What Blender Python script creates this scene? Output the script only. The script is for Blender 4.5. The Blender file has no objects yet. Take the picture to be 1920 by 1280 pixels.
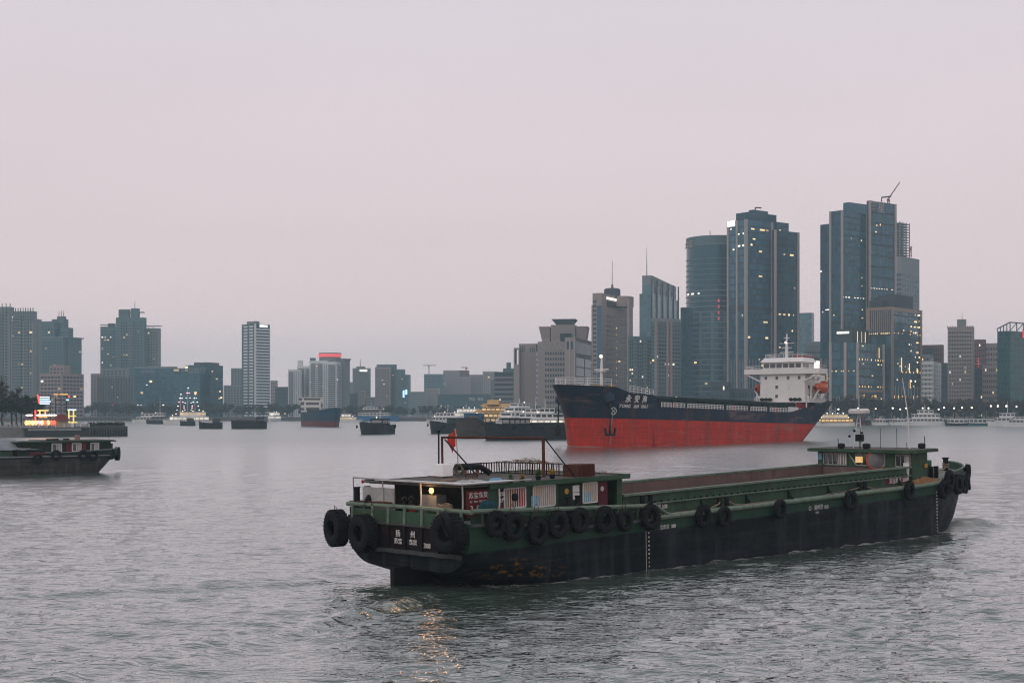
import bpy, math, random
import numpy as np
from mathutils import Vector, Matrix, Euler

scene = bpy.context.scene
R = math.radians
rnd = random.Random(7)

# ------------------------------------------------------------------ camera, sky, sun, exposure
F_PX, HORIZON, CAM_H = 2667.0, 770.0, 9.0          # focal length and horizon row of the 1920 x 1280 photograph
cam_data = bpy.data.cameras.new('camera')
cam_data.lens = 50.0
cam_data.sensor_width = 36.0
cam_data.shift_y = (HORIZON - 640.0) / 1920.0
cam_data.clip_start = 0.5
cam_data.clip_end = 20000.0
camera = bpy.data.objects.new('camera', cam_data)
camera.location = (0, 0, CAM_H)
camera.rotation_euler = (R(90), 0, 0)
scene.collection.objects.link(camera)
scene.camera = camera

world = bpy.data.worlds.new('World')
scene.world = world
world.use_nodes = True
wn, wl = world.node_tree.nodes, world.node_tree.links
wn.clear()
w_out = wn.new('ShaderNodeOutputWorld')
w_bg = wn.new('ShaderNodeBackground')
w_bg.inputs['Strength'].default_value = 0.097
w_sky = wn.new('ShaderNodeTexSky')
w_sky.sky_type = 'NISHITA'
w_sky.sun_disc = False
w_sky.sun_elevation = R(6)
w_sky.sun_rotation = R(200)
w_sky.air_density = 1.5
w_sky.dust_density = 4.0
w_tc = wn.new('ShaderNodeTexCoord')
w_sep = wn.new('ShaderNodeSeparateXYZ')
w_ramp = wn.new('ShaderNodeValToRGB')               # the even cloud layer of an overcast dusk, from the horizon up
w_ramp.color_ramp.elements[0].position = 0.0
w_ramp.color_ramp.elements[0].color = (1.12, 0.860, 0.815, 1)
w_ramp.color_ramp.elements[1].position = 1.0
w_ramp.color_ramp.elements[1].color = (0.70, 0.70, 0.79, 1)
e = w_ramp.color_ramp.elements.new(0.12); e.color = (0.89, 0.740, 0.760, 1)
e = w_ramp.color_ramp.elements.new(0.32); e.color = (0.800, 0.732, 0.805, 1)
w_noise = wn.new('ShaderNodeTexNoise')
w_noise.inputs['Scale'].default_value = 2.2
w_noise.inputs['Detail'].default_value = 4.0
w_nr = wn.new('ShaderNodeMapRange')
w_nr.inputs['To Min'].default_value = 9.35
w_nr.inputs['To Max'].default_value = 10.65
w_mul = wn.new('ShaderNodeVectorMath'); w_mul.operation = 'SCALE'
w_mix = wn.new('ShaderNodeMix'); w_mix.data_type = 'RGBA'
w_mix.inputs['Factor'].default_value = 0.93
wl.new(w_tc.outputs['Generated'], w_sep.inputs[0])
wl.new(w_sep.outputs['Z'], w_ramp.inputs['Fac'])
w_map = wn.new('ShaderNodeMapping'); w_map.inputs['Scale'].default_value = (1.0, 1.0, 4.5)
wl.new(w_tc.outputs['Generated'], w_map.inputs['Vector'])
wl.new(w_map.outputs['Vector'], w_noise.inputs['Vector'])
wl.new(w_noise.outputs['Fac'], w_nr.inputs['Value'])
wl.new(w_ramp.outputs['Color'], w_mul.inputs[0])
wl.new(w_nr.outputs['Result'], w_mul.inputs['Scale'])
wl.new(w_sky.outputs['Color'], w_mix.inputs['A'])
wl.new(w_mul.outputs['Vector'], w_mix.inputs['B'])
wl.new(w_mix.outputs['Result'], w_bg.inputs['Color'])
wl.new(w_bg.outputs['Background'], w_out.inputs['Surface'])

sun_data = bpy.data.lights.new('sun', 'SUN')
sun_data.energy = 0.5
sun_data.angle = R(40)
sun_data.color = (1.0, 0.93, 0.88)
sun = bpy.data.objects.new('sun', sun_data)
sun.rotation_euler = (R(50), 0, R(-35))             # soft light from behind the camera's left shoulder
scene.collection.objects.link(sun)

scene.view_settings.view_transform = 'Standard'
scene.view_settings.look = 'None'
scene.view_settings.exposure = 0.0
scene.view_settings.gamma = 1.0
scene.view_settings.use_curve_mapping = False
scene.render.engine = 'CYCLES'
scene.cycles.use_denoising = True
scene.cycles.filter_width = 1.15
scene.cycles.max_bounces = 6
scene.cycles.diffuse_bounces = 2
scene.cycles.glossy_bounces = 3
scene.cycles.transmission_bounces = 2
scene.cycles.volume_bounces = 2
scene.cycles.transparent_max_bounces = 6
scene.cycles.sample_clamp_indirect = 4.0
scene.cycles.caustics_reflective = False
scene.cycles.caustics_refractive = False

# ------------------------------------------------------------------ helpers
def world_at(px, py, Y):
    """The point at depth Y seen at a pixel of the photograph."""
    return Vector(((px - 960) / F_PX * Y, Y, CAM_H + (HORIZON - py) / F_PX * Y))

def depth_of_water(py):
    return CAM_H * F_PX / (py - HORIZON)

class MB:
    """Collects boxes, tubes and sheets; build() links them as one mesh object."""
    def __init__(s):
        s.v, s.f, s.m, s.sm = [], [], [], []
    def add(s, verts, faces, mat=0, smooth=False):
        o = len(s.v)
        s.v.extend(tuple(p) for p in verts)
        for q in faces:
            s.f.append(tuple(i + o for i in q)); s.m.append(mat); s.sm.append(smooth)
        return s
    def bb(s, x0, x1, y0, y1, z0, z1, mat=0):
        return s.add([(x0,y0,z0),(x1,y0,z0),(x1,y1,z0),(x0,y1,z0),(x0,y0,z1),(x1,y0,z1),(x1,y1,z1),(x0,y1,z1)],
                     [(3,2,1,0),(4,5,6,7),(0,1,5,4),(1,2,6,5),(2,3,7,6),(3,0,4,7)], mat)
    def bar(s, a, b, w, h, mat=0, up=(0,0,1)):
        """A rectangular bar from a to b, w wide, h high."""
        a, b = Vector(a), Vector(b); d = (b - a)
        if d.length < 1e-6: return s
        d.normalize(); upv = Vector(up)
        if abs(d.dot(upv)) > 0.98: upv = Vector((1,0,0))
        sx = d.cross(upv).normalized() * (w/2); sz = sx.cross(d).normalized() * (h/2)
        c = [p + i*sx + j*sz for p in (a, b) for i, j in ((-1,-1),(1,-1),(1,1),(-1,1))]
        return s.add(c, [(0,1,2,3),(7,6,5,4),(0,4,5,1),(1,5,6,2),(2,6,7,3),(3,7,4,0)], mat)
    def tube(s, pts, r, n=6, mat=0, closed=False, cap=True):
        pts = [Vector(p) for p in pts]; k = len(pts); rs = r if isinstance(r, (list, tuple)) else [r]*k
        rings, ref = [], None
        for i, p in enumerate(pts):
            if closed: d = pts[(i+1) % k] - pts[i-1]
            else: d = pts[min(i+1, k-1)] - pts[max(i-1, 0)]
            d.normalize()
            if ref is None:
                ref = Vector((0,0,1)) if abs(d.z) < 0.9 else Vector((1,0,0))
            u = (ref - d*ref.dot(d)).normalized(); ref = u; w = d.cross(u)
            rings.append([p + (u*math.cos(2*math.pi*j/n) + w*math.sin(2*math.pi*j/n))*rs[i] for j in range(n)])
        vs = [q for ring in rings for q in ring]; fs = []
        for i in range(k if closed else k-1):
            i2 = (i+1) % k
            for j in range(n):
                j2 = (j+1) % n
                fs.append((i*n+j, i*n+j2, i2*n+j2, i2*n+j))
        if cap and not closed:
            fs.append(tuple(range(n-1,-1,-1))); fs.append(tuple((k-1)*n+j for j in range(n)))
        return s.add(vs, fs, mat, True)
    def lathe(s, prof, n=16, c=(0,0,0), mat=0, axis='z', smooth=True):
        c = Vector(c); vs, fs = [], []
        for r, z in prof:
            for j in range(n):
                a = 2*math.pi*j/n; p = (r*math.cos(a), r*math.sin(a), z)
                if axis == 'y': p = (p[0], p[2], p[1])
                elif axis == 'x': p = (p[2], p[0], p[1])
                vs.append(c + Vector(p))
        for i in range(len(prof)-1):
            for j in range(n):
                j2 = (j+1) % n; fs.append((i*n+j, i*n+j2, (i+1)*n+j2, (i+1)*n+j))
        if prof[0][0] > 1e-4 and prof[0] != prof[-1]: fs.append(tuple(range(n-1,-1,-1)))
        if prof[-1][0] > 1e-4 and prof[0] != prof[-1]: fs.append(tuple((len(prof)-1)*n+j for j in range(n)))
        return s.add(vs, fs, mat, smooth)
    def prism(s, poly, f0, f1, mat=0):
        """poly of 2-D points, f0/f1 map a 2-D point to the two end faces."""
        k = len(poly); vs = [f0(*p) for p in poly] + [f1(*p) for p in poly]
        fs = [tuple(range(k-1,-1,-1)), tuple(range(k,2*k))] + [(i,(i+1)%k,k+(i+1)%k,k+i) for i in range(k)]
        return s.add(vs, fs, mat)
    def grid(s, rows, mat=0, smooth=True, flip=False):
        n = len(rows[0]); vs = [p for r in rows for p in r]; fs = []
        for i in range(len(rows)-1):
            for j in range(n-1):
                q = (i*n+j, i*n+j+1, (i+1)*n+j+1, (i+1)*n+j)
                fs.append(q[::-1] if flip else q)
        return s.add(vs, fs, mat, smooth)
    def mesh(s, name, mats, sharp=None):
        me = bpy.data.meshes.new(name)
        me.from_pydata(s.v, [], s.f)
        for m in (mats if isinstance(mats, (list, tuple)) else [mats]): me.materials.append(m)
        me.polygons.foreach_set('material_index', s.m)
        me.polygons.foreach_set('use_smooth', s.sm)
        if any(s.sm): me.set_sharp_from_angle(angle=R(sharp or 40))
        me.update()
        return me
    def build(s, name, mats, parent=None, loc=(0,0,0), rot=(0,0,0), sharp=None):
        return link(name, s.mesh(name, mats, sharp), parent, loc, rot)

COL = scene.collection
def link(name, data, parent=None, loc=(0,0,0), rot=(0,0,0), scale=None):
    o = bpy.data.objects.new(name, data)
    COL.objects.link(o)
    o.location = loc; o.rotation_euler = rot
    if scale: o.scale = scale
    if parent is not None: o.parent = parent
    return o
def tag(o, label, cat, group=None):
    o['label'] = label; o['category'] = cat
    if group: o['group'] = group
    return o
def thing(name, label, cat, loc=(0,0,0), rot=(0,0,0), group=None):
    return tag(link(name, None, None, loc, rot), label, cat, group)
def kind(o, k):
    o['kind'] = k
    return o
def copy_tree(src, parent=None):
    c = src.copy(); COL.objects.link(c); c.parent = parent
    for ch in list(src.children): copy_tree(ch, c)
    return c

_text_curve = bpy.data.curves.new('lettering', 'FONT')
_text_obj = bpy.data.objects.new('lettering_source', _text_curve)
_work = bpy.data.scenes.new('workshop')              # a scratch scene in which lettering and bodies are turned into meshes, removed at the end
_work.collection.objects.link(_text_obj)
def text_mesh(body, size, mat, bold=0.0, extrude=0.01, shear=0.0, xs=1.0):
    c = _text_curve
    c.body = body; c.size = size; c.offset = bold; c.extrude = extrude; c.shear = shear
    c.align_x = 'CENTER'; c.align_y = 'CENTER'; c.resolution_u = 2
    _work.view_layers[0].update()
    me = bpy.data.meshes.new_from_object(_text_obj.evaluated_get(_work.view_layers[0].depsgraph))
    me.name = 'lettering'; me.materials.clear(); me.materials.append(mat)
    if xs != 1.0:
        for v in me.vertices: v.co.x *= xs
    return me

# ------------------------------------------------------------------ materials
_mats = {}
def srgb(r, g, b):
    f = lambda c: (c/255/12.92) if c/255 <= 0.04045 else ((c/255+0.055)/1.055)**2.4
    return (f(r), f(g), f(b))
def paint(name, col, rough=0.6, var=0.25, scale=1.5, metal=0.0, rust=0.0, rust_col=(0.09,0.035,0.015), streak=0.0, rnd_obj=0.0, spec=0.15, tint=None,
          wear=0.0, wear_col=(0.22,0.23,0.24), bump=0.0):
    """Painted or weathered surface: base colour with mottling, rust patches, vertical run-off streaks and scuffs."""
    if name in _mats: return _mats[name]
    m = bpy.data.materials.new(name); m.use_nodes = True
    n, l = m.node_tree.nodes, m.node_tree.links
    b = n['Principled BSDF']
    b.inputs['Roughness'].default_value = rough; b.inputs['Metallic'].default_value = metal
    b.inputs['Specular IOR Level'].default_value = spec
    if tint: b.inputs['Specular Tint'].default_value = (*tint, 1)
    tc = n.new('ShaderNodeTexCoord')
    nz = n.new('ShaderNodeTexNoise'); nz.inputs['Scale'].default_value = scale; nz.inputs['Detail'].default_value = 6; nz.inputs['Roughness'].default_value = 0.65
    l.new(tc.outputs['Object'], nz.inputs['Vector'])
    mr = n.new('ShaderNodeMapRange'); mr.inputs['From Min'].default_value = 0.25; mr.inputs['From Max'].default_value = 0.75
    mr.inputs['To Min'].default_value = 1-var; mr.inputs['To Max'].default_value = 1+var
    l.new(nz.outputs['Fac'], mr.inputs['Value'])
    val = mr.outputs['Result']
    if rnd_obj:
        oi = n.new('ShaderNodeObjectInfo'); gi = n.new('ShaderNodeNewGeometry')
        ad = n.new('ShaderNodeMath'); ad.operation = 'ADD'; l.new(oi.outputs['Random'], ad.inputs[0]); l.new(gi.outputs['Random Per Island'], ad.inputs[1])
        fr = n.new('ShaderNodeMath'); fr.operation = 'FRACT'; l.new(ad.outputs[0], fr.inputs[0])
        m2 = n.new('ShaderNodeMapRange'); m2.inputs['To Min'].default_value = 1-rnd_obj; m2.inputs['To Max'].default_value = 1+rnd_obj
        l.new(fr.outputs[0], m2.inputs['Value'])
        mu = n.new('ShaderNodeMath'); mu.operation = 'MULTIPLY'; l.new(val, mu.inputs[0]); l.new(m2.outputs['Result'], mu.inputs[1]); val = mu.outputs[0]
    sc = n.new('ShaderNodeVectorMath'); sc.operation = 'SCALE'; sc.inputs[0].default_value = col
    l.new(val, sc.inputs['Scale'])
    out = sc.outputs['Vector']
    def over(out, fac, c):
        mx = n.new('ShaderNodeMix'); mx.data_type = 'RGBA'
        l.new(fac, mx.inputs['Factor']); l.new(out, mx.inputs['A']); mx.inputs['B'].default_value = (*c, 1)
        return mx.outputs['Result']
    def patches(sc_vec, s, lo, hi, amount, detail=5):
        mp = n.new('ShaderNodeMapping'); mp.inputs['Scale'].default_value = sc_vec
        l.new(tc.outputs['Object'], mp.inputs['Vector'])
        z = n.new('ShaderNodeTexNoise'); z.inputs['Scale'].default_value = s; z.inputs['Detail'].default_value = detail; z.inputs['Roughness'].default_value = 0.7
        l.new(mp.outputs['Vector'], z.inputs['Vector'])
        q = n.new('ShaderNodeMapRange'); q.inputs['From Min'].default_value = lo; q.inputs['From Max'].default_value = hi; q.inputs['To Max'].default_value = amount
        l.new(z.outputs['Fac'], q.inputs['Value'])
        return q.outputs['Result']
    if wear: out = over(out, patches((0.35,0.35,1.6), scale*1.3, 0.50, 0.75, wear), wear_col)
    if streak: out = over(out, patches((1.3,1.3,0.07), scale*1.6, 0.52, 0.75, streak), tuple(c*1.9+0.02 for c in col))
    if rust: out = over(out, patches((1,1,0.6), scale*1.1, 0.56, 0.70, rust), rust_col)
    l.new(out, b.inputs['Base Color'])
    if bump:
        bp = n.new('ShaderNodeBump'); bp.inputs['Distance'].default_value = bump; bp.inputs['Strength'].default_value = 0.6
        l.new(nz.outputs['Fac'], bp.inputs['Height']); l.new(bp.outputs['Normal'], b.inputs['Normal'])
    _mats[name] = m
    return m
def glow(name, col, strength, rnd_obj=0.0):
    if name in _mats: return _mats[name]
    m = bpy.data.materials.new(name); m.use_nodes = True
    n, l = m.node_tree.nodes, m.node_tree.links
    b = n['Principled BSDF']
    b.inputs['Base Color'].default_value = (*[c*0.5 for c in col], 1)
    b.inputs['Emission Color'].default_value = (*col, 1)
    b.inputs['Emission Strength'].default_value = strength
    if rnd_obj:
        oi = n.new('ShaderNodeObjectInfo')
        mr = n.new('ShaderNodeMapRange'); mr.inputs['To Min'].default_value = strength*(1-rnd_obj); mr.inputs['To Max'].default_value = strength*(1+rnd_obj)
        l.new(oi.outputs['Random'], mr.inputs['Value']); l.new(mr.outputs['Result'], b.inputs['Emission Strength'])
    _mats[name] = m
    return m
def glass(name, col, rough=0.12, var=0.35, spec=0.7):
    return paint(name, col, rough, 0.12, 0.02, rnd_obj=var, spec=spec, tint=(0.42, 0.80, 1.0))

# ------------------------------------------------------------------ water
def river_material():
    m = bpy.data.materials.new('river_water'); m.use_nodes = True
    n, l = m.node_tree.nodes, m.node_tree.links
    b = n['Principled BSDF']
    b.inputs['Roughness'].default_value = 0.09
    b.inputs['IOR'].default_value = 1.6
    b.inputs['Specular Tint'].default_value = (0.86, 1.0, 0.97, 1); b.inputs['Coat Weight'].default_value = 0.95; b.inputs['Coat IOR'].default_value = 1.5
    tc = n.new('ShaderNodeTexCoord')
    silt = n.new('ShaderNodeTexNoise'); silt.inputs['Scale'].default_value = 0.035; silt.inputs['Detail'].default_value = 5
    l.new(tc.outputs['Object'], silt.inputs['Vector'])
    cr = n.new('ShaderNodeValToRGB')
    cr.color_ramp.elements[0].position = 0.3; cr.color_ramp.elements[0].color = (0.046, 0.072, 0.056, 1)
    cr.color_ramp.elements[1].position = 0.7; cr.color_ramp.elements[1].color = (0.062, 0.090, 0.068, 1)
    l.new(silt.outputs['Fac'], cr.inputs['Fac'])
    at = n.new('ShaderNodeAttribute'); at.attribute_name = 'foam'          # churned water along the hull and in the wake
    fn = n.new('ShaderNodeTexNoise'); fn.inputs['Scale'].default_value = 2.6; fn.inputs['Detail'].default_value = 8; fn.inputs['Roughness'].default_value = 0.75
    l.new(tc.outputs['Object'], fn.inputs['Vector'])
    fm = n.new('ShaderNodeMath'); fm.operation = 'MULTIPLY_ADD'; fm.inputs[1].default_value = 0.62
    l.new(at.outputs['Fac'], fm.inputs[0]); l.new(fn.outputs['Fac'], fm.inputs[2])
    fr = n.new('ShaderNodeMapRange'); fr.inputs['From Min'].default_value = 0.74; fr.inputs['From Max'].default_value = 0.98; fr.inputs['To Max'].default_value = 0.8
    l.new(fm.outputs[0], fr.inputs['Value'])
    mx = n.new('ShaderNodeMix'); mx.data_type = 'RGBA'; mx.inputs['B'].default_value = (0.42, 0.43, 0.39, 1)
    l.new(fr.outputs['Result'], mx.inputs['Factor']); l.new(cr.outputs['Color'], mx.inputs['A']); l.new(mx.outputs['Result'], b.inputs['Base Color'])
    rr = n.new('ShaderNodeMapRange'); rr.inputs['To Min'].default_value = 0.0; rr.inputs['To Max'].default_value = 0.45
    l.new(fr.outputs['Result'], rr.inputs['Value'])
    ra = n.new('ShaderNodeAttribute'); ra.attribute_name = 'ripple'      # ripples too fine for the mesh at that distance
    rs = n.new('ShaderNodeMath'); rs.operation = 'ADD'; l.new(ra.outputs['Fac'], rs.inputs[0]); l.new(rr.outputs['Result'], rs.inputs[1]); l.new(rs.outputs[0], b.inputs['Roughness']); l.new(rs.outputs[0], b.inputs['Coat Roughness'])
    prev = None
    for sc, dist, det, stretch, gain in ((0.12, 0.40, 5, (0.6, 1.5, 1), 0.5), (0.95, 0.040, 3, (0.62, 1.5, 1), 4.2), (2.7, 0.014, 2, (0.7, 1.4, 1), 6.5)):
        mp = n.new('ShaderNodeMapping'); mp.inputs['Scale'].default_value = stretch; mp.inputs['Rotation'].default_value = (0, 0, R(14))
        l.new(tc.outputs['Object'], mp.inputs['Vector'])
        z = n.new('ShaderNodeTexNoise'); z.inputs['Scale'].default_value = sc; z.inputs['Detail'].default_value = det; z.inputs['Roughness'].default_value = 0.55
        l.new(mp.outputs['Vector'], z.inputs['Vector'])
        bp = n.new('ShaderNodeBump'); bp.inputs['Distance'].default_value = dist; bp.inputs['Strength'].default_value = 1.0
        hs = n.new('ShaderNodeMath'); hs.operation = 'MULTIPLY'; l.new(z.outputs['Fac'], hs.inputs[0])
        hr = n.new('ShaderNodeMapRange'); hr.inputs['To Min'].default_value = 1.0; hr.inputs['To Max'].default_value = gain
        na = n.new('ShaderNodeAttribute'); na.attribute_name = 'sheltered'; l.new(na.outputs['Fac'], hr.inputs['Value']); l.new(hr.outputs['Result'], hs.inputs[1])
        l.new(hs.outputs[0], bp.inputs['Height'])
        if prev is not None: l.new(prev, bp.inputs['Normal'])
        prev = bp.outputs['Normal']
    l.new(prev, b.inputs['Normal']); l.new(prev, b.inputs['Coat Normal'])
    return m

BARGE_O, BARGE_H = Vector((4.11, 83.35)), R(45)
SHIP_O, SHIP_H = Vector((15.4, 348.0)), R(231)
def to_local(x, y, o, h):
    dx, dy = x-o[0], y-o[1]
    return dx*math.cos(h)+dy*math.sin(h), -dx*math.sin(h)+dy*math.cos(h)

def build_water():
    rows = [24.0]
    while rows[-1] < 5200: rows.append(rows[-1] + max(0.20, rows[-1]*0.0042))
    ang = list(np.radians(np.concatenate([np.linspace(-78,-27,18)[:-1], np.linspace(-27,27,520), np.linspace(27,78,18)[1:]])))
    D, A = np.meshgrid(np.array(rows), np.array(ang), indexing='ij')
    X, Y = np.clip(D*np.tan(A), -2900, 2900), D.copy()
    space = np.maximum(D*0.0042, D*R(54/520))
    rg = np.random.RandomState(3)
    Z = np.zeros_like(X)
    patch = 1.0+0.45*np.sin(0.21*X+0.9*np.sin(0.13*Y))*np.sin(0.17*Y+1.1*np.sin(0.11*X+1.0))+0.25*np.sin(0.53*X-0.31*Y+1.3*np.sin(0.27*X))
    for i in range(96):
        lam = 0.42*(3.4/0.42)**(i/83.0) if i < 84 else 3.6+0.55*(i-84)
        k = 2*math.pi/lam
        th = R(rg.normal(78, 30)); ph = rg.uniform(0, 6.28)
        amp = 0.0046*lam**0.74*rg.uniform(0.5, 1.4) if i < 84 else 0.0052*rg.uniform(0.6, 1.2)
        fade = np.clip((lam/space - 2.2)/2.0, 0, 1)*(patch if lam < 2.2 else 1.0)
        gx, gy = math.cos(th), math.sin(th)
        warp = 0.9*np.sin(0.061*X+0.043*Y+ph)+0.6*np.sin(-0.031*X+0.087*Y+2*ph)+0.5*np.sin(0.37*X+0.29*Y+3*ph)
        p = k*(gx*X+gy*Y)+ph+warp
        Z += fade*amp*(np.sin(p)+0.34*np.sin(2*p+1.2))
    gust = 0.85+0.3*np.sin(0.021*X+0.5)*np.sin(0.033*Y+0.3*np.sin(0.03*X))
    Z *= gust
    foam = np.zeros_like(X)
    # the moving barge: stern wake, bow wave, churned strip along the side
    dx, dy = X-BARGE_O[0], Y-BARGE_O[1]
    c, s_ = math.cos(BARGE_H), math.sin(BARGE_H)
    S, P = dx*c+dy*s_, -dx*s_+dy*c
    near = np.clip((60-np.hypot(S-10, P))/30, 0, 1)
    aft = np.clip((-12-S)/6, 0, 1)
    dist = np.maximum(-12-S, 0)
    half = 3.5+0.33*dist
    for side in (-1, 1):
        q = side*P-half
        Z += aft*np.exp(-dist/34)*0.22*np.exp(-(q/1.5)**2)*np.cos(q*2.1+S*0.25)
        foam += aft*np.exp(-dist/22)*0.55*np.exp(-(q/1.2)**2)
    Z += aft*np.exp(-dist/20)*0.07*np.sin(S*1.5+0.4*P)*np.exp(-(P/(half+1))**4)
    foam += aft*np.exp(-dist/14)*0.50*np.exp(-(P/half)**4)
    hull_y = 4.8*np.clip(1-np.clip((S-33)/9.0, 0, 1)**2.3, 0, 1)**0.5
    out = np.abs(P)-hull_y
    along = np.clip((S+13)/3, 0, 1)*np.clip((43-S)/2, 0, 1)
    lip = along*np.exp(-(np.clip(out, 0, None)/0.7)**2)
    chop = np.sin(3.1*S+1.7*np.sin(1.3*P))*np.sin(2.3*P+1.1*np.sin(0.9*S))
    Z += lip*(0.02+0.035*chop)
    foam += lip*(0.60+0.15*np.sin(0.9*S)+0.2*chop)
    rb = np.hypot((S-40.5)/2.6, (P+3.4)/2.4)
    bw = np.exp(-rb**2)
    Z += bw*0.55*(1+0.5*np.sin(4*S+3*P))
    foam += bw*1.0
    dv = np.clip((40-S)/3, 0, 1)*np.clip((S-6)/10, 0, 1)*np.exp(-((-P-4.8-0.30*(40-S)-0.8)/0.9)**2)*(P < 0)
    Z += dv*0.16*np.sin(2.6*(S+P)); foam += dv*0.32
    # the barge on the far side of the pier and the cargo ship push small bow waves too
    u, v = to_local(X, Y, SHIP_O, SHIP_H)
    bow = np.exp(-(np.hypot((u+2)/5.0, v/8.0))**4)
    Z += bow*0.35; foam += bow*0.75
    sl = np.clip((u+118)/10, 0, 1)*np.clip(-u/5, 0, 1)*np.exp(-((np.abs(v)-9.6)/1.4)**2)
    foam += sl*0.5
    wk = np.clip((-112-u)/8, 0, 1)*np.exp(-np.maximum(-112-u, 0)/45)*np.exp(-(v/9)**4)
    Z += wk*0.22*np.sin(u*0.9+v*0.3); foam += wk*0.45
    u, v = to_local(X, Y, (-59.7, 213.0), R(220))
    wk2 = np.exp(-(np.hypot((u+5)/9.0, v/3.5))**2)+0.7*np.exp(-((v-4.8)/1.0)**2)*np.clip((u-2)/3, 0, 1)*np.clip((44-u)/3, 0, 1)
    Z += wk2*0.14*np.sin(u*1.4); foam += wk2*0.3
    nr, nc = X.shape
    co = np.stack([X, Y, Z], -1).reshape(-1, 3)
    idx = np.arange(nr*nc).reshape(nr, nc)
    quads = np.stack([idx[:-1,:-1], idx[:-1,1:], idx[1:,1:], idx[1:,:-1]], -1).reshape(-1, 4)
    me = bpy.data.meshes.new('river')
    me.vertices.add(len(co)); me.vertices.foreach_set('co', co.ravel().astype(np.float32))
    me.loops.add(quads.size); me.loops.foreach_set('vertex_index', quads.ravel().astype(np.int32))
    me.polygons.add(len(quads)); me.polygons.foreach_set('loop_start', (np.arange(len(quads))*4).astype(np.int32))
    me.polygons.foreach_set('use_smooth', np.ones(len(quads), dtype=bool))
    me.update(calc_edges=True)
    at = me.attributes.new('foam', 'FLOAT', 'POINT'); at.data.foreach_set('value', np.clip(foam, 0, 1).ravel().astype(np.float32))
    rp = me.attributes.new('ripple', 'FLOAT', 'POINT'); rp.data.foreach_set('value', (0.05+0.28*np.clip((space-0.2)/1.6, 0, 1)).ravel().astype(np.float32))
    sh = me.attributes.new('sheltered', 'FLOAT', 'POINT'); sh.data.foreach_set('value', (1/(1+(Y/150.0)**2.2)).ravel().astype(np.float32))
    me.materials.append(river_material())
    kind(link('river', me), 'structure')
build_water()

# ------------------------------------------------------------------ land: the two banks behind the river
GROUND_Z = 3.0
def slab(name, pts, z0, z1, mats):
    m = MB(); m.prism(pts, lambda x, y: (x, y, z0), lambda x, y: (x, y, z1))
    return m.build(name, mats)
m_earth = paint('city_ground', (0.10, 0.10, 0.095), 0.9, 0.2, 0.05)
m_quay = paint('quay_stone', (0.20, 0.20, 0.19), 0.85, 0.3, 0.25, streak=0.3)
RB = [(152, 936), (345, 916), (620, 896)]                    # shoreline of the bank on the far side, running into the bend
bank = RB + [(2900, 896), (2900, 4900), (-2900, 4900), (-2900, 1262), (-420, 1262), (-150, 1262), (0, 1225), (22, 1120), (60, 1010)]
kind(slab('far_bank_ground', bank, -0.6, GROUND_Z, m_earth), 'structure')

# ------------------------------------------------------------------ buildings
lit_warm = glow('lit_window_warm', (1.0, 0.72, 0.36), 1.0, 0.8)
lit_white = glow('lit_window_white', (1.0, 0.93, 0.80), 1.2, 0.7)
lit_sign = glow('lit_sign_white', (1.0, 0.95, 0.82), 1.6)
lit_gold = glow('lit_strip_gold', (1.0, 0.66, 0.27), 1.1, 0.6)
lit_red = glow('lit_sign_red', (1.0, 0.12, 0.13), 0.7)
g_dark = glass('window_dark', (0.025, 0.040, 0.048), 0.25, 0.5, 0.4)
g_teal = glass('curtain_glass_teal', (0.032, 0.084, 0.110), 0.2, 0.40, 0.55)
g_deep = glass('curtain_glass_deep', (0.017, 0.062, 0.088), 0.2, 0.42, 0.5)
g_blue = glass('curtain_glass_blue', (0.046, 0.120, 0.168), 0.2, 0.30, 0.6)
g_green = glass('curtain_glass_green', (0.012, 0.050, 0.046), 0.25, 0.5, 0.4)
g_pale = glass('curtain_glass_pale', (0.085, 0.150, 0.165), 0.25, 0.30, 0.5)
w_beige = paint('stone_beige', (0.285, 0.245, 0.225), 0.8, 0.08, 0.05)
w_grey = paint('concrete_grey', (0.185, 0.205, 0.21), 0.85, 0.10, 0.05)
w_dgrey = paint('cladding_dark_grey', (0.050, 0.066, 0.074), 0.7, 0.12, 0.05)
w_white = paint('tile_white', (0.60, 0.63, 0.62), 0.7, 0.08, 0.05)
w_pink = paint('render_pink_grey', (0.27, 0.215, 0.205), 0.85, 0.10, 0.05)
w_red = paint('brick_red_brown', (0.16, 0.085, 0.075), 0.85, 0.12, 0.05)
w_teal = paint('cladding_teal_grey', (0.085, 0.145, 0.155), 0.7, 0.10, 0.05)
w_bronze = paint('bronze_fin', (0.26, 0.185, 0.14), 0.5, 0.08, 0.1, metal=0.3)
w_fin = paint('pale_stone_fin', (0.34, 0.31, 0.29), 0.7, 0.06, 0.1)
w_roof = paint('roof_plant_dark', (0.045, 0.055, 0.058), 0.8, 0.15, 0.1)
w_net = paint('green_safety_net', (0.055, 0.105, 0.115), 0.9, 0.25, 0.08)
w_mast = paint('mast_grey', (0.12, 0.12, 0.125), 0.6, 0.1)
w_craner = paint('crane_red', (0.30, 0.08, 0.06), 0.6, 0.1)

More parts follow.
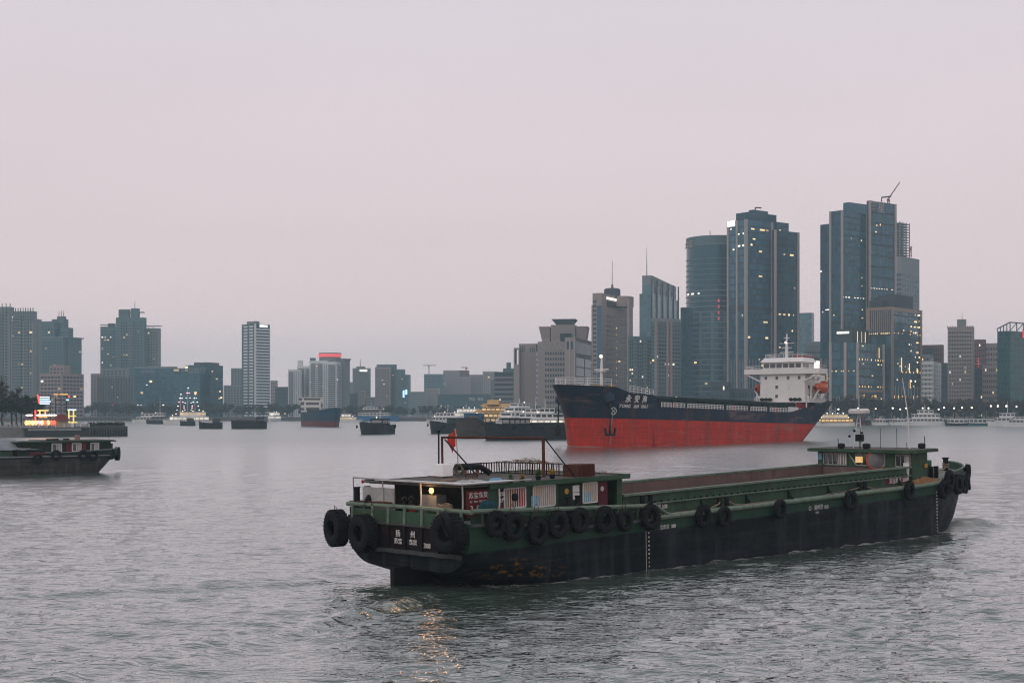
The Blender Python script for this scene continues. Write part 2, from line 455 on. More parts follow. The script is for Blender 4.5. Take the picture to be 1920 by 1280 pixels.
class Vol:
    pass
class Building:
    CAP = 300
    def __init__(s, name, label, Y, theta, xc, group=None, cat='building'):
        if theta < 15 and xc > 1300: theta += 18                      # seen obliquely: turn the block towards the river
        s.Y, s.th = Y, R(theta)
        s.C = Vector(((xc-960)/F_PX*Y, Y, GROUND_Z))
        s.root = thing(name, label, cat, s.C, (0, 0, -s.th), group)
        s.ux, s.uy = Vector((math.cos(s.th), -math.sin(s.th))), Vector((math.sin(s.th), math.cos(s.th)))
        s.n_win, s.cache, s.rest = 0, {}, {}
    def z(s, py, Y=None):
        return CAM_H + (HORIZON-py)*(Y or s.Y)/F_PX - GROUND_Z
    def vol(s, xl, xc, xr, ytop, mat, Y=None, ybot=None, depth=None, name='wall', build=True):
        """A block of the building between pixel columns; xc is its near corner (xc == xr: only the front face is seen)."""
        Y = Y or s.Y; v = Vol(); v.Y = Y
        cx = (xc-960)/F_PX*Y; kl = (xl-960)/F_PX; kr = (xr-960)/F_PX
        ct, st = math.cos(s.th), math.sin(s.th)
        v.a = (cx-kl*Y)/(ct+kl*st) if xl < xc else 0.0
        den = st-kr*ct
        v.b = depth or (max(8.0, (kr*Y-cx)/den) if xr > xc and den > 0.06 else 10.0)
        if v.a == 0: v.a = depth or 25.0
        d = Vector((cx, Y)) - Vector((s.C.x, s.C.y))
        v.x1, v.y0 = d.dot(s.ux), d.dot(s.uy)
        v.x0, v.y1 = v.x1-v.a, v.y0+v.b
        v.z1 = s.z(ytop, Y); v.z0 = s.z(ybot, Y) if ybot else 0.0
        v.mat = mat
        if build:
            m = MB(); m.bb(v.x0, v.x1, v.y0, v.y1, v.z0, v.z1); v.obj = m.build(name, mat, s.root)
        return v
    def face(s, v, f):
        """origin, horizontal direction, outward normal, length, turn of a face"""
        if f == 'F': return Vector((v.x0, v.y0, 0)), Vector((1,0,0)), Vector((0,-1,0)), v.a, 0.0
        if f == 'R': return Vector((v.x1, v.y0, 0)), Vector((0,1,0)), Vector((1,0,0)), v.b, R(90)
        return Vector((v.x0, v.y1, 0)), Vector((0,-1,0)), Vector((-1,0,0)), v.b, R(-90)
    def panel(s, name, mat, w, h, t, loc, turn, cap=True):
        key = (name, mat.name, round(w, 2), round(h, 2), round(t, 2))
        if cap and s.n_win >= s.CAP:
            m = s.rest.setdefault((name, mat.name), (MB(), mat))[0]
            c, sn = math.cos(turn), math.sin(turn)
            vs = [(loc[0]+x*c-y*sn, loc[1]+x*sn+y*c, loc[2]+z) for x, y, z in
                  ((-w/2,-t/2,-h/2),(w/2,-t/2,-h/2),(w/2,t/2,-h/2),(-w/2,t/2,-h/2),(-w/2,-t/2,h/2),(w/2,-t/2,h/2),(w/2,t/2,h/2),(-w/2,t/2,h/2))]
            m.add(vs, [(3,2,1,0),(4,5,6,7),(0,1,5,4),(1,2,6,5),(2,3,7,6),(3,0,4,7)])
            return None
        if key not in s.cache:
            m = MB(); m.bb(-w/2, w/2, -t/2, t/2, -h/2, h/2); s.cache[key] = m.mesh(name, mat)
        if cap: s.n_win += 1
        return link(name, s.cache[key], s.root, loc, (0, 0, turn))
    def win(s, v, f, nu, nz, u=(0.0, 1.0), z=(0.0, 1.0), wf=0.6, hf=0.55, mat=None, lit=0.0, proud=0.10, name='window', litm=None, skip=None):
        """A grid of windows (or glazing panels) on a face; u and z are the fractions of the face it covers."""
        o, d, nrm, ln, turn = s.face(v, f)
        mat = mat or g_dark
        H = v.z1-v.z0
        cu = ln*(u[1]-u[0])/nu; cz = H*(z[1]-z[0])/nz
        for k in range(nz-1, -1, -1):
            for i in range(nu):
                if skip and skip(i, k): continue
                uu = ln*u[0]+cu*(i+0.5); zz = v.z0+H*z[0]+cz*(k+0.5)
                p = o+d*uu+nrm*(proud-0.15); p.z = zz
                if rnd.random() < lit:
                    w_, h_ = cu*wf*rnd.choice((1, 1, 0.6)), cz*hf*0.8
                    q = p+nrm*0.12
                    s.panel('lit_window', litm or (lit_warm if rnd.random() < 0.7 else lit_white), w_, h_, 0.3, q, turn, cap=False)
                s.panel(name, mat, cu*wf, cz*hf, 0.3, p, turn)
    def lit(s, v, f, spots, litm=None, w=2.4, h=1.6, proud=0.35):
        """Single lit windows at (u, z) fractions; an optional third value widens the window."""
        o, d, nrm, ln, turn = s.face(v, f)
        for sp in spots:
            if w < 3 and rnd.random() < 0.22: continue
            p = o+d*(ln*sp[0])+nrm*(proud-0.15); p.z = v.z0+(v.z1-v.z0)*sp[1]
            s.panel('lit_window', litm or rnd.choice((lit_warm, lit_warm, lit_white)), w*(sp[2] if len(sp) > 2 else 1)*rnd.uniform(0.3, 0.75), h*(rnd.uniform(0.4, 0.7) if h < 6 else 1), 0.3, p, turn, cap=False)
    def bands(s, v, f, n, z=(0.0, 1.0), u=(0.0, 1.0), hf=0.3, mat=None, proud=0.5, name='floor_band', phase=0.5):
        o, d, nrm, ln, turn = s.face(v, f); H = v.z1-v.z0; cz = H*(z[1]-z[0])/n
        for k in range(n):
            p = o+d*(ln*(u[0]+u[1])/2)+nrm*(proud/2-0.05); p.z = v.z0+H*z[0]+cz*(k+phase)
            s.panel(name, mat or w_white, ln*(u[1]-u[0]), cz*hf, proud+0.1, p, turn, cap=False)
    def fins(s, v, f, us, z=(0.0, 1.0), w=0.8, proud=0.8, mat=None, name='fin'):
        o, d, nrm, ln, turn = s.face(v, f); H = v.z1-v.z0
        for u in us:
            p = o+d*(ln*u)+nrm*(proud/2-0.05); p.z = v.z0+H*(z[0]+z[1])/2
            s.panel(name, mat or w_fin, w, H*(z[1]-z[0]), proud+0.1, p, turn, cap=False)
    def box(s, name, v, u0, u1, w0, w1, z0, z1, mat):
        """A block on or in a volume: u along x and w along y as fractions, z0/z1 as metres above the volume's top."""
        m = MB(); m.bb(v.x0+v.a*u0, v.x0+v.a*u1, v.y0+v.b*w0, v.y0+v.b*w1, v.z1+z0, v.z1+z1)
        return m.build(name, mat, s.root)
    def mast(s, v, u, w, h, r=0.5, mat=None, base=0.0, name='antenna'):
        x, y = v.x0+v.a*u, v.y0+v.b*w
        m = MB(); m.tube([(x,y,v.z1+base-0.3),(x,y,v.z1+base+h*0.5),(x,y,v.z1+base+h)], [r, r*0.7, r*0.35], 5)
        return m.build(name, mat or w_mast, s.root)
    def sign(s, v, f, u0, u1, z0, z1, mat, proud=0.5, name='sign'):
        o, d, nrm, ln, turn = s.face(v, f); H = v.z1-v.z0
        p = o+d*(ln*(u0+u1)/2)+nrm*(proud-0.15); p.z = v.z0+H*(z0+z1)/2
        return s.panel(name, mat, ln*(u1-u0), H*(z1-z0), 0.4, p, turn, cap=False)
    def letters(s, v, f, body, u, z, size, mat, proud=0.4, name='sign_lettering', xs=1.0):
        o, d, nrm, ln, turn = s.face(v, f)
        p = o+d*(ln*u)+nrm*proud; p.z = v.z0+(v.z1-v.z0)*z
        return link(name, text_mesh(body, size, mat, 0.01*size, 0.1, xs=xs), s.root, p, (R(90), 0, turn))
    def done(s):
        for (name, _), (m, mat) in s.rest.items():
            kind(m.build(name+'_field', mat, s.root), 'stuff')
        return s

def apartment(name, label, blocks, Y, theta, xc, floors, lit=0.02, group=None, wallm=None, crown=None):
    """An apartment tower of several blocks: punched windows with recessed balcony bays between them."""
    b = Building(name, label, Y, theta, xc, group)
    vs = []
    for bl in blocks:
        v = b.vol(*bl['px'], bl.get('mat', wallm or w_grey), Y=bl.get('Y'), ybot=bl.get('ybot')); vs.append(v)
        fl = max(2, int(floors*(v.z1-v.z0)/max(1, vs[0].z1)))
        for f, nu in bl.get('faces', (('F', 5),)):
            bays = bl.get('bays')
            b.win(v, f, nu, fl, u=(0.04, 0.96), z=(0.02, 0.96), wf=bl.get('wf', 0.5), hf=bl.get('hf', 0.5), lit=lit, mat=bl.get('glass'))
            if bays:
                ln = b.face(v, f)[3]
                for u0, u1 in bays:
                    b.sign(v, f, u0, u1, 0.0, 0.95, w_teal if bl.get('bayteal', True) else w_dgrey, proud=0.3, name='balcony_bay')
                    b.bands(v, f, fl, z=(0.0, 0.95), u=(u0, u1), hf=0.34, mat=bl.get('slabm', w_white if bl.get('mat') is w_white else w_grey), proud=1.3, name='balcony')
    return b, vs
def done(b): b.done()

# --- far bank, from the pier towards the middle
b, v = apartment('apartment_tower', 'pale slab apartment tower with a finned crown at the edge of the picture', [
    dict(px=(-70, 19, 24, 575), faces=(('F', 11), ('R', 1)), bays=((0.35, 0.5), (0.72, 0.86)))], 1300, 6, 19, 34, 0.012)
b.fins(v[0], 'F', [i/12 for i in range(13)], z=(0.93, 1.03), w=0.6, proud=0.5, mat=w_teal); done(b)
b, v = apartment('apartment_tower', 'grey apartment tower with curved balconies and a row of roof fins', [
    dict(px=(20, 62, 66, 583), faces=(('F', 7),), bays=((0.12, 0.48), (0.66, 0.8))),
    dict(px=(60, 71, 73, 598), faces=(('F', 2),), Y=1325)], 1290, 6, 62, 32, 0.02)
b.fins(v[0], 'F', [i/9 for i in range(10)], z=(0.90, 1.03), w=0.6, proud=0.5, mat=w_teal)
b.lit(v[0], 'F', [(0.38, 0.80), (0.9, 0.80), (0.38, 0.70), (0.36, 0.5), (0.5, 0.5), (0.5, 0.28), (0.3, 0.08)], lit_warm, 3.4, 2.6); done(b)
b, v = apartment('stepped_tower', 'teal tower with stepped roof and three thin masts', [
    dict(px=(71, 118, 153, 633), faces=(('F', 8), ('R', 8)), mat=w_teal),
    dict(px=(77, 101, 103, 602), faces=(('F', 4),), mat=w_teal, Y=1470),
    dict(px=(97, 119, 122, 598), faces=(('F', 4),), mat=w_teal, Y=1475),
    dict(px=(112, 128, 137, 614), faces=(('F', 3), ('R', 2)), mat=w_teal, Y=1465)], 1460, 20, 118, 26, 0.02)
for u in (0.45, 0.65, 0.85): b.mast(v[2], u, 0.4, 9.5, 0.55)
b.box('roof_brim', v[0], 0.0, 1.06, -0.02, 1.04, 0.0, 1.2, w_grey); b.box('roof_house', v[2], 0.35, 0.9, 0.2, 0.8, 0, 3, w_teal); done(b)
b, v = apartment('office_block', 'low pinkish office block behind the neon landing stage', [
    dict(px=(74, 116, 157, 700), faces=(('F', 6), ('R', 6)), mat=w_pink, wf=0.7, hf=0.5),
    dict(px=(92, 120, 128, 684), faces=(('F', 4),), mat=w_pink, Y=1215)], 1180, 22, 116, 11, 0.03); done(b)
b, v = apartment('apartment_tower', 'broad green-grey tower with two wings, brimmed roofs and a spire', [
    dict(px=(188, 217, 219, 612), faces=(('F', 5),), mat=w_teal, Y=1560),
    dict(px=(217, 270, 274, 595), faces=(('F', 9),), mat=w_teal, bays=((0.02, 0.2), (0.42, 0.62))),
    dict(px=(270, 297, 299, 615), faces=(('F', 5),), mat=w_grey, Y=1562)], 1550, 5, 270, 30, 0.075)
b.box('roof_block', v[1], 0.08, 0.45, 0.2, 0.8, 0, 9, w_teal); b.box('roof_block', v[1], 0.52, 0.78, 0.15, 0.8, 0, 10, w_teal)
b.box('roof_brim', v[1], 0.1, 0.5, 0.1, 0.9, 5.2, 6.2, w_teal); b.box('roof_brim', v[1], 0.5, 0.95, 0.1, 0.9, 5.4, 6.2, w_teal)
b.box('roof_brim', v[0], -0.02, 0.8, -0.05, 0.9, 1.6, 2.2, w_grey); b.box('roof_house', v[0], 0.45, 0.85, 0.2, 0.8, 0, 3.6, w_teal)
b.box('roof_brim', v[2], 0.1, 1.12, -0.05, 0.9, 2.0, 2.7, w_grey); b.mast(v[1], 0.64, 0.4, 18, 0.6)
for u in (0.3, 0.6): b.mast(v[2], u, 0.2, 2.2, 0.4, name='roof_post')
done(b)
b, v = apartment('concrete_building', 'grey scaffolded block under construction beside the glass offices', [
    dict(px=(184, 252, 256, 706), faces=(('F', 12),), mat=w_grey, wf=0.45, hf=0.35),
    dict(px=(190, 238, 240, 690), faces=(('F', 6),), mat=w_grey, Y=1405),
    dict(px=(170, 186, 188, 700), faces=(('F', 3),), mat=w_beige, Y=1415)], 1380, 4, 252, 15, 0.01)
b.fins(v[0], 'F', [i/14 for i in range(15)], w=0.5, proud=1.4, mat=w_mast, name='scaffold_pole')
b.lit(v[0], 'F', [(0.40, 0.30)], lit_red, 3.4, 5.0); done(b)
b = Building('glass_office', 'long dark teal glass office with small white roof lettering', 1330, 3, 375)
v = b.vol(252, 375, 378, 690, g_teal); b.win(v, 'F', 22, 13, wf=0.86, hf=0.68, mat=g_teal, name='glazing_panel', lit=0.012)
b.letters(v, 'F', 'cmada', 0.2, 0.94, 5.0, w_grey); b.letters(v, 'F', '中国银行', 0.90, 0.94, 6, w_grey)
b.sign(v, 'F', 0.6, 0.68, 0.94, 0.98, lit_warm); b.lit(v, 'F', [(0.19, 0.66), (0.05, 0.25), (0.1, 0.25), (0.3, 0.25), (0.36, 0.25), (0.44, 0.25), (0.55, 0.24)], lit_white, 3, 1.2)
b.box('roof_slab', v, -0.01, 0.62, 0, 1, 0, 1.5, w_grey); done(b)
b = Building('glass_office', 'shorter dark glass block whose end windows glow yellow', 1345, 16, 394)
v = b.vol(347, 394, 418, 684, g_deep); b.win(v, 'F', 8, 12, wf=0.86, hf=0.66, mat=g_deep, name='glazing_panel', lit=0.01); b.win(v, 'R', 5, 12, wf=0.86, hf=0.66, mat=g_deep, name='glazing_panel')
b.lit(v, 'R', [(0.15, 0.88, 2), (0.5, 0.74, 2), (0.75, 0.81, 3), (0.1, 0.45, 3), (0.75, 0.5, 3), (0.85, 0.38, 3), (0.7, 0.36, 2)], lit_warm, 2.6, 2.2)
b.box('roof_block', v, 0.3, 0.9, 0.1, 0.9, 0, 2.6, w_dgrey); done(b)
b, v = apartment('apartment_block', 'grey apartment block behind the white striped tower', [
    dict(px=(433, 456, 458, 690), faces=(('F', 4),), mat=w_grey), dict(px=(419, 456, 458, 722), faces=(('F', 6),), mat=w_grey, Y=1600)], 1640, 3, 456, 18, 0.01); done(b)
b = Building('striped_tower', 'slim white tower striped with dark window bands, lit sign on top', 1350, 40, 480)
v = b.vol(455, 480, 506, 607, g_deep)
b.bands(v, 'R', 30, z=(0.0, 0.96), hf=0.52, mat=w_white, proud=0.6); b.bands(v, 'F', 30, z=(0.0, 0.99), hf=0.6, mat=w_white, proud=0.5)
b.fins(v, 'F', [0.03, 0.46, 0.88], w=2.2, proud=0.7, mat=w_teal); b.fins(v, 'F', [0.97], w=1.8, proud=0.9, mat=w_white)
b.sign(v, 'R', 0.25, 0.8, 0.968, 0.992, lit_sign); b.box('roof_block', v, 0.3, 1.0, 0.0, 0.25, 0, 2.6, w_grey); b.mast(v, 0.8, 0.1, 4, 0.3); done(b)
b, v = apartment('apartment_block', 'low grey blocks between the striped tower and the white flats', [
    dict(px=(507, 518, 520, 713), faces=(('F', 3),), mat=w_beige, Y=1700), dict(px=(516, 541, 543, 725), faces=(('F', 6),), mat=w_dgrey)], 1600, 3, 541, 10, 0.01); done(b)
b, v = apartment('apartment_building', 'white stepped apartment building crowned with a red lit sign', [
    dict(px=(540, 562, 566, 692), faces=(('F', 6),), mat=w_white, bays=((0.08, 0.42),), bayteal=False),
    dict(px=(557, 586, 588, 686), faces=(('F', 8),), mat=w_white, Y=1462, bays=((0.1, 0.42), (0.6, 0.95)), bayteal=False),
    dict(px=(580, 612, 614, 676), faces=(('F', 8),), mat=w_white, Y=1455, bays=((0.1, 0.35), (0.5, 0.75)), bayteal=False),
    dict(px=(605, 630, 639, 678), faces=(('F', 6), ('R', 2)), mat=w_white, Y=1448, bays=((0.45, 0.95),), bayteal=False)], 1450, 8, 562, 22, 0.03)
m = MB(); p = b.root
cx = (612-960)/F_PX*1470-b.C.x; m.lathe([(11, 0), (11, b.z(664)), (11.6, b.z(664)), (11.6, b.z(660)), (0.01, b.z(659))], 20, (cx, 26, 0)); m.build('round_core', w_grey, p)
m = MB(); m.lathe([(11.9, b.z(668)), (11.9, b.z(662))], 20, (cx, 26, 0)); o = m.build('sign', lit_red, p)
m = MB(); m.lathe([(8, 0), (8, b.z(676)), (9.5, b.z(671)), (0.01, b.z(670))], 14, (cx+12, 30, 0)); m.build('round_turret', w_grey, p)
for u in (0.62, ): b.box('roof_house', v[1], 0.0, 0.3, 0.2, 0.6, 0, 6, w_white); b.box('roof_house', v[2], 0.0, 0.3, 0.2, 0.6, 0, 3, w_teal)
done(b)
b, v = apartment('office_tower', 'square grey office tower with a white lit sign and thin mast', [
    dict(px=(661, 693, 695, 690), faces=(('F', 9),), mat=w_grey, wf=0.72, hf=0.42)], 1620, 3, 693, 24, 0.006)
b.sign(v[0], 'F', 0.42, 0.86, 0.93, 0.97, lit_sign); b.mast(v[0], 0.42, 0.5, 11, 0.5); b.box('roof_house', v[0], 0.2, 0.7, 0.2, 0.8, 0, 2, w_grey); done(b)
b, v = apartment('apartment_block', 'dim grey apartment cluster in front of the masted office tower', [
    dict(px=(640, 668, 670, 738), faces=(('F', 7),), mat=w_dgrey), dict(px=(652, 664, 666, 716), faces=(('F', 3),), mat=w_grey, Y=1750),
    dict(px=(674, 684, 686, 732), faces=(('F', 3),), mat=w_beige), dict(px=(686, 702, 704, 744), faces=(('F', 4),), mat=w_grey)], 1530, 3, 668, 9, 0.004); done(b)
b, v = apartment('apartment_tower', 'dark teal tower stepping down, blue neon on its end wall', [
    dict(px=(703, 731, 733, 688), faces=(('F', 9),), mat=w_beige, wf=0.66, hf=0.55),
    dict(px=(706, 741, 743, 683), faces=(('F', 6),), mat=w_teal, Y=1612), dict(px=(738, 757, 759, 692), faces=(('F', 5),), mat=w_teal, Y=1606, bays=((0.2, 0.75),)),
    dict(px=(752, 765, 770, 702), faces=(('F', 4), ('R', 2)), mat=w_teal, Y=1602)], 1600, 8, 731, 24, 0.012)
blue_neon = glow('neon_blue', (0.45, 0.75, 1.0), 1.6)
b.sign(v[3], 'F', 0.25, 0.5, 0.45, 0.62, blue_neon, name='neon_sign'); b.sign(v[3], 'F', 0.62, 0.9, 0.52, 0.64, blue_neon, name='neon_sign'); done(b)
b, v = apartment('apartment_block', 'pale low apartment blocks beyond the moored tug', [
    dict(px=(770, 800, 802, 734), faces=(('F', 8),), mat=w_grey), dict(px=(798, 823, 825, 728), faces=(('F', 6),), mat=w_beige, Y=1820)], 1800, 3, 800, 9, 0.004); done(b)
b, v = apartment('apartment_tower', 'hazy teal tower block beneath the hammerhead crane', [
    dict(px=(795, 830, 832, 701), faces=(('F', 8),), mat=w_teal, wf=0.7)], 2050, 3, 830, 15, 0.0); done(b)
b, v = apartment('apartment_building', 'hazy pink apartment row with uneven roofs beside the crane block', [
    dict(px=(831, 861, 863, 694), faces=(('F', 8),), mat=w_pink), dict(px=(862, 878, 880, 694), faces=(('F', 4),), mat=w_red, Y=2110),
    dict(px=(845, 882, 884, 706), faces=(('F', 9),), mat=w_pink, Y=2080), dict(px=(880, 904, 906, 702), faces=(('F', 6),), mat=w_pink),
    dict(px=(905, 932, 934, 696), faces=(('F', 6),), mat=w_pink, Y=2090)], 2100, 3, 861, 16, 0.008); done(b)
b = Building('netted_hall', 'long low hall wrapped in blue green netting behind the cruise boats', 1500, 2, 921)
v = b.vol(821, 921, 923, 739, w_net); b.fins(v, 'F', [i/12 for i in range(13)], w=0.5, proud=0.4, mat=w_net)
b.letters(v, 'F', '港口   安全', 0.72, 0.78, 3.2, w_white); done(b)
b, v = apartment('small_office', 'small cream office building on the waterfront below the netted hall', [
    dict(px=(815, 832, 843, 765), faces=(('F', 5), ('R', 3)), mat=w_white), dict(px=(826, 834, 838, 759), faces=(('F', 1),), mat=w_white, Y=1345)], 1340, 25, 832, 3, 0.0); done(b)

def tower_crane(label, px, ytop, ybase, Y, jib_l, jib_r, tilt, mat):
    base = world_at(px, ybase, Y); top = world_at(px, ytop, Y); h = top.z-base.z
    t = thing('tower_crane', label, 'crane', base); k = Y/F_PX
    m = MB()
    for sx, sy in ((-.8,-.8),(.8,-.8),(.8,.8),(-.8,.8)): m.bar((sx,sy,-0.5),(sx,sy,h),0.35,0.35)
    n = max(3, int(h/3))
    for i in range(n):
        z0, z1 = h*i/n, h*(i+1)/n
        m.bar((-.8,-.8,z0),(.8,-.8,z1),.2,.2); m.bar((.8,.8,z0),(-.8,.8,z1),.2,.2); m.bar((-.8,.8,z0),(-.8,-.8,z1),.2,.2)
    m.build('mast', mat, t)
    m = MB(); m.bb(-1.1, 1.1, -1.1, 1.1, h, h+2.2); m.build('cab', mat, t)
    for name, x in (('jib', jib_r*k), ('counter_jib', jib_l*k)):
        m = MB(); e1 = Vector((x, 0, h+2+abs(x)*math.tan(R(tilt))*(1 if name == 'jib' else -0.3)))
        a = Vector((0,0,h+2))
        for off in (Vector((0,-.6,0)), Vector((0,.6,0)), Vector((0,0,1.3))): m.bar(a+off, e1+off*0.6, .35, .35)
        for i in range(10):
            p, q = a.lerp(e1, i/10), a.lerp(e1, (i+1)/10); m.bar(p+Vector((0,-.6,0)), q+Vector((0,0,1.2)), .2, .2); m.bar(p+Vector((0,.6,0)), q+Vector((0,0,1.2)), .2, .2)
        m.build(name, mat, t)
    return t
tower_crane('pale tower crane standing over the hazy teal block', 804, 688, 701, 2060, -11, 14, 0, w_grey)
tower_crane('small orange tower crane on the pink apartment roof', 874, 692, 697, 2100, -9, 4, -12, w_craner)

# --- towers on the far bank towards the end of the river bend
b = Building('banded_building', 'low curved office with pale floor bands beside the blank stone block', 1200, 8, 962)
v = b.vol(927, 962, 966, 697, w_dgrey); b.bands(v, 'F', 9, z=(0.0, 0.93), hf=0.5, mat=w_grey, proud=0.8); b.win(v, 'F', 12, 1, z=(0.88, 0.98), wf=0.8, hf=0.8)
v2 = b.vol(920, 930, 932, 712, w_grey, Y=1215); b.bands(v2, 'F', 8, hf=0.4, mat=w_grey, proud=0.5)
b.box('roof_block', v, 0.45, 1.0, 0.1, 0.8, 0, 3, w_teal); b.box('roof_house', v, 0.62, 0.82, 0.2, 0.6, 0, 8, w_teal); b.lit(v, 'F', [(0.3, 0.4)], lit_white); done(b)
b = Building('stone_block', 'blank beige stone building with a tall open portal frame', 1120, 12, 1005)
v = b.vol(973, 1005, 1011, 644, w_beige); b.fins(v, 'F', [i/10 for i in range(11)], z=(0, 0.86), w=0.35, proud=0.25, mat=w_pink)
b.win(v, 'F', 3, 1, u=(0.05, 0.35), z=(0.88, 0.98), wf=0.5, hf=0.8); b.win(v, 'F', 3, 1, u=(0.6, 0.95), z=(0.88, 0.96), wf=0.5, hf=0.8)
b.win(v, 'R', 2, 12, z=(0.02, 0.9), wf=0.8, hf=0.8, mat=g_teal); b.bands(v, 'F', 4, hf=0.03, mat=w_pink, proud=0.2)
v2 = b.vol(963, 974, 976, 683, w_beige, Y=1118)
m = MB(); t0, t1 = v2.z1, b.z(655)
m.bb(v2.x0, v2.x0+0.9, v2.y0+0.3, v2.y0+8, t0, t1); m.bb(v2.x1-0.9, v2.x1-0.1, v2.y0+0.3, v2.y0+8, t0, t1); m.bb(v2.x0, v2.x1-0.1, v2.y0+0.3, v2.y0+8, t1, t1+1.2); m.build('portal_frame', w_beige, b.root); done(b)
b = Building('funnel_roof_building', 'beige building with flared roof blocks and a dark funnel on top', 1100, 8, 1060)
v = b.vol(1008, 1060, 1066, 640, w_beige); b.win(v, 'F', 8, 11, u=(0.25, 0.98), z=(0.1, 0.88), wf=0.62, hf=0.5); b.win(v, 'F', 1, 14, u=(0.02, 0.18), z=(0.05, 0.95), wf=0.4, hf=0.3, mat=w_pink)
b.letters(v, 'F', '〇众义', 0.72, 0.955, 9, w_fin)
def flared(x0, x1, y0, y1, xa, xb, Yq, name, mat, dep=18):
    a0, a1 = (x0-960)/F_PX*Yq-b.C.x, (x1-960)/F_PX*Yq-b.C.x; c0, c1 = (xa-960)/F_PX*Yq-b.C.x, (xb-960)/F_PX*Yq-b.C.x
    q = Yq-b.C.y+6; zt, zb = b.z(y0, Yq), b.z(y1, Yq); m = MB()
    m.add([(c0,q+1,zb),(c1,q+1,zb),(c1,q+dep-1,zb),(c0,q+dep-1,zb),(a0,q-1,zt),(a1,q-1,zt),(a1,q+dep+1,zt),(a0,q+dep+1,zt)], [(3,2,1,0),(4,5,6,7),(0,1,5,4),(1,2,6,5),(2,3,7,6),(3,0,4,7)])
    m.build(name, mat, b.root)
flared(1007, 1028, 611, 640, 1013, 1028, 1104, 'flared_wing', w_pink); flared(1078, 1099, 611, 640, 1078, 1095, 1104, 'flared_wing', w_pink)
flared(1030, 1076, 608, 648, 1030, 1076, 1103, 'roof_block', w_beige); flared(1030, 1076, 597, 609, 1040, 1066, 1106, 'roof_funnel', w_dgrey)
flared(1049, 1070, 624, 640, 1049, 1070, 1100, 'roof_window', g_dark, 2); done(b)
b = Building('stone_building', 'beige building with tall blue glazed bays framed in stone', 1050, 14, 1078)
v = b.vol(1059, 1078, 1112, 632, w_beige); b.win(v, 'R', 2, 6, u=(0.04, 0.98), z=(0.05, 0.76), wf=0.9, hf=0.9, mat=g_teal, name='glazing_panel')
b.win(v, 'R', 7, 1, u=(0.03, 0.98), z=(0.80, 0.96), wf=0.9, hf=0.9, mat=g_dark); b.fins(v, 'F', [0.5, 0.98], w=1.0, proud=0.7); b.win(v, 'F', 2, 1, u=(0.1, 0.9), z=(0.84, 0.96), wf=0.5, hf=0.8)
b.lit(v, 'R', [(0.1, 0.42), (0.35, 0.42, 1.4), (0.72, 0.42, 1.4), (0.85, 0.72)], lit_warm, 3, 1.3); done(b)
b = Building('stone_tower', 'beige stone tower with round glazed cap, tall spire and white sign', 1045, 24, 1128)
v = b.vol(1111, 1128, 1180, 549, w_beige)
b.win(v, 'R', 11, 22, u=(0.16, 0.93), z=(0.02, 0.84), wf=0.62, hf=0.5); b.win(v, 'F', 2, 26, u=(0.05, 0.45), z=(0.02, 0.95), wf=0.8, hf=0.6)
b.sign(v, 'F', 0.52, 0.98, 0.0, 0.9, g_teal, proud=0.25, name='glass_bay'); b.bands(v, 'R', 22, z=(0.02, 0.84), u=(0.0, 1.0), hf=0.10, mat=w_pink, proud=0.25)
b.sign(v, 'R', 0.18, 0.80, 0.90, 0.945, g_dark, name='recessed_terrace'); b.sign(v, 'R', 0.16, 0.50, 0.958, 0.976, lit_sign, proud=0.6); b.sign(v, 'R', 0.515, 0.80, 0.960, 0.976, lit_sign, proud=0.6)
b.lit(v, 'R', [(0.52, 0.03+0.0545*i, 0.5) for i in range(2, 14)], lit_warm, 1.8, 1.4); b.lit(v, 'R', [(0.25, 0.905), (0.75, 0.905)], lit_white, 3, 1.4)
b.lit(v, 'R', [(0.62, 0.47, 2.2)], lit_warm, 2.5, 1.8)
v2 = b.vol(1109, 1113, 1186, 572, w_beige, Y=1062); v3 = b.vol(1176, 1180, 1186, 560, w_beige, Y=1046)
cx, cy = v.x0+v.a*1.0-4, v.y0+v.b*0.55
m = MB(); m.lathe([(6.2, v.z1-2), (6.2, v.z1+5), (5, v.z1+6), (0.01, v.z1+6.2)], 18, (cx, cy, 0)); m.build('round_cap', w_dgrey, b.root)
m = MB(); m.lathe([(9.5, v.z1-8), (9.5, v.z1-0.5), (9.0, v.z1)], 18, (cx+5, cy+6, 0)); m.build('round_drum', w_pink, b.root)
m = MB(); m.tube([(cx,cy,v.z1+5),(cx,cy,v.z1+9),(cx,cy,v.z1+9.3),(cx,cy,v.z1+27)], [1.4, 0.7, 0.28, 0.18], 6); m.build('spire', w_mast, b.root); done(b)
b = Building('glass_tower', 'pale glass tower with a sloping lattice top and vertical piers', 1260, 22, 1220)
v = b.vol(1199, 1220, 1272, 550, g_pale); b.win(v, 'R', 9, 20, wf=0.72, hf=0.62, mat=g_pale, name='glazing_panel'); b.win(v, 'F', 3, 20, wf=0.8, hf=0.62, mat=g_pale, name='glazing_panel')
b.fins(v, 'R', [0.02, 0.2, 0.4, 0.6, 0.8, 0.98], z=(0.3, 1.12), w=1.2, proud=1.0, mat=w_dgrey)
v2 = b.vol(1204, 1222, 1268, 534, g_pale, Y=1265); b.win(v2, 'R', 5, 1, z=(0.94, 0.995), wf=0.8, hf=0.8, mat=g_dark)
m = MB(); zt, zl = b.z(515), b.z(523); z0 = v2.z1
m.add([(v2.x1,v2.y0,z0),(v2.x1,v2.y1,z0),(v2.x0,v2.y1,z0),(v2.x0,v2.y0,z0),(v2.x1,v2.y0,zt),(v2.x1,v2.y1,zl),(v2.x0,v2.y1,zl),(v2.x0,v2.y0,zt)], [(0,1,5,4),(1,2,6,5),(2,3,7,6),(3,0,4,7),(4,5,6,7)]); m.build('sloping_crown', w_grey, b.root)
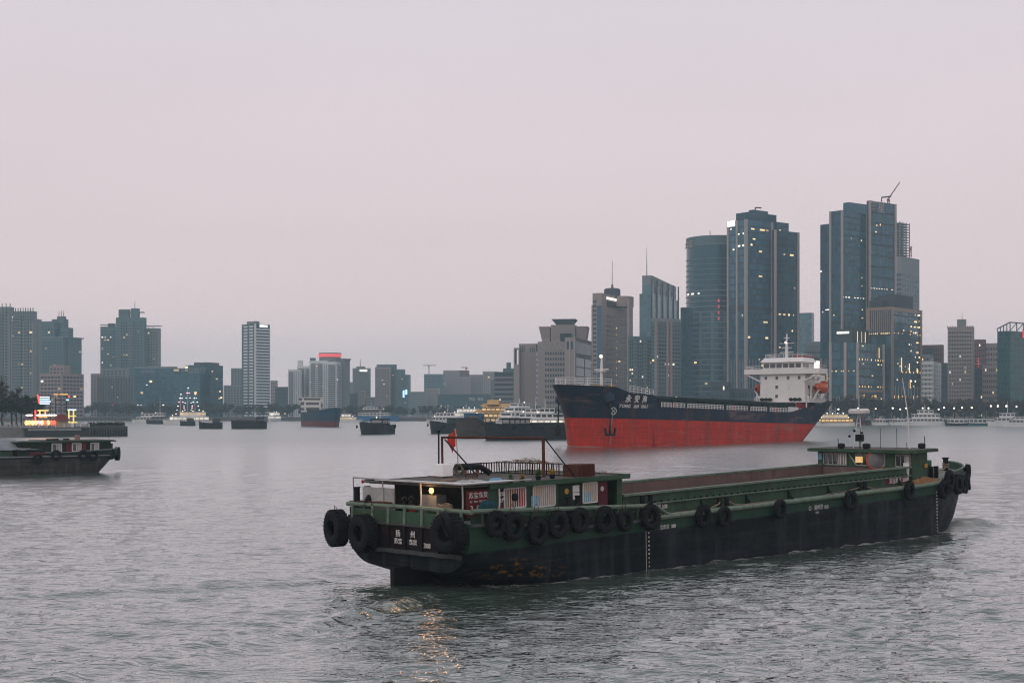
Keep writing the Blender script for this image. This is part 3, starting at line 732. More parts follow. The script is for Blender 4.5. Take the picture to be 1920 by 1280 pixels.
b.mast(v2, 0.35, 0.05, 27, 0.45, base=7); done(b)
b, v = apartment('apartment_tower', 'blue grey flats with scattered lamps in front of the lattice-topped tower', [
    dict(px=(1178, 1224, 1228, 630), faces=(('F', 11),), mat=w_teal, wf=0.6, hf=0.6, slabm=w_grey, bays=((0.2, 0.34), (0.62, 0.76)))], 1010, 6, 1224, 22, 0.05); done(b)
b, v = apartment('apartment_tower', 'tall flats with pink corner piers beside the dark glass slab', [
    dict(px=(1222, 1228, 1277, 602), faces=(('F', 1), ('R', 9)), mat=w_teal, wf=0.55, hf=0.55)], 990, 58, 1228, 25, 0.03)
b.fins(v[0], 'R', [0.03, 0.45, 0.6], w=1.8, proud=0.9, mat=w_pink); b.bands(v[0], 'R', 25, hf=0.16, mat=w_grey, proud=0.6, u=(0.08, 0.98))
b.box('roof_slab', v[0], -0.05, 1.05, -0.02, 1.02, 0, 2.2, w_grey); done(b)
b = Building('dark_glass_slab', 'narrow dark glass slab squeezed beside the round tower', 1090, 50, 1281)
v = b.vol(1276, 1281, 1299, 576, g_deep); b.win(v, 'R', 4, 28, wf=0.8, hf=0.6, mat=g_deep, name='glazing_panel'); b.win(v, 'F', 1, 28, wf=0.9, hf=0.6, mat=g_teal, name='glazing_panel'); done(b)

def round_tower():
    Y = 1095; t = thing('round_glass_tower', 'curved green glass tower with pale floor rings and a red banner', 'building', ((1350-960)/F_PX*Y, Y+26, GROUND_Z))
    zt = CAM_H+(HORIZON-440)*Y/F_PX-GROUND_Z; rx, ry = 22.5, 24.0
    def ring(mb, z0, z1, off, a0=150, a1=320, n=34, mat=0):
        rows = [[((rx+off)*math.cos(R(a)), (ry+off)*math.sin(R(a)), z) for a in np.linspace(a0, a1, n)] for z in (z0, z1)]
        mb.grid(rows, mat)
    m = MB(); ring(m, 0, zt-7, 0); m.build('curved_wall', g_teal, t)
    m = MB(); ring(m, zt-7, zt, 0.3); m.add([((rx+.3)*math.cos(R(a)), (ry+.3)*math.sin(R(a)), zt) for a in np.linspace(150, 320, 34)], [tuple(range(34))]); m.build('parapet', w_teal, t)
    fl = 31; pan = {}
    angs = np.linspace(180, 292, 15)
    for k in range(fl):
        z0 = k*(zt-14)/fl
        m = MB(); ring(m, z0, z0+0.75, 0.55, 172, 300, 26); m.build('floor_ring', w_teal if k > 24 else w_grey, t)
        if k < 20:
            for i in range(len(angs)-1):
                a = R((angs[i]+angs[i+1])/2); key = (i, 1)
                if key not in pan:
                    mm = MB(); rows = [[((rx+.25)*math.cos(R(q)), (ry+.25)*math.sin(R(q)), z) for q in np.linspace(angs[i]+0.4, angs[i+1]-0.4, 3)] for z in (0.95, (zt-14)/fl-0.2)]
                    mm.grid(rows); pan[key] = mm.mesh('glazing_panel', g_pale if i % 3 == 0 else g_teal)
                link('glazing_panel', pan[key], t, (0, 0, z0))
    for k, i, w in ((23, 2, 1), (23, 4, 1.5), (23, 6, .8), (4, 3, 2), (4, 10, 2), (4, 12, 1.5), (2, 11, 2.5), (10, 5, 1.2), (1, 9, 1), (6, 8, 1)):
        a = R(angs[i]); m = MB(); m.bb(-w, w, -.15, .15, -.7, .7)
        m.build('lit_window', lit_warm if k < 20 else lit_white, t, ((rx+.5)*math.cos(a), (ry+.5)*math.sin(a), k*(zt-14)/fl+2.4), (0, 0, a+R(90)))
    a = R(angs[11])
    for q in range(4): m = MB(); m.bb(-.6, .6, -.2, .2, -1.2, 1.2); m.build('banner_character', glow('banner_red', (1.0, 0.10, 0.14), 0.4), t, ((rx+.9)*math.cos(a), (ry+.9)*math.sin(a), zt*0.63-12+q*4.6), (0, 0, a+R(90)))
    m = MB(); m.tube([(-4, 0, zt), (-4, 0, zt+6)], 0.25, 4); m.tube([(-6, -14, zt), (-6, -14, zt+5)], 0.2, 4); m.bar((-10,-8,zt+1.5),(2,-8,zt+1.5),.4,.4); m.build('roof_antenna', w_mast, t)
    link('sign_lettering', text_mesh('众安', 6.5, w_fin, 0.05, 0.2), t, ((rx+.6)*math.cos(R(200)), (ry+.6)*math.sin(R(200)), zt-6), (R(90), 0, R(200+90)))
round_tower()

def mega_tower(name, label, Y, th, xc, parts, lits, strips=()):
    b = Building(name, label, Y, th, xc); vs = []
    for p in parts:
        v = b.vol(*p['px'], w_roof if p.get('grid') else p.get('mat', g_deep), Y=p.get('Y'), ybot=p.get('ybot')); vs.append(v)
        for f, nu, nz in p.get('grid', ()): b.win(v, f, nu, nz, wf=0.93, hf=0.84, mat=p.get('mat', g_deep), name='glazing_panel')
        for f, us in p.get('fins', ()): b.fins(v, f, us, w=p.get('fw', 1.5), proud=1.1, mat=p.get('fm', w_fin), z=p.get('fz', (0, 1)))
        for f, us in p.get('mull', ()): b.fins(v, f, us, w=0.4, proud=0.4, mat=w_fin, z=p.get('mz', (0, 0.3)), name='mullion')
    for vi, f, sp, w, h, mt in lits: b.lit(vs[vi], f, sp, mt, w, h)
    return b, vs
U = lambda n, a=0.0, c=1.0: [a+(c-a)*i/n for i in range(1, n)]
b, v = mega_tower('bluish_twin_tower', 'tall bluish glass tower with a bright square roof light', 1060, 52, 1399, [
    dict(px=(1366, 1399, 1447, 411), mat=g_blue, grid=(('F', 6, 28), ('R', 8, 32)), fins=(('F', [0.0, 0.52, 0.99]), ('R', [0.0, 0.995])), mull=(('R', U(8)), ('F', U(6)))),
    dict(px=(1447, 1453, 1496, 431), mat=g_deep, Y=1066, grid=(('R', 7, 34),), fins=(('R', [0.0, 1.0]),), mull=(('R', U(9)),)),
    dict(px=(1380, 1404, 1456, 397), mat=g_deep, Y=1072, ybot=425), dict(px=(1452, 1456, 1479, 416), mat=g_deep, Y=1078, ybot=440),
    dict(px=(1404, 1412, 1440, 393), mat=g_deep, Y=1084, ybot=425)], [
    (0, 'R', [(0.06, 0.955, 1.2), (0.25, 0.955, 3), (0.62, 0.955, 3.2), (0.82, 0.955, 2), (0.3, 0.905, 2), (0.2, 0.875, 1.6), (0.55, 0.845, 2), (0.85, 0.845, 2), (0.6, 0.755, 4), (0.55, 0.72, 2.5), (0.75, 0.49, 5), (0.1, 0.41, 2), (0.8, 0.41, 3), (0.5, 0.3, 1)], 2.2, 2.2, lit_warm),
    (0, 'R', [(0.62, 0.27, 1.5), (0.85, 0.25, 2.2), (0.85, 0.22, 2.2), (0.85, 0.19, 2), (0.85, 0.16, 2.2), (0.4, 0.24, 1.2), (0.55, 0.20, 2), (0.2, 0.12, 2.4), (0.35, 0.12, 2), (0.6, 0.1, 3), (0.3, 0.04, 2)], 2.0, 2.4, lit_gold),
    (0, 'F', [(0.15, 0.96, 1), (0.6, 0.93, 1.2), (0.85, 0.93, 1), (0.6, 0.87, 2), (0.85, 0.87, 2), (0.3, 0.855, 1.2), (0.8, 0.52, .8), (0.7, 0.1, 2), (0.3, 0.14, 2)], 2.0, 2.0, lit_white),
    (1, 'R', [(0.4, 0.875, 1), (0.72, 0.875, 3.5), (0.88, 0.83, 1.2), (0.2, 0.555, 2.5), (0.4, 0.555, 2.5), (0.6, 0.555, 1.5), (0.8, 0.555, .8), (0.3, 0.65, 1.5), (0.85, 0.7, 1), (0.75, 0.47, 1), (0.2, 0.38, 1), (0.7, 0.36, 1), (0.5, 0.2, 2.5), (0.55, 0.17, 2.5), (0.3, 0.12, 2)], 2.2, 2.0, lit_warm),
    (3, 'R', [(0.25, 0.3, 2.5)], 2.2, 3, lit_warm)])
b.sign(v[0], 'F', 0.0, 0.42, 0.972, 1.0, lit_sign, proud=1.3)
b.bands(v[0], 'R', 1, z=(0.545, 0.565), hf=1, mat=w_dgrey, proud=0.6); b.bands(v[0], 'F', 1, z=(0.545, 0.565), hf=1, mat=w_dgrey, proud=0.6)
m = MB(); m.tube([(v[4].x0+3, v[4].y0+4, v[4].z1-1), (v[4].x0+3, v[4].y0+4, v[4].z1+2), (v[4].x0+9, v[4].y0+4, v[4].z1+1.2)], 0.6, 5); m.build('roof_cleaning_crane', w_dgrey, b.root)
m = MB(); m.tube([(v[1].x0+3, v[1].y0+4, v[1].z1-.5), (v[1].x0+3, v[1].y0+4, v[1].z1+3), (v[1].x0+10, v[1].y0+6, v[1].z1+2.6)], 0.6, 5); m.build('roof_cleaning_crane', w_dgrey, b.root); done(b)
b = Building('distant_glass_block', 'plain teal glass block in the gap between the two tall towers', 1500, 12, 1522)
v = b.vol(1496, 1522, 1526, 586, g_pale); b.fins(v, 'F', U(14), z=(0.0, 0.5), w=0.9, proud=0.5); b.win(v, 'F', 6, 12, z=(0.5, 0.98), wf=0.9, hf=0.8, mat=g_pale, name='glazing_panel'); done(b)
b, v = mega_tower('dark_twin_tower', 'tallest dark glass tower with a dotted line of white floor lights', 1040, 52, 1578, [
    dict(px=(1558, 1578, 1625, 394), mat=g_deep, grid=(('F', 3, 40), ('R', 8, 34)), fins=(('F', [0.0]), ('R', [0.0, 0.995])), mull=(('R', U(9)), ('F', U(4)))),
    dict(px=(1538, 1558, 1568, 419), mat=g_deep, Y=1052, grid=(('F', 4, 20),), fins=(('F', [0.99]),), fm=w_dgrey, mull=(('F', U(5)),)),
    dict(px=(1625, 1630, 1678, 376), mat=g_deep, Y=1054, grid=(('R', 8, 20),), fins=(('R', [0.0, 1.0]),), mull=(('R', U(9)),)),
    dict(px=(1581, 1592, 1632, 379), mat=g_deep, Y=1074, ybot=400)], [
    (0, 'R', [(0.06+0.115*i, 0.585, rnd.choice((.6, 1, 1.5))) for i in range(8)], 1.9, 1.1, lit_white),
    (2, 'R', [(0.08+0.1*i, 0.60, rnd.choice((.6, 1, 1.6))) for i in range(9)], 1.9, 1.1, lit_white),
    (1, 'F', [(0.25, 0.55, 1.2), (0.6, 0.56, 2), (0.8, 0.56, 2), (0.1, 0.76, 1.6)], 2.2, 1.3, lit_white),
    (0, 'R', [(0.38, 0.87, 1), (0.78, 0.865, .8), (0.8, 0.72, 1.4), (0.8, 0.685, .6), (0.8, 0.645, .7), (0.82, 0.53, 1.4), (0.82, 0.49, 1.4), (0.5, 0.41, 1.5), (0.2, 0.245, 2.4), (0.3, 0.245, 1.4), (0.75, 0.245, 2.4), (0.88, 0.245, 2.4)], 1.8, 1.6, lit_warm),
    (2, 'R', [(0.68, 0.94, 3.4), (0.28, 0.89, .8), (0.42, 0.895, 1), (0.25, 0.86, 1), (0.2, 0.33, 1)], 2.2, 2.0, lit_warm),
    (0, 'F', [(0.5, 0.89, 1), (0.3, 0.5, 1.2), (0.5, 0.24, 1.5), (0.7, 0.24, 1.5)], 1.8, 1.6, lit_warm)])
b.letters(v[2], 'R', '复星', 0.3, 0.972, 9, w_fin); b.bands(v[0], 'R', 1, z=(0.425, 0.44), hf=1, mat=w_roof, proud=0.6); b.bands(v[2], 'R', 1, z=(0.425, 0.44), hf=1, mat=w_roof, proud=0.6)
m = MB(); m.tube([(v[2].x0+9, v[2].y0+6, v[2].z1-1), (v[2].x0+9, v[2].y0+6, v[2].z1+2), (v[2].x0+16, v[2].y0+8, v[2].z1+2.2)], 0.6, 5); m.build('roof_cleaning_crane', w_dgrey, b.root); done(b)
# tower under construction behind it
b = Building('unfinished_tower', 'open concrete floors of an unfinished tower behind the tallest one', 1300, 40, 1690)
v = b.vol(1676, 1690, 1724, 480, w_grey, ybot=None); b.win(v, 'R', 7, 20, z=(0.3, 0.9), wf=0.75, hf=0.6, mat=g_dark); b.win(v, 'F', 3, 20, z=(0.3, 0.9), wf=0.75, hf=0.6, mat=g_dark)
for k in range(13):
    z0 = v.z1+k*(b.z(416)-v.z1)/13
    m = MB(); m.bb(v.x0-6, v.x1-2, v.y0+2, v.y0+v.b*0.55, z0+1.6, z0+2.25); m.build('floor_slab', w_grey, b.root)
m = MB()
for i in range(4):
    for j in range(4):
        x, y = v.x0-5.5+(v.a+3)*i/3, v.y0+2.5+(v.b*0.55-1.2)*j/3; m.bb(x-.35, x+.35, y-.35, y+.35, v.z1-.2, b.z(416)+1)
kind(m.build('column_grid', w_grey, b.root), 'stuff'); done(b)
tc = tower_crane('red luffing crane leaning over the tallest tower roof', 1666, 378, 395, 1300, -3, 21, 56, w_craner)
tower_crane('small red crane on the lower roof of the unfinished tower', 1707, 470, 481, 1305, -2, 3, 40, w_craner)

# --- low glass blocks with gold light strips at the foot of the towers
b, v = mega_tower('bronze_glass_block', 'bronze framed glass block with gold light strips and dark roof storey', 985, 40, 1672, [
    dict(px=(1628, 1672, 1726, 575), mat=g_teal, grid=(('R', 9, 14), ('F', 8, 8)), fins=(('F', [0.0]), ('R', [0.0, 0.99])), fm=w_bronze, fw=2.2, mull=(('R', U(9)),)),
    dict(px=(1646, 1680, 1712, 552), mat=w_roof, Y=1000, ybot=580), dict(px=(1630, 1655, 1662, 562), mat=w_roof, Y=1000, ybot=580)], [
    (0, 'R', [(0.9, 0.95, 2.2), (0.75, 0.97, 2.4), (0.82, 0.89, 2.6), (0.78, 0.84, 2.6), (0.92, 0.84, 1.6), (0.65, 0.80, 2.4), (0.85, 0.79, 2.6), (0.4, 0.80, 1.2), (0.88, 0.70, 2.4), (0.65, 0.62, 2.4), (0.88, 0.61, 2.2), (0.88, 0.52, 1.6), (0.88, 0.44, 2.2), (0.75, 0.30, 1), (0.2, 0.5, 1)], 2.0, 1.8, lit_warm)])
b.win(v[0], 'R', 6, 12, u=(0.55, 0.98), z=(0.32, 0.98), wf=0.5, hf=0.3, mat=g_dark, lit=0.34, proud=0.28)
b.win(v[0], 'R', 5, 5, u=(0.04, 0.5), z=(0.05, 0.66), wf=0.3, hf=0.12, mat=g_dark, lit=0.2, proud=0.28)
b.fins(v[0], 'F', U(12), z=(0.77, 0.985), w=0.7, proud=0.9, mat=w_bronze); b.bands(v[0], 'R', 1, z=(0.965, 1.0), hf=1, mat=w_bronze, proud=0.8); b.bands(v[0], 'F', 1, z=(0.975, 1.0), hf=1, mat=w_bronze, proud=0.8)
for z_ in (0.77, 0.425, 0.20):
    for u in (0.06, 0.2, 0.34, 0.46, 0.6, 0.72, 0.86, 0.95): b.lit(v[0], 'R', [(u, z_)], lit_gold, 1.3, 1.6 if z_ > .3 else 3.6, 0.9)
for u in U(12): b.lit(v[0], 'F', [(u, 0.765)], lit_gold, 1.2, 1.5, 1.2)
b.lit(v[0], 'R', [(0.3, 0.49)], lit_gold, 1.3, 10, 0.9); b.lit(v[0], 'R', [(0.57, 0.465)], lit_gold, 1.3, 6.5, 0.9); b.lit(v[0], 'R', [(0.6, 0.32)], lit_gold, 1.4, 6.2, 0.9); done(b)
b, v = mega_tower('low_glass_block', 'low glass block with a glowing entrance beside the white ship bridge', 950, 38, 1607, [
    dict(px=(1558, 1607, 1656, 641), mat=g_teal, grid=(('F', 8, 9), ('R', 8, 9)), fins=(('F', [0.0, 0.57]), ('R', [0.0, 0.99])), fm=w_fin, fw=1.9, mull=(('F', U(9)), ('R', U(8)))),
    dict(px=(1571, 1599, 1630, 616), mat=w_dgrey, Y=975, ybot=650)], [
    (0, 'R', [(0.2, 0.955, 2.2), (0.68, 0.955, 2), (0.5, 0.37, 2), (0.3, 0.58, 1.2), (0.88, 0.57, 1)], 2.6, 1.4, lit_warm),
    (1, 'F', [(0.35, 0.80)], 16, 3.4, lit_sign)])
for z_, us in ((0.78, (0.05, 0.16, 0.28, 0.36, 0.5, 0.66, 0.76, 0.85, 0.95)), (0.43, (0.05, 0.16, 0.26, 0.4, 0.5, 0.66, 0.76, 0.86, 0.95))):
    for u in us: b.lit(v[0], 'R', [(u, z_)], lit_gold, 1.1, 1.7, 0.9)
for u in (0.06, 0.14, 0.22, 0.32, 0.42, 0.5, 0.7, 0.9): b.lit(v[0], 'F', [(u, 0.63)], lit_gold, 1.1, 1.1, 0.9)
b.win(v[0], 'R', 8, 6, u=(0.05, 0.97), z=(0.05, 0.95), wf=0.4, hf=0.12, mat=g_dark, lit=0.25, proud=0.28)
b.lit(v[0], 'R', [(0.72, 0.62)], lit_gold, 0.9, 8, 0.9); b.lit(v[0], 'R', [(0.8, 0.88)], lit_gold, 0.9, 7, 0.9)
b.sign(v[0], 'R', 0.04, 0.96, 0.36, 0.39, w_bronze, name='canopy', proud=1.0); b.lit(v[0], 'R', [(0.22, 0.30, 1), (0.50, 0.29, 2.4), (0.66, 0.29, 1.6)], lit_gold, 5, 5.4, 0.7)
for u in (0.25, 0.5, 0.72): b.lit(v[1], 'R', [(u, 0.55)], lit_gold, 1.0, 8, 0.6)
done(b)
b, v = mega_tower('low_glass_block', 'narrow glass block with one gold strip behind the ship lifeboat', 965, 30, 1540, [
    dict(px=(1504, 1540, 1557, 672), mat=g_teal, grid=(('F', 6, 7), ('R', 3, 7)), fins=(('F', [0.0, 0.99]),), fm=w_bronze)], [(0, 'R', [(0.6, 0.62)], 1.2, 14, lit_gold)])
b.sign(v[0], 'F', 0.45, 0.92, 0.84, 0.96, lit_sign); b.lit(v[0], 'F', [(0.6+0.06*i, 0.74) for i in range(6)], lit_gold, 0.9, 4); done(b)
b, v = apartment('apartment_block', 'dull stepped grey flats between the towers above the ship mast', [
    dict(px=(1508, 1540, 1542, 650), faces=(('F', 7),), mat=w_grey, hf=0.4), dict(px=(1514, 1538, 1541, 640), faces=(('F', 5),), mat=w_grey, Y=1210)], 1200, 4, 1540, 12, 0.01); done(b)
b, v = apartment('podium_block', 'low dark podium at the foot of the round tower', [
    dict(px=(1333, 1366, 1370, 716), faces=(('F', 6),), mat=w_dgrey, wf=0.8), dict(px=(1276, 1334, 1338, 742), faces=(('F', 10),), mat=w_dgrey, wf=0.8), dict(px=(1364, 1440, 1445, 728), faces=(('F', 12),), mat=w_dgrey, wf=0.8)], 940, 4, 1366, 4, 0.1); done(b)

# --- flats and offices at the end of the waterfront
b, v = apartment('apartment_building', 'dull red brick flats behind the white office block', [
    dict(px=(1727, 1768, 1770, 646), faces=(('F', 9),), mat=w_red), dict(px=(1726, 1748, 1750, 652), faces=(('F', 4),), mat=w_dgrey, Y=1140), dict(px=(1752, 1776, 1778, 680), faces=(('F', 5),), mat=w_dgrey, Y=1120)], 1150, 3, 1768, 15, 0.03); done(b)
b, v = apartment('office_block', 'white office block with dark windows beside the bronze block', [
    dict(px=(1728, 1750, 1765, 677), faces=(('F', 8), ('R', 3)), mat=w_white, wf=0.6, hf=0.55), dict(px=(1728, 1744, 1751, 664), faces=(('F', 5), ('R', 2)), mat=w_grey, Y=1020)], 1010, 24, 1750, 12, 0.03)
done(b)
b, v = apartment('apartment_tower', 'beige apartment tower with a small cube on its roof', [
    dict(px=(1777, 1824, 1827, 612), faces=(('F', 9),), mat=w_beige, wf=0.5, hf=0.5)], 1010, 6, 1824, 22, 0.035)
b.box('roof_house', v[0], 0.36, 0.7, 0.2, 0.7, 0, 5.5, w_grey); b.fins(v[0], 'F', [i/10 for i in range(11)], z=(0.985, 1.01), w=0.6, proud=0.6, mat=w_beige, name='parapet_post')
b.bands(v[0], 'F', 22, z=(0.02, 0.96), hf=0.14, mat=w_grey, proud=0.5); b.mast(v[0], 0.55, 0.4, 5, 0.2, base=5.5); done(b)
b, v = apartment('apartment_building', 'reddish brown flats between the beige tower and the green glass block', [
    dict(px=(1826, 1848, 1850, 636), faces=(('F', 5),), mat=w_red), dict(px=(1846, 1872, 1874, 643), faces=(('F', 5),), mat=w_pink), dict(px=(1842, 1872, 1874, 684), faces=(('F', 8),), mat=w_beige, Y=1040), dict(px=(1824, 1848, 1850, 690), faces=(('F', 5),), mat=w_dgrey, Y=1050)], 1100, 3, 1848, 14, 0.03)
b.lit(v[0], 'F', [(0.4, 0.62+0.035*i) for i in range(5)], lit_red, 1.8, 1.6); done(b)
b = Building('green_glass_block', 'dark green glass block with lattice crown and red sign at the edge', 960, 48, 1894)
v = b.vol(1870, 1894, 1990, 620, g_green); b.win(v, 'F', 8, 16, wf=0.85, hf=0.75, mat=g_green, name='glazing_panel'); b.win(v, 'R', 12, 16, wf=0.85, hf=0.75, mat=g_green, name='glazing_panel', lit=0.01)
m = MB(); zc = b.z(604)
for i in range(9):
    y0 = v.y0+v.b*i/8; m.bar((v.x1, y0, v.z1), (v.x1, y0, zc), .5, .5)
    if i < 8: m.bar((v.x1, y0, v.z1), (v.x1, y0+v.b/8, zc), .4, .4)
for i in range(5):
    x0 = v.x0+v.a*i/4; m.bar((x0, v.y0, v.z1), (x0, v.y0, zc-4+i), .5, .5)
m.bar((v.x1, v.y0, zc), (v.x1, v.y1, zc), .7, .7); m.bar((v.x0, v.y0, zc-4), (v.x1, v.y0, zc), .7, .7); m.build('lattice_crown', w_net, b.root)
b.sign(v, 'R', 0.22, 0.8, 0.93, 1.01, glow('red_sign_dim', (1.0, 0.05, 0.06), 0.45), proud=0.7); done(b)

# ------------------------------------------------------------------ the cargo barge in front
m_green = paint('barge_green', (0.035, 0.076, 0.046), 0.6, 0.40, 0.9, rust=0.6, streak=0.25, wear=0.25, wear_col=(0.06,0.07,0.06))
m_green_d = paint('barge_green_dark', (0.012, 0.030, 0.019), 0.6, 0.40, 1.2, rust=0.5)
m_green_l = paint('barge_green_light', (0.125, 0.175, 0.130), 0.6, 0.35, 1.6, rust=0.60, wear=0.35, wear_col=(0.20,0.24,0.19))
m_black = paint('iron_black', (0.007, 0.009, 0.010), 0.6, 0.3, 2.0, rust=0.2, spec=0.15)
m_rubber = paint('tyre_rubber', (0.0075, 0.009, 0.0105), 0.8, 0.35, 4.0, spec=0.15, wear=0.3, wear_col=(0.03,0.035,0.04), bump=0.02)
m_rust = paint('rust_brown', (0.075, 0.028, 0.018), 0.85, 0.35, 2.5)
m_hold = paint('hold_plate_brown', (0.150, 0.104, 0.090), 0.85, 0.25, 0.5, rust=0.6, rust_col=(0.07,0.028,0.022), streak=0.25)
m_deckw = paint('deck_worn', (0.20, 0.21, 0.19), 0.85, 0.35, 0.8, rust=0.5)
m_roofp = paint('roof_plate', (0.095, 0.090, 0.080), 0.85, 0.50, 0.7, rust=0.45)
m_white = paint('white_paint', (0.62, 0.62, 0.60), 0.6, 0.12, 2.0)
m_whited = paint('white_paint_dirty', (0.33, 0.34, 0.33), 0.75, 0.25, 2.0, streak=0.0, rust=0.2)
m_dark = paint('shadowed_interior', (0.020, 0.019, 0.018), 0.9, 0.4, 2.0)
m_redp = paint('red_board', (0.125, 0.018, 0.016), 0.6, 0.25, 2.0, rust=0.2)
m_maroon = paint('maroon_door', (0.085, 0.016, 0.024), 0.6, 0.2, 2.0)
m_rope = paint('rope_tan', (0.22, 0.17, 0.12), 0.95, 0.3, 12.0)
m_rope_p = paint('rope_pink', (0.28, 0.17, 0.15), 0.95, 0.25, 12.0)
m_letter = paint('lettering_white', (0.62, 0.61, 0.58), 0.7, 0.15, 5.0)
m_letter_d = paint('lettering_faded', (0.42, 0.42, 0.40), 0.8, 0.3, 6.0)
m_curt = paint('curtain_cream', (0.48, 0.38, 0.25), 0.9, 0.2, 3.0)
m_curt2 = paint('curtain_red', (0.45, 0.03, 0.04), 0.9, 0.2, 3.0)
m_curtb = paint('curtain_brown', (0.26, 0.15, 0.09), 0.9, 0.2, 3.0)
m_lblue = paint('sheet_light_blue', (0.15, 0.33, 0.46), 0.7, 0.15, 3.0)
m_flag = paint('flag_red', (0.42, 0.03, 0.025), 0.85, 0.12, 3.0)
m_yellow = paint('flag_yellow', (0.42, 0.25, 0.04), 0.8, 0.1)
m_teal = paint('tarp_teal', (0.006, 0.045, 0.055), 0.7, 0.5, 2.5)
m_tarpb = paint('tarp_brown', (0.20, 0.105, 0.05), 0.9, 0.35, 2.0)
m_grey = paint('steel_grey', (0.16, 0.17, 0.175), 0.6, 0.25, 2.0, rust=0.2)
m_dgrey = paint('steel_dark_grey', (0.055, 0.060, 0.060), 0.7, 0.3, 2.0, rust=0.3)
m_leaf = paint('leaf_green', (0.05, 0.10, 0.025), 0.8, 0.35, 3.0, rnd_obj=0.3)
m_yleaf = paint('leaf_yellow', (0.30, 0.20, 0.03), 0.8, 0.3, 3.0)
m_orange = paint('orange_paint', (0.42, 0.085, 0.025), 0.6, 0.2, 2.0)
m_glassd = paint('cabin_glass', (0.02, 0.03, 0.035), 0.1, 0.2, 1.0, spec=0.8)
m_wood = paint('driftwood', (0.17, 0.12, 0.085), 0.9, 0.3, 4.0)
m_bluep = paint('plastic_grey_blue', (0.15, 0.19, 0.24), 0.5, 0.15)
m_redpl = paint('plastic_red', (0.36, 0.03, 0.03), 0.5, 0.15)

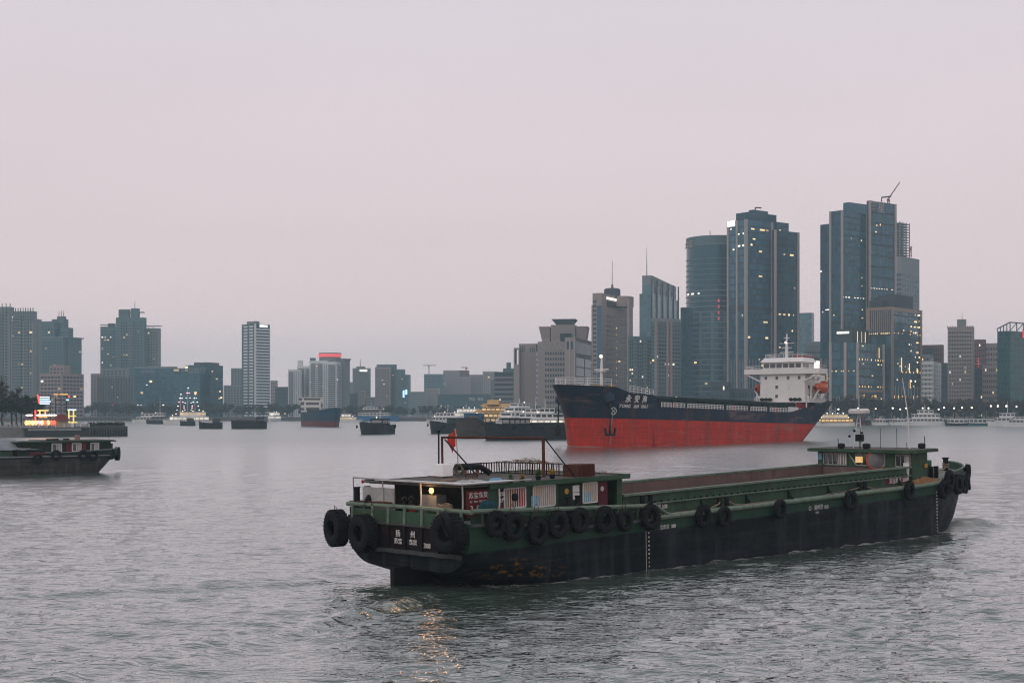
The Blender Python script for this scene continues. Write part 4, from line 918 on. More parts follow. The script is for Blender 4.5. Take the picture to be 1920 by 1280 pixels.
def hull_paint(name, top, bottom, zline, wear_amt=0.35, stain=None, rusty=False):
    """Topside colour above a paint line, bottom colour below it, scuffs, rubbed streaks and patches of primer."""
    m = bpy.data.materials.new(name); m.use_nodes = True
    n, l = m.node_tree.nodes, m.node_tree.links; b = n['Principled BSDF']; b.inputs['Roughness'].default_value = 0.5; b.inputs['Specular IOR Level'].default_value = 0.08
    tc = n.new('ShaderNodeTexCoord'); sp = n.new('ShaderNodeSeparateXYZ'); l.new(tc.outputs['Object'], sp.inputs[0])
    def noise(sc, vec=(1,1,1), det=6, rough=0.65):
        mp = n.new('ShaderNodeMapping'); mp.inputs['Scale'].default_value = vec; l.new(tc.outputs['Object'], mp.inputs['Vector'])
        z = n.new('ShaderNodeTexNoise'); z.inputs['Scale'].default_value = sc; z.inputs['Detail'].default_value = det; z.inputs['Roughness'].default_value = rough
        l.new(mp.outputs['Vector'], z.inputs['Vector']); return z.outputs['Fac']
    def rng(v, a, c, lo=0.0, hi=1.0):
        q = n.new('ShaderNodeMapRange'); q.inputs['From Min'].default_value = a; q.inputs['From Max'].default_value = c
        q.inputs['To Min'].default_value = lo; q.inputs['To Max'].default_value = hi; l.new(v, q.inputs['Value']); return q.outputs['Result']
    def mix(f, a, c):
        x = n.new('ShaderNodeMix'); x.data_type = 'RGBA'
        for k, v in (('Factor', f), ('A', a), ('B', c)):
            if isinstance(v, (tuple, list)): x.inputs[k].default_value = (*v, 1)
            elif isinstance(v, float): x.inputs[k].default_value = v
            else: l.new(v, x.inputs[k])
        return x.outputs['Result']
    zz = n.new('ShaderNodeMath'); zz.operation = 'MULTIPLY_ADD'; zz.inputs[1].default_value = zline[2] if len(zline) > 2 else 0.22
    l.new(noise(1.4, (1,1,0.4)), zz.inputs[0]); l.new(sp.outputs['Z'], zz.inputs[2])
    t = rng(zz.outputs[0], zline[0], zline[1])
    a = mix(noise(0.9), tuple(c*0.72 for c in bottom), tuple(c*1.35 for c in bottom))
    a = mix(rng(noise(0.7, (0.25, 0.25, 2.2)), 0.47, 0.70, 0, wear_amt), a, tuple(c*2.1+0.014 for c in bottom))
    a = mix(rng(noise(1.1, (1.2, 1.2, 0.12)), 0.50, 0.72, 0, wear_amt*1.2), a, tuple(c*2.4+0.02 for c in bottom))
    c = mix(noise(1.2), tuple(q*0.75 for q in top), tuple(q*1.3 for q in top))
    c = mix(rng(noise(0.8, (1.0, 1.0, 0.2)), 0.58, 0.72, 0, 0.5), c, tuple(q*0.35+0.012 for q in top))
    col = mix(t, a, c)
    if rusty:                                                      # run-off streaks, fender scars and fouling on a big ship's side
        col = mix(rng(noise(0.35, (1.0, 1.0, 0.06), 7), 0.50, 0.68, 0, 0.55), col, (0.10, 0.045, 0.035))
        col = mix(rng(noise(0.12, (0.5, 0.5, 2.5), 6), 0.54, 0.68, 0, 0.45), col, (0.30, 0.19, 0.17))
        col = mix(rng(noise(0.9, (0.5, 0.5, 1.0), 8, 0.8), 0.60, 0.72, 0, 0.5), col, (0.16, 0.03, 0.022))
    cv = n.new('ShaderNodeCombineXYZ'); l.new(sp.outputs['X'], cv.inputs['X']); l.new(sp.outputs['Z'], cv.inputs['Y'])
    bk = n.new('ShaderNodeTexBrick'); l.new(cv.outputs[0], bk.inputs['Vector'])                     # welded plate seams
    for k_, v_ in (('Scale', 1.0), ('Mortar Size', 0.05 if rusty else 0.018), ('Mortar Smooth', 0.3), ('Brick Width', 9.0 if rusty else 5.6), ('Row Height', 2.5 if rusty else 1.35)): bk.inputs[k_].default_value = v_
    col = mix(rng(bk.outputs['Fac'], 0.0, 1.0, 0, 0.4), col, (0.012, 0.012, 0.013) if rusty else (0.035, 0.042, 0.045))
    for sx, sz, rx, rz, sc in (stain or ()):                       # rubbed-through patch of old yellow primer
        dx = n.new('ShaderNodeVectorMath'); dx.operation = 'DISTANCE'; mp = n.new('ShaderNodeMapping')
        mp.inputs['Scale'].default_value = (1/rx, 0.0, 1/rz); l.new(tc.outputs['Object'], mp.inputs['Vector'])
        l.new(mp.outputs['Vector'], dx.inputs[0]); dx.inputs[1].default_value = (sx/rx, 0, sz/rz)
        f = n.new('ShaderNodeMath'); f.operation = 'MULTIPLY'; l.new(rng(dx.outputs['Value'], 1.0, 0.2), f.inputs[0]); l.new(rng(noise(2.2, (0.8,0.8,1.6), 7, 0.75), 0.52, 0.60), f.inputs[1])
        col = mix(f.outputs[0], col, sc)
    l.new(col, b.inputs['Base Color'])
    l.new(rng(noise(1.7), 0.3, 0.7, 0.4, 0.7), b.inputs['Roughness'])
    bp = n.new('ShaderNodeBump'); bp.inputs['Distance'].default_value = 0.10; bp.inputs['Strength'].default_value = 0.8
    l.new(noise(0.55, (0.7, 0.7, 1.3), 2), bp.inputs['Height']); l.new(bp.outputs['Normal'], b.inputs['Normal'])
    return m

def section_hull(mb, stations, mat=0, close_first=True):
    """stations: lists of (x, y, z) from the keel to the deck edge on one side; lofts both sides and closes the ends."""
    for side in (-1, 1):
        rows = [[(p[0], side*p[1], p[2]) for p in st] for st in stations]
        mb.grid(rows, mat, True, flip=(side == 1))
    if close_first:
        st = stations[0]; poly = [(p[0], -p[1], p[2]) for p in st] + [(p[0], p[1], p[2]) for p in reversed(st)]
        mb.add(poly, [tuple(range(len(poly)))], mat)

TRIM = R(1.3)
barge = thing('cargo_barge', 'black and green river barge with tyres along its side, empty hold', 'barge', (BARGE_O.x, BARGE_O.y, 0), (0, -TRIM, BARGE_H))
BM = Matrix.Translation((BARGE_O.x, BARGE_O.y, 0)) @ Euler((0, -TRIM, BARGE_H)).to_matrix().to_4x4()
HB = 4.8
def bow_half(s, full=1.0):
    if s <= 33: return HB
    t = min(1.0, (s-33)/9.4)
    return HB*max(0.0, 1-t**2.4)**0.55
def deck_z(s):
    if s < -4: return 2.95+0.75*min(1, (-4-s)/8.0)**1.2
    if s > 30: return 2.95+0.55*((s-30)/12.4)**1.5
    return 2.95
def barge_hull():
    st = []
    for s in [-13.5, -12.6, -11.2, -9.5, -7.5, -5, -2, 2, 8, 14, 20, 26, 31, 33, 34.5, 36, 37.5, 39, 40.2, 41.2, 41.9, 42.4]:
        hb = bow_half(s); zb = -1.6
        if s < -4:
            t = (-4-s)/9.5; zb = -1.6+2.75*t**1.35; r = 0.9+2.5*t
        elif s > 33:
            t = (s-33)/9.4; zb = -1.6+1.0*t*t; r = 0.9+1.3*t
        else: r = 0.9
        if s < -4: hb = HB - 0.0
        zt = deck_z(s); row = [(s, 0.0, zb)]
        r = min(r, hb*0.98, zt-zb-0.5) if hb > 0.3 else 0.05
        for a in np.linspace(0, 90, 9):
            y = hb-r+r*math.sin(R(a)); z = zb+r*0.85*(1-math.cos(R(a)))
            row.append((s, y, z))
        for q in np.linspace(0.2, 1, 6): row.append((s, hb, zb+r*0.85+(zt-zb-r*0.85)*q))
        if s > 33:                                                  # raked, slightly flared bow
            t = (s-33)/9.4
            row = [(x-(1.9*t)*(1-(z-zb)/(zt-zb)), y*(0.82+0.18*((z-zb)/(zt-zb))**0.7 if t > 0.1 else 1-0.18*t*10*(1-((z-zb)/(zt-zb))**0.7)), z) for x, y, z in row]
        st.append(row)
    m = MB(); section_hull(m, st)
    m.build('hull', hull_paint('barge_hull_paint', (0.023, 0.056, 0.036), (0.0045, 0.0078, 0.0105), (2.28, 2.40), 0.7,
            stain=((-10.2, 1.1, 2.6, 0.75, (0.22, 0.11, 0.012)), (-8.0, 0.75, 1.8, 0.4, (0.16, 0.08, 0.012)))), barge, sharp=55)
    # deck plates outside the hold
    m = MB()
    ss = list(np.linspace(-13.5, 42.2, 60))
    rows = [[(s, y*bow_half(s), deck_z(s)+0.004) for y in (-1, -0.8, 0.8, 1)] for s in ss if s < -0.5 or s > 31.2]
    aft = [r for r in rows if r[0][0] < 0]; fwd = [r for r in rows if r[0][0] > 0]
    m.grid(aft, smooth=False); m.grid(fwd, smooth=False)
    for side in (-1, 1): m.grid([[(s, side*HB, 2.954), (s, side*3.6, 2.954)] for s in np.linspace(-1.6, 33, 12)], smooth=False)
    m.build('deck', m_deckw, barge)
    m = MB(); m.bb(-0.4, 31.2, -3.55, 3.55, 0.2, 0.3); m.build('hold_floor', m_hold, barge)
    # transom ledge, ribs, counter plate
    m = MB()
    yy = np.linspace(-4.25, 4.25, 13)
    for y0, y1 in zip(yy[:-1], yy[1:]): m.bar((-13.62, y0, 2.02+0.02*math.sin(y0*5)), (-13.62, y1, 2.02+0.02*math.sin(y1*5)), 0.22, 0.20)
    m.build('stern_ledge', m_dgrey, barge)
    for y in (-2.6, -1.35, 0.0, 1.3, 2.6):
        m = MB(); m.bb(-13.68, -13.5, y-0.07, y+0.07, 2.1, 3.35); m.build('stern_rib', m_black, barge)
    m = MB(); m.bb(-13.66, -13.52, -3.1, 3.1, 3.35, 3.48); m.build('stern_rail_low', m_dgrey, barge)
    m = MB(); m.bb(-13.56, -13.505, -4.4, 4.4, 3.45, 4.1); m.build('stern_bulwark', m_green, barge)
    m = MB(); m.bb(-13.54, -13.502, -4.1, 4.1, 2.12, 3.36); m.build('stern_plate', paint('stern_maroon', (0.012, 0.007, 0.009), 0.7, 0.4, 1.5, rust=0.4), barge)
    # rudder in the water
    m = MB(); m.add([(-14.5,-.16,-.6),(-12.3,-.16,-.6),(-12.0,-.16,1.25),(-14.5,-.16,1.28),(-14.5,.16,-.6),(-12.3,.16,-.6),(-12.0,.16,1.25),(-14.5,.16,1.28)],
                    [(0,1,2,3),(7,6,5,4),(0,4,5,1),(1,5,6,2),(2,6,7,3),(3,7,4,0)]); m.build('rudder', m_black, barge)
    # rubbing rails
    def rail_pts(s0, s1, n, dz, off=0.06):
        return [(s, -(bow_half(s)+off), deck_z(s)+dz) for s in np.linspace(s0, s1, n)]
    for sg in (1, -1):
        m = MB(); m.tube([(p[0], sg*p[1], p[2]) for p in rail_pts(0.6, 34.5, 14, -0.02)], 0.15, 8); m.build('rubbing_rail', m_green_l, barge)
        m = MB(); m.tube([(p[0], sg*p[1], p[2]) for p in rail_pts(34.5, 42.0, 14, 0.0)], 0.13, 8); m.build('bow_rail', m_green, barge)
        m = MB()
        pts = [(s, -sg*(HB+0.08), z) for s, z in ((0.9, 3.62), (-3, 3.82), (-6.5, 3.98), (-11.6, 4.24), (-13.3, 4.32))]
        m.tube(pts, 0.12, 8); m.build('handrail', m_green_l, barge)
        m = MB(); m.tube([(0.9, -sg*(HB+.08), 3.62), (1.9, -sg*(HB+.06), 3.1), (2.4, -sg*(HB+.05), 2.98)], 0.11, 7); m.build('handrail_end', m_green_l, barge)
        for i in range(12):
            s = 0.5-1.2*i; z = 3.64-0.053*(s-0.9) if s < 0.9 else 3.6
            m = MB(); m.bb(s-.06, s+.06, -sg*HB-.06*sg-0.06, -sg*HB-.06*sg+0.06, deck_z(s)-.05, z); m.build('handrail_post', m_green, barge)
        m = MB(); m.tube([(s, -sg*(HB+.06), deck_z(s)-0.12) for s in np.linspace(0.6, -13.4, 10)], 0.10, 7); m.build('lower_rail', m_dgrey, barge)
        m = MB(); m.grid([[(s, -sg*(HB-.02), deck_z(s)-.1), (s, -sg*(HB-.02), deck_z(s)+0.42)] for s in np.linspace(0.6, -13.4, 10)]); m.build('bulwark_plate', m_green_d, barge)
    m = MB(); m.tube([(-13.45, y, 4.32-0.008*abs(y)) for y in (-4.9, -3, 0, 3, 4.9)], 0.12, 8); m.build('stern_handrail', m_green_l, barge)
    for y in (-4.3, -2.6, -1.35, 0, 1.3, 2.6, 4.3):
        m = MB(); m.tube([(-13.62, y, 3.42), (-13.58, y, 4.28)], 0.09, 7); m.build('stern_post', m_green_l, barge)
    for sg in (-1, 1):
        m = MB(); m.grid([[(s, sg*(bow_half(s)-.03), deck_z(s)-.05), (s, sg*(bow_half(s)-.03), deck_z(s)+.55*min(1, (s-33.5)/1.6))] for s in (33.5, 34.2, 35.1, 36.5, 38, 39.4, 40.5, 41.3, 41.9, 42.3)]); m.build('bow_bulwark', m_green, barge)
        m = MB(); m.tube([(s, sg*bow_half(s), deck_z(s)+.57*min(1, (s-33.5)/1.6)) for s in (33.5, 34.2, 35.1, 36.5, 38, 39.4, 40.5, 41.3, 41.9, 42.3)], .07, 6); m.build('bow_bulwark_cap', m_green_l, barge)
    # scupper slots along the side deck
    m = MB()
    for s in np.arange(2.6, 33, 0.30):
        if int(s) % 7 != 3: m.bb(s-.10, s+.06, -HB+0.02, -HB+0.16, 2.945, 3.01)
    kind(m.build('scupper_row', m_black, barge), 'stuff')
barge_hull()

def barge_hold():
    for y, n in ((-3.6, 'coaming'), (3.6, 'coaming')):
        sg = -1 if y < 0 else 1
        m = MB(); m.bb(-0.5, 31.2, y-.06, y+.06, 2.96, 4.18); w = m.build(n, [m_green, m_hold], barge)
        m = MB(); m.bb(-0.4, 31.1, y-sg*.07-.012, y-sg*.07+.012, 0.3, 4.15); m.build('hold_lining', m_hold, w)
        m = MB(); m.bb(-0.6, 31.3, y+sg*.06-.17, y+sg*.06+.17, 4.18, 4.30); m.build('coaming_lip', m_green_l, w)
        m = MB(); m.bb(-0.5, 31.2, y+sg*.06, y+sg*.26, 3.60, 3.66); m.build('coaming_ledge', m_green_l, w)
        m = MB()
        for s in np.arange(0.4, 31, 0.62): m.bb(s-.022, s+.022, y+sg*.06, y+sg*.16, 3.66, 3.755)
        kind(m.build('hatch_lug_row', m_black, w), 'stuff')
        for s in np.arange(2.0, 31, 4.6):
            m = MB(); m.add([(s-.04, y+sg*.06, 2.96), (s-.04, y+sg*.55, 2.96), (s-.04, y+sg*.06, 3.6), (s+.04, y+sg*.06, 2.96), (s+.04, y+sg*.55, 2.96), (s+.04, y+sg*.06, 3.6)], [(0,1,2),(5,4,3),(0,3,4,1),(1,4,5,2),(2,5,3,0)]); m.build('coaming_bracket', m_green_d, w)
    m = MB(); m.bb(-0.56, -0.44, -3.5, 3.5, 0.3, 4.1); m.build('hold_end_plate', m_hold, barge)
    m = MB(); m.bb(31.1, 31.2, -3.5, 3.5, 0.3, 4.1); m.build('hold_end_plate', m_hold, barge)
barge_hold()

SIDE_Y = -3.7
def side_panel(name, s0, s1, z0, z1, mat, off=0.03, t=0.05, parent=None):
    m = MB(); m.bb(s0, s1, SIDE_Y-off-t, SIDE_Y-off, z0, z1)
    return m.build(name, mat, parent or barge)
def barge_cabin():
    z0 = 2.96
    m = MB()                                                          # walls of the deckhouse, open at the galley end and the forward doorway
    m.bb(-11.1, -2.05, SIDE_Y, SIDE_Y+0.08, z0, 5.28); m.bb(-1.15, -0.75, SIDE_Y, SIDE_Y+0.08, z0, 5.28)
    m.bb(-11.1, -0.75, 3.62, 3.7, z0, 5.28); m.bb(-0.83, -0.75, SIDE_Y+.09, 3.6, z0, 5.28); m.bb(-11.1, -11.0, SIDE_Y+.09, -0.6, z0, 5.28); m.bb(-11.1, -11.0, 1.4, 3.6, z0, 5.28)
    m.bb(-2.05, -1.15, SIDE_Y, SIDE_Y+.08, 5.12, 5.28)
    cab = m.build('deckhouse', m_green, barge)
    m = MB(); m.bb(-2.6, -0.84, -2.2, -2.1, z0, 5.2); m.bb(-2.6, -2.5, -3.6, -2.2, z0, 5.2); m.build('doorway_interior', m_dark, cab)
    m = MB()
    m.add([(-13.1,-3.95,5.44),(-0.35,-3.95,5.30),(-0.35,3.95,5.30),(-13.1,3.95,5.44),(-13.1,-3.95,5.52),(-0.35,-3.95,5.40),(-0.35,3.95,5.40),(-13.1,3.95,5.52)],
          [(3,2,1,0),(4,5,6,7),(0,1,5,4),(1,2,6,5),(2,3,7,6),(3,0,4,7)]); roof = m.build('roof', m_roofp, cab)
    m = MB()
    m.bar((-11.3,-4.0,5.40),(-0.28,-4.0,5.34),0.07,0.26); m.bar((-0.30,-3.96,5.335),(-0.30,3.96,5.335),0.07,0.26); m.bar((-11.3,4.0,5.40),(-0.28,4.0,5.34),0.07,0.26)
    m.build('roof_fascia', m_green, cab)
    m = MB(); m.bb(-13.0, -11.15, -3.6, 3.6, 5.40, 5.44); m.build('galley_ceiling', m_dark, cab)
    # barred windows with curtains
    for s0, s1, zb, zt, cu in ((-10.05, -8.5, 4.18, 5.2, ((0, .55, m_curtb), (.55, 1, m_curt2))), (-7.9, -6.25, 4.10, 5.2, ((0, 1, m_curt),)), (-4.0, -2.87, 4.05, 5.14, ((0, 1, m_curt),))):
        w = side_panel('window', s0, s1, zb, zt, m_glassd, 0.005, 0.02)
        w.parent = cab
        for f0, f1, mt in cu:
            side_panel('curtain', s0+(s1-s0)*f0+.03, s0+(s1-s0)*f1-.02, zb+.03, zt-.03, mt, 0.028, 0.015, w)
        m = MB(); y = SIDE_Y-0.09
        m.bar((s0,y,zb),(s1,y,zb),.06,.06); m.bar((s0,y,zt),(s1,y,zt),.06,.06); m.bar((s0,y,zb),(s0,y,zt),.06,.06); m.bar((s1,y,zb),(s1,y,zt),.06,.06)
        m.build('window_frame', m_white, w)
        n = int((s1-s0)/0.16)
        for i in range(1, n):
            m = MB(); x = s0+(s1-s0)*i/n; m.bb(x-.015, x+.015, y-.02, y+.015, zb, zt); m.build('window_bar', m_white, w)
    side_panel('blue_sheet', -8.05, -7.35, 4.12, 4.70, m_lblue, 0.05, 0.015, cab); side_panel('blue_sheet', -3.95, -3.35, 4.10, 4.62, m_lblue, 0.05, 0.015, cab)
    side_panel('door', -5.85, -4.05, 3.5, 5.16, m_green_d, 0.01, 0.03, cab)
    for zz in (4.70, 4.30): side_panel('notice', -4.80, -4.27, zz-.01, zz+.36, m_white, 0.05, 0.015, cab)
    m = MB(); m.lathe([(0.16, 0), (0.16, .03), (0.01, .035)], 14, (-5.3, SIDE_Y-.08, 4.78), axis='y'); m.build('yellow_plate', m_yellow, cab)
    m = MB(); m.lathe([(0.2, 0), (0.2, -.12), (0.13, -.15), (0.01, -.16)], 14, (-9.35, SIDE_Y-.10, 4.74), axis='y'); m.build('round_lamp', m_black, cab)
    d = side_panel('door', -2.78, -2.0, 3.55, 5.12, m_maroon, 0.06, 0.05, cab)
    m = MB(); m.lathe([(0.14, 0), (0.14, .02), (0.01, .025)], 12, (-2.45, SIDE_Y-.13, 4.75), axis='y'); m.build('door_emblem', m_letter_d, d)
    side_panel('corner_post', -1.15, -0.72, 2.96, 5.28, m_green, 0.0, 0.08, cab)
    # red name board and panels at the galley end
    bd = side_panel('name_board', -12.7, -11.2, 3.9, 5.25, m_redp, 0.02, 0.05, cab)
    for i, ch in enumerate('苏宝鑫货'):
        link('lettering', text_mesh(ch, 0.33, m_letter, 0.002), bd, (-12.42+i*0.34, SIDE_Y-.085, 4.98), (R(90), 0, 0))
        link('lettering', text_mesh(('SU', 'BAO', 'XIN', 'HUO')[i], 0.13, m_letter_d, 0.004), bd, (-12.42+i*0.34, SIDE_Y-.085, 4.68), (R(90), 0, 0))
    for i, ch in enumerate('308'): link('lettering', text_mesh(ch, 0.48, m_letter, 0.004), bd, (-12.38+i*0.46, SIDE_Y-.085, 4.30), (R(90), 0, 0))
    side_panel('side_panel', -11.2, -10.45, 2.96, 5.2, m_green, 0.02, 0.04, cab); side_panel('narrow_board', -10.40, -10.12, 3.6, 4.35, m_redp, 0.03, 0.04, cab)
    link('lettering', text_mesh('安全', 0.24, m_letter, 0.006), cab, (-10.26, SIDE_Y-.10, 4.95), (R(90), 0, 0)); side_panel('narrow_board', -10.40, -10.12, 4.5, 5.15, m_dark, 0.03, 0.03, cab)
    link('lettering', text_mesh('生产', 0.24, m_letter, 0.006), cab, (-10.26, SIDE_Y-.10, 4.62), (R(90), 0, 0))
    m = MB(); m.tube([(-10.62, SIDE_Y-.28, 5.5), (-10.60, SIDE_Y-.3, 4.6), (-10.72, SIDE_Y-.26, 3.6)], 0.045, 6); m.build('drain_pipe', m_white, cab)
    # galley under the roof: back wall, shelf, white windscreen at the stern corner
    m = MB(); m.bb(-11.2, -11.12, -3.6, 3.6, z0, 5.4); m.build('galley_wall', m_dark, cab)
    m = MB(); m.bb(-13.2, -13.12, 1.3, 3.9, 3.75, 5.22); w = m.build('windscreen', m_whited, cab)
    m = MB()
    for i in range(9): m.bb(-13.26, -13.2, 1.35+i*.28, 1.45+i*.28, 4.33, 4.42+.05*(i % 2))
    kind(m.build('tear_row', m_dark, w), 'stuff')
    m = MB(); m.bb(-12.8, -12.1, -1.6, -0.4, z0, 4.95); m.build('galley_cupboard', m_grey, cab)
    m = MB(); m.bb(-12.9, -12.0, -3.1, -1.9, z0, 4.05); m.build('galley_counter', m_green_d, cab)
    # canopy frame over the stern
    m = MB()
    pts = [(-13.3, 4.55, 5.70), (-13.35, 0, 5.66), (-13.4, -4.2, 5.62)]
    m.tube(pts, 0.045, 6); m.tube([(-13.4,-4.2,5.62),(-8.5,-4.25,5.62)], 0.045, 6)
    m.build('canopy_rail', m_whited, barge)
    for y, s in ((4.5, -13.35), (2.1, -13.3), (-1.0, -13.35), (-4.1, -13.3)):
        m = MB(); m.tube([(s, y, 4.2), (s+.05, y+.03, 4.9), (s, y, 5.68)], 0.045 if y < 4 else 0.03, 6); m.build('canopy_post', m_whited if y < 4 else m_grey, barge)
    m = MB(); m.bb(-12.6, -9.4, -4.15, -3.5, 5.60, 5.64); m.bb(-13.42, -12.75, -4.15, 2.6, 5.63, 5.66); m.build('canopy_sheet', m_white, barge)
    for i in range(7):
        m = MB(); y = 3.6-i*1.2; m.bar((-13.3, y, 5.6), (-11.3, y, 5.48), .06, .06); m.build('canopy_rafter', m_black, barge)
    # roof gantry
    m = MB(); m.tube([(-8.0, 3.2, 5.4), (-8.0, 3.2, 7.75)], 0.07, 6); m.build('gantry_post', m_rust, barge)
    m = MB(); m.tube([(-8.2, 3.3, 5.4), (-8.15, 3.3, 7.95), (-8.15, 3.3, 8.1)], [0.05, 0.05, 0.09], 6); m.build('gantry_pole', m_black, barge)
    m = MB(); m.tube([(-8.0, 3.2, 7.7), (-4.8, -1.6, 7.6)], 0.06, 6); m.build('gantry_beam', m_rust, barge)
    m = MB(); m.tube([(-4.8, -1.6, 5.4), (-4.8, -1.6, 7.62)], 0.09, 6); m.build('gantry_post', m_rust, barge)
    m = MB(); m.bar((-7.9, 3.1, 7.6), (-6.8, 1.6, 5.5), .07, .07); m.build('gantry_brace', m_black, barge)
    m = MB(); m.bar((-4.75, -1.65, 7.6), (-3.7, -2.9, 5.45), .07, .07); m.build('gantry_brace', m_black, barge)
    # slatted screen on the roof
    m = MB(); m.bar((-6.9, 3.3, 6.12), (-3.5, 3.3, 6.08), .07, .06); m.bar((-3.5, 3.3, 6.08), (-3.5, -1.8, 6.12), .07, .06); m.bar((-6.9, 3.3, 5.52), (-3.5, 3.3, 5.48), .05, .05); m.bar((-3.5, 3.3, 5.48), (-3.5, -1.8, 5.48), .05, .05)
    fr = m.build('screen_frame', m_black, barge)
    for i in range(16):
        s = -6.8+i*0.21; m = MB(); m.bb(s-.035, s+.035, 3.27, 3.3, 5.5, 6.1+rnd.uniform(-.05,.05)); m.build('slat', m_black if i % 2 else m_wood, fr)
    for i in range(26):
        y = 3.2-i*0.19; m = MB(); a = rnd.uniform(-.05, .05); w = rnd.uniform(.02, .05); m.bar((-3.52, y, 5.48), (-3.52, y+a, 6.1+rnd.uniform(-.05,.05)), w*2, .03, up=(0,1,0)); m.build('slat', m_black if i % 3 else m_wood, fr)
barge_cabin()

def on_barge(name, label, cat, loc, rz=0.0, group=None):
    """A loose thing lying on the barge, top-level, placed in the barge's frame."""
    mw = BM @ Matrix.Translation(loc) @ Matrix.Rotation(rz, 4, 'Z')
    o = link(name, None); o.matrix_world = mw
    return tag(o, label, cat, group)

def tyre_mesh(rad, wid, hole=0.5, tread=True, seg=26):
    """Tyre with a rounded carcass, recessed bore and tread lugs; axis along y."""
    m = MB(); ri = rad*hole; h = wid/2
    prof = [(ri, -h*0.55), (ri*1.04, -h*0.8), (ri*1.25, -h*0.98), (rad*0.82, -h*1.0), (rad*0.94, -h*0.86), (rad*0.985, -h*0.6), (rad, 0), (rad*0.985, h*0.6), (rad*0.94, h*0.86), (rad*0.82, h), (ri*1.25, h*0.98), (ri*1.04, h*0.8), (ri, h*0.55), (ri*1.05, h*0.3), (rad*0.72, h*0.25), (rad*0.72, -h*0.25), (ri*1.05, -h*0.3), (ri, -h*0.55)]
    m.lathe(prof, seg, axis='y')
    if tread:
        for i in range(seg):
            a = 2*math.pi*i/seg
            for y0, y1, da in ((-h*.82, -h*.08, .06), (h*.08, h*.82, -.06)):
                c = [(math.cos(a+da*k), math.sin(a+da*k)) for k in (0, 1)]
                w = 0.32*2*math.pi*rad/seg/rad/2
                pts = []
                for y, k in ((y0, 0), (y1, 1)):
                    aa = a+da*k
                    for r_ in (rad*0.95, rad*1.035): pts += [((r_)*math.cos(aa-w), y, r_*math.sin(aa-w)), ((r_)*math.cos(aa+w), y, r_*math.sin(aa+w))]
                m.add(pts, [(0,1,3,2),(4,6,7,5),(2,3,7,6),(0,2,6,4),(1,5,7,3)])
    return m.mesh('tyre', m_rubber)
T_small = tyre_mesh(0.66, 0.34, 0.5); T_mid = tyre_mesh(0.72, 0.36, 0.52); T_smooth = tyre_mesh(0.62, 0.30, 0.55, False); T_big = tyre_mesh(0.98, 0.80, 0.42, True, 30)
ORD = 'first second third fourth fifth sixth seventh eighth ninth tenth eleventh twelfth thirteenth fourteenth'.split()
m_ropedk = paint('rope_dirty', (0.07, 0.055, 0.04), 0.95, 0.3, 12.0)
def tyre(mesh, loc, label, rz=0.0, tilt=0.0, rope_top=None, group='tyre fenders hung on the barge'):
    t = on_barge('tyre_fender', label, 'tyre', loc, rz, group)
    link('tyre', mesh, t, (0, 0, 0), (tilt, rnd.uniform(0, 6), 0))
    if rope_top is not None:
        m = MB(); m.tube([(-.1, 0.05, 0.45), (-.14, .05, rope_top), (.02, .10, rope_top+.12), (.12, .05, rope_top), (.1, .05, 0.45)], 0.018, 5); m.build('rope', m_ropedk, t)
side_tyres = [(-11.97, 3.62, T_small), (-10.73, 3.38, T_mid), (-8.98, 3.02, T_mid), (-7.45, 3.24, T_mid), (-5.75, 3.32, T_small), (-3.74, 3.2, T_mid), (-2.06, 3.02, T_smooth), (0.15, 3.05, T_mid),
              (4.98, 2.74, T_small), (7.0, 2.56, T_smooth), (12.8, 2.6, T_smooth), (21.0, 2.58, T_small), (28.66, 2.76, T_small)]
for i, (s, z, me) in enumerate(side_tyres):
    lab = f'{ORD[i]} tyre from the stern corner along the barge side rail' if i < 8 else f'{ORD[i-8]} lone tyre forward of the deckhouse on the barge side'
    tyre(me, (s, -HB-0.30, z), lab, rz=rnd.uniform(-.06, .06), tilt=R(-4), rope_top=(3.66-0.053*(s-.9)-z+.1) if s < 1 else 3.02-z)
bow_t = [(33.6, 2.55, 1), (34.5, 3.15, 0), (36.0, 2.75, 0), (37.1, 2.7, 1), (38.2, 2.65, 0), (39.3, 2.75, 1), (40.3, 3.25, 0), (41.0, 3.0, 1)]
for i, (s, z, k) in enumerate(bow_t):
    hb = bow_half(s); ds = 0.3; ang = math.atan2(bow_half(s+ds)-bow_half(s-ds), 2*ds)   # slope of the plan curve
    nx, ny = -math.sin(ang), -math.cos(ang)
    tyre(T_small if k else T_mid, (s+(-nx if nx < 0 else nx)*0.25, -hb-0.28, z), f'{ORD[i]} tyre of the cluster round the barge bow', rz=-ang, tilt=R(-6), rope_top=0.7)
for (y, z, me, lab, rz) in ((5.0, 3.0, T_big, 'huge lugged tyre hanging off the far stern corner', R(78)), (2.75, 2.85, T_big, 'huge smooth-walled tyre in the middle of the stern', R(84)), (-3.95, 3.25, T_big, 'huge tyre at the near stern corner by the ropes', R(92))):
    tyre(me, (-14.15, y, z), lab, rz=rz, tilt=0, rope_top=1.1, group='large stern tyres')
tyre(tyre_mesh(0.70, 0.30, 0.66, False), (-14.75, -4.5, 3.75), 'thin tyre looped over the big one at the stern corner', rz=R(60), tilt=R(12), rope_top=0.7, group='large stern tyres')
tyre(T_small, (-12.9, 3.3, 4.2), 'small tyre lying on the stern deck behind the handrail', rz=R(90), tilt=R(80), group='large stern tyres')

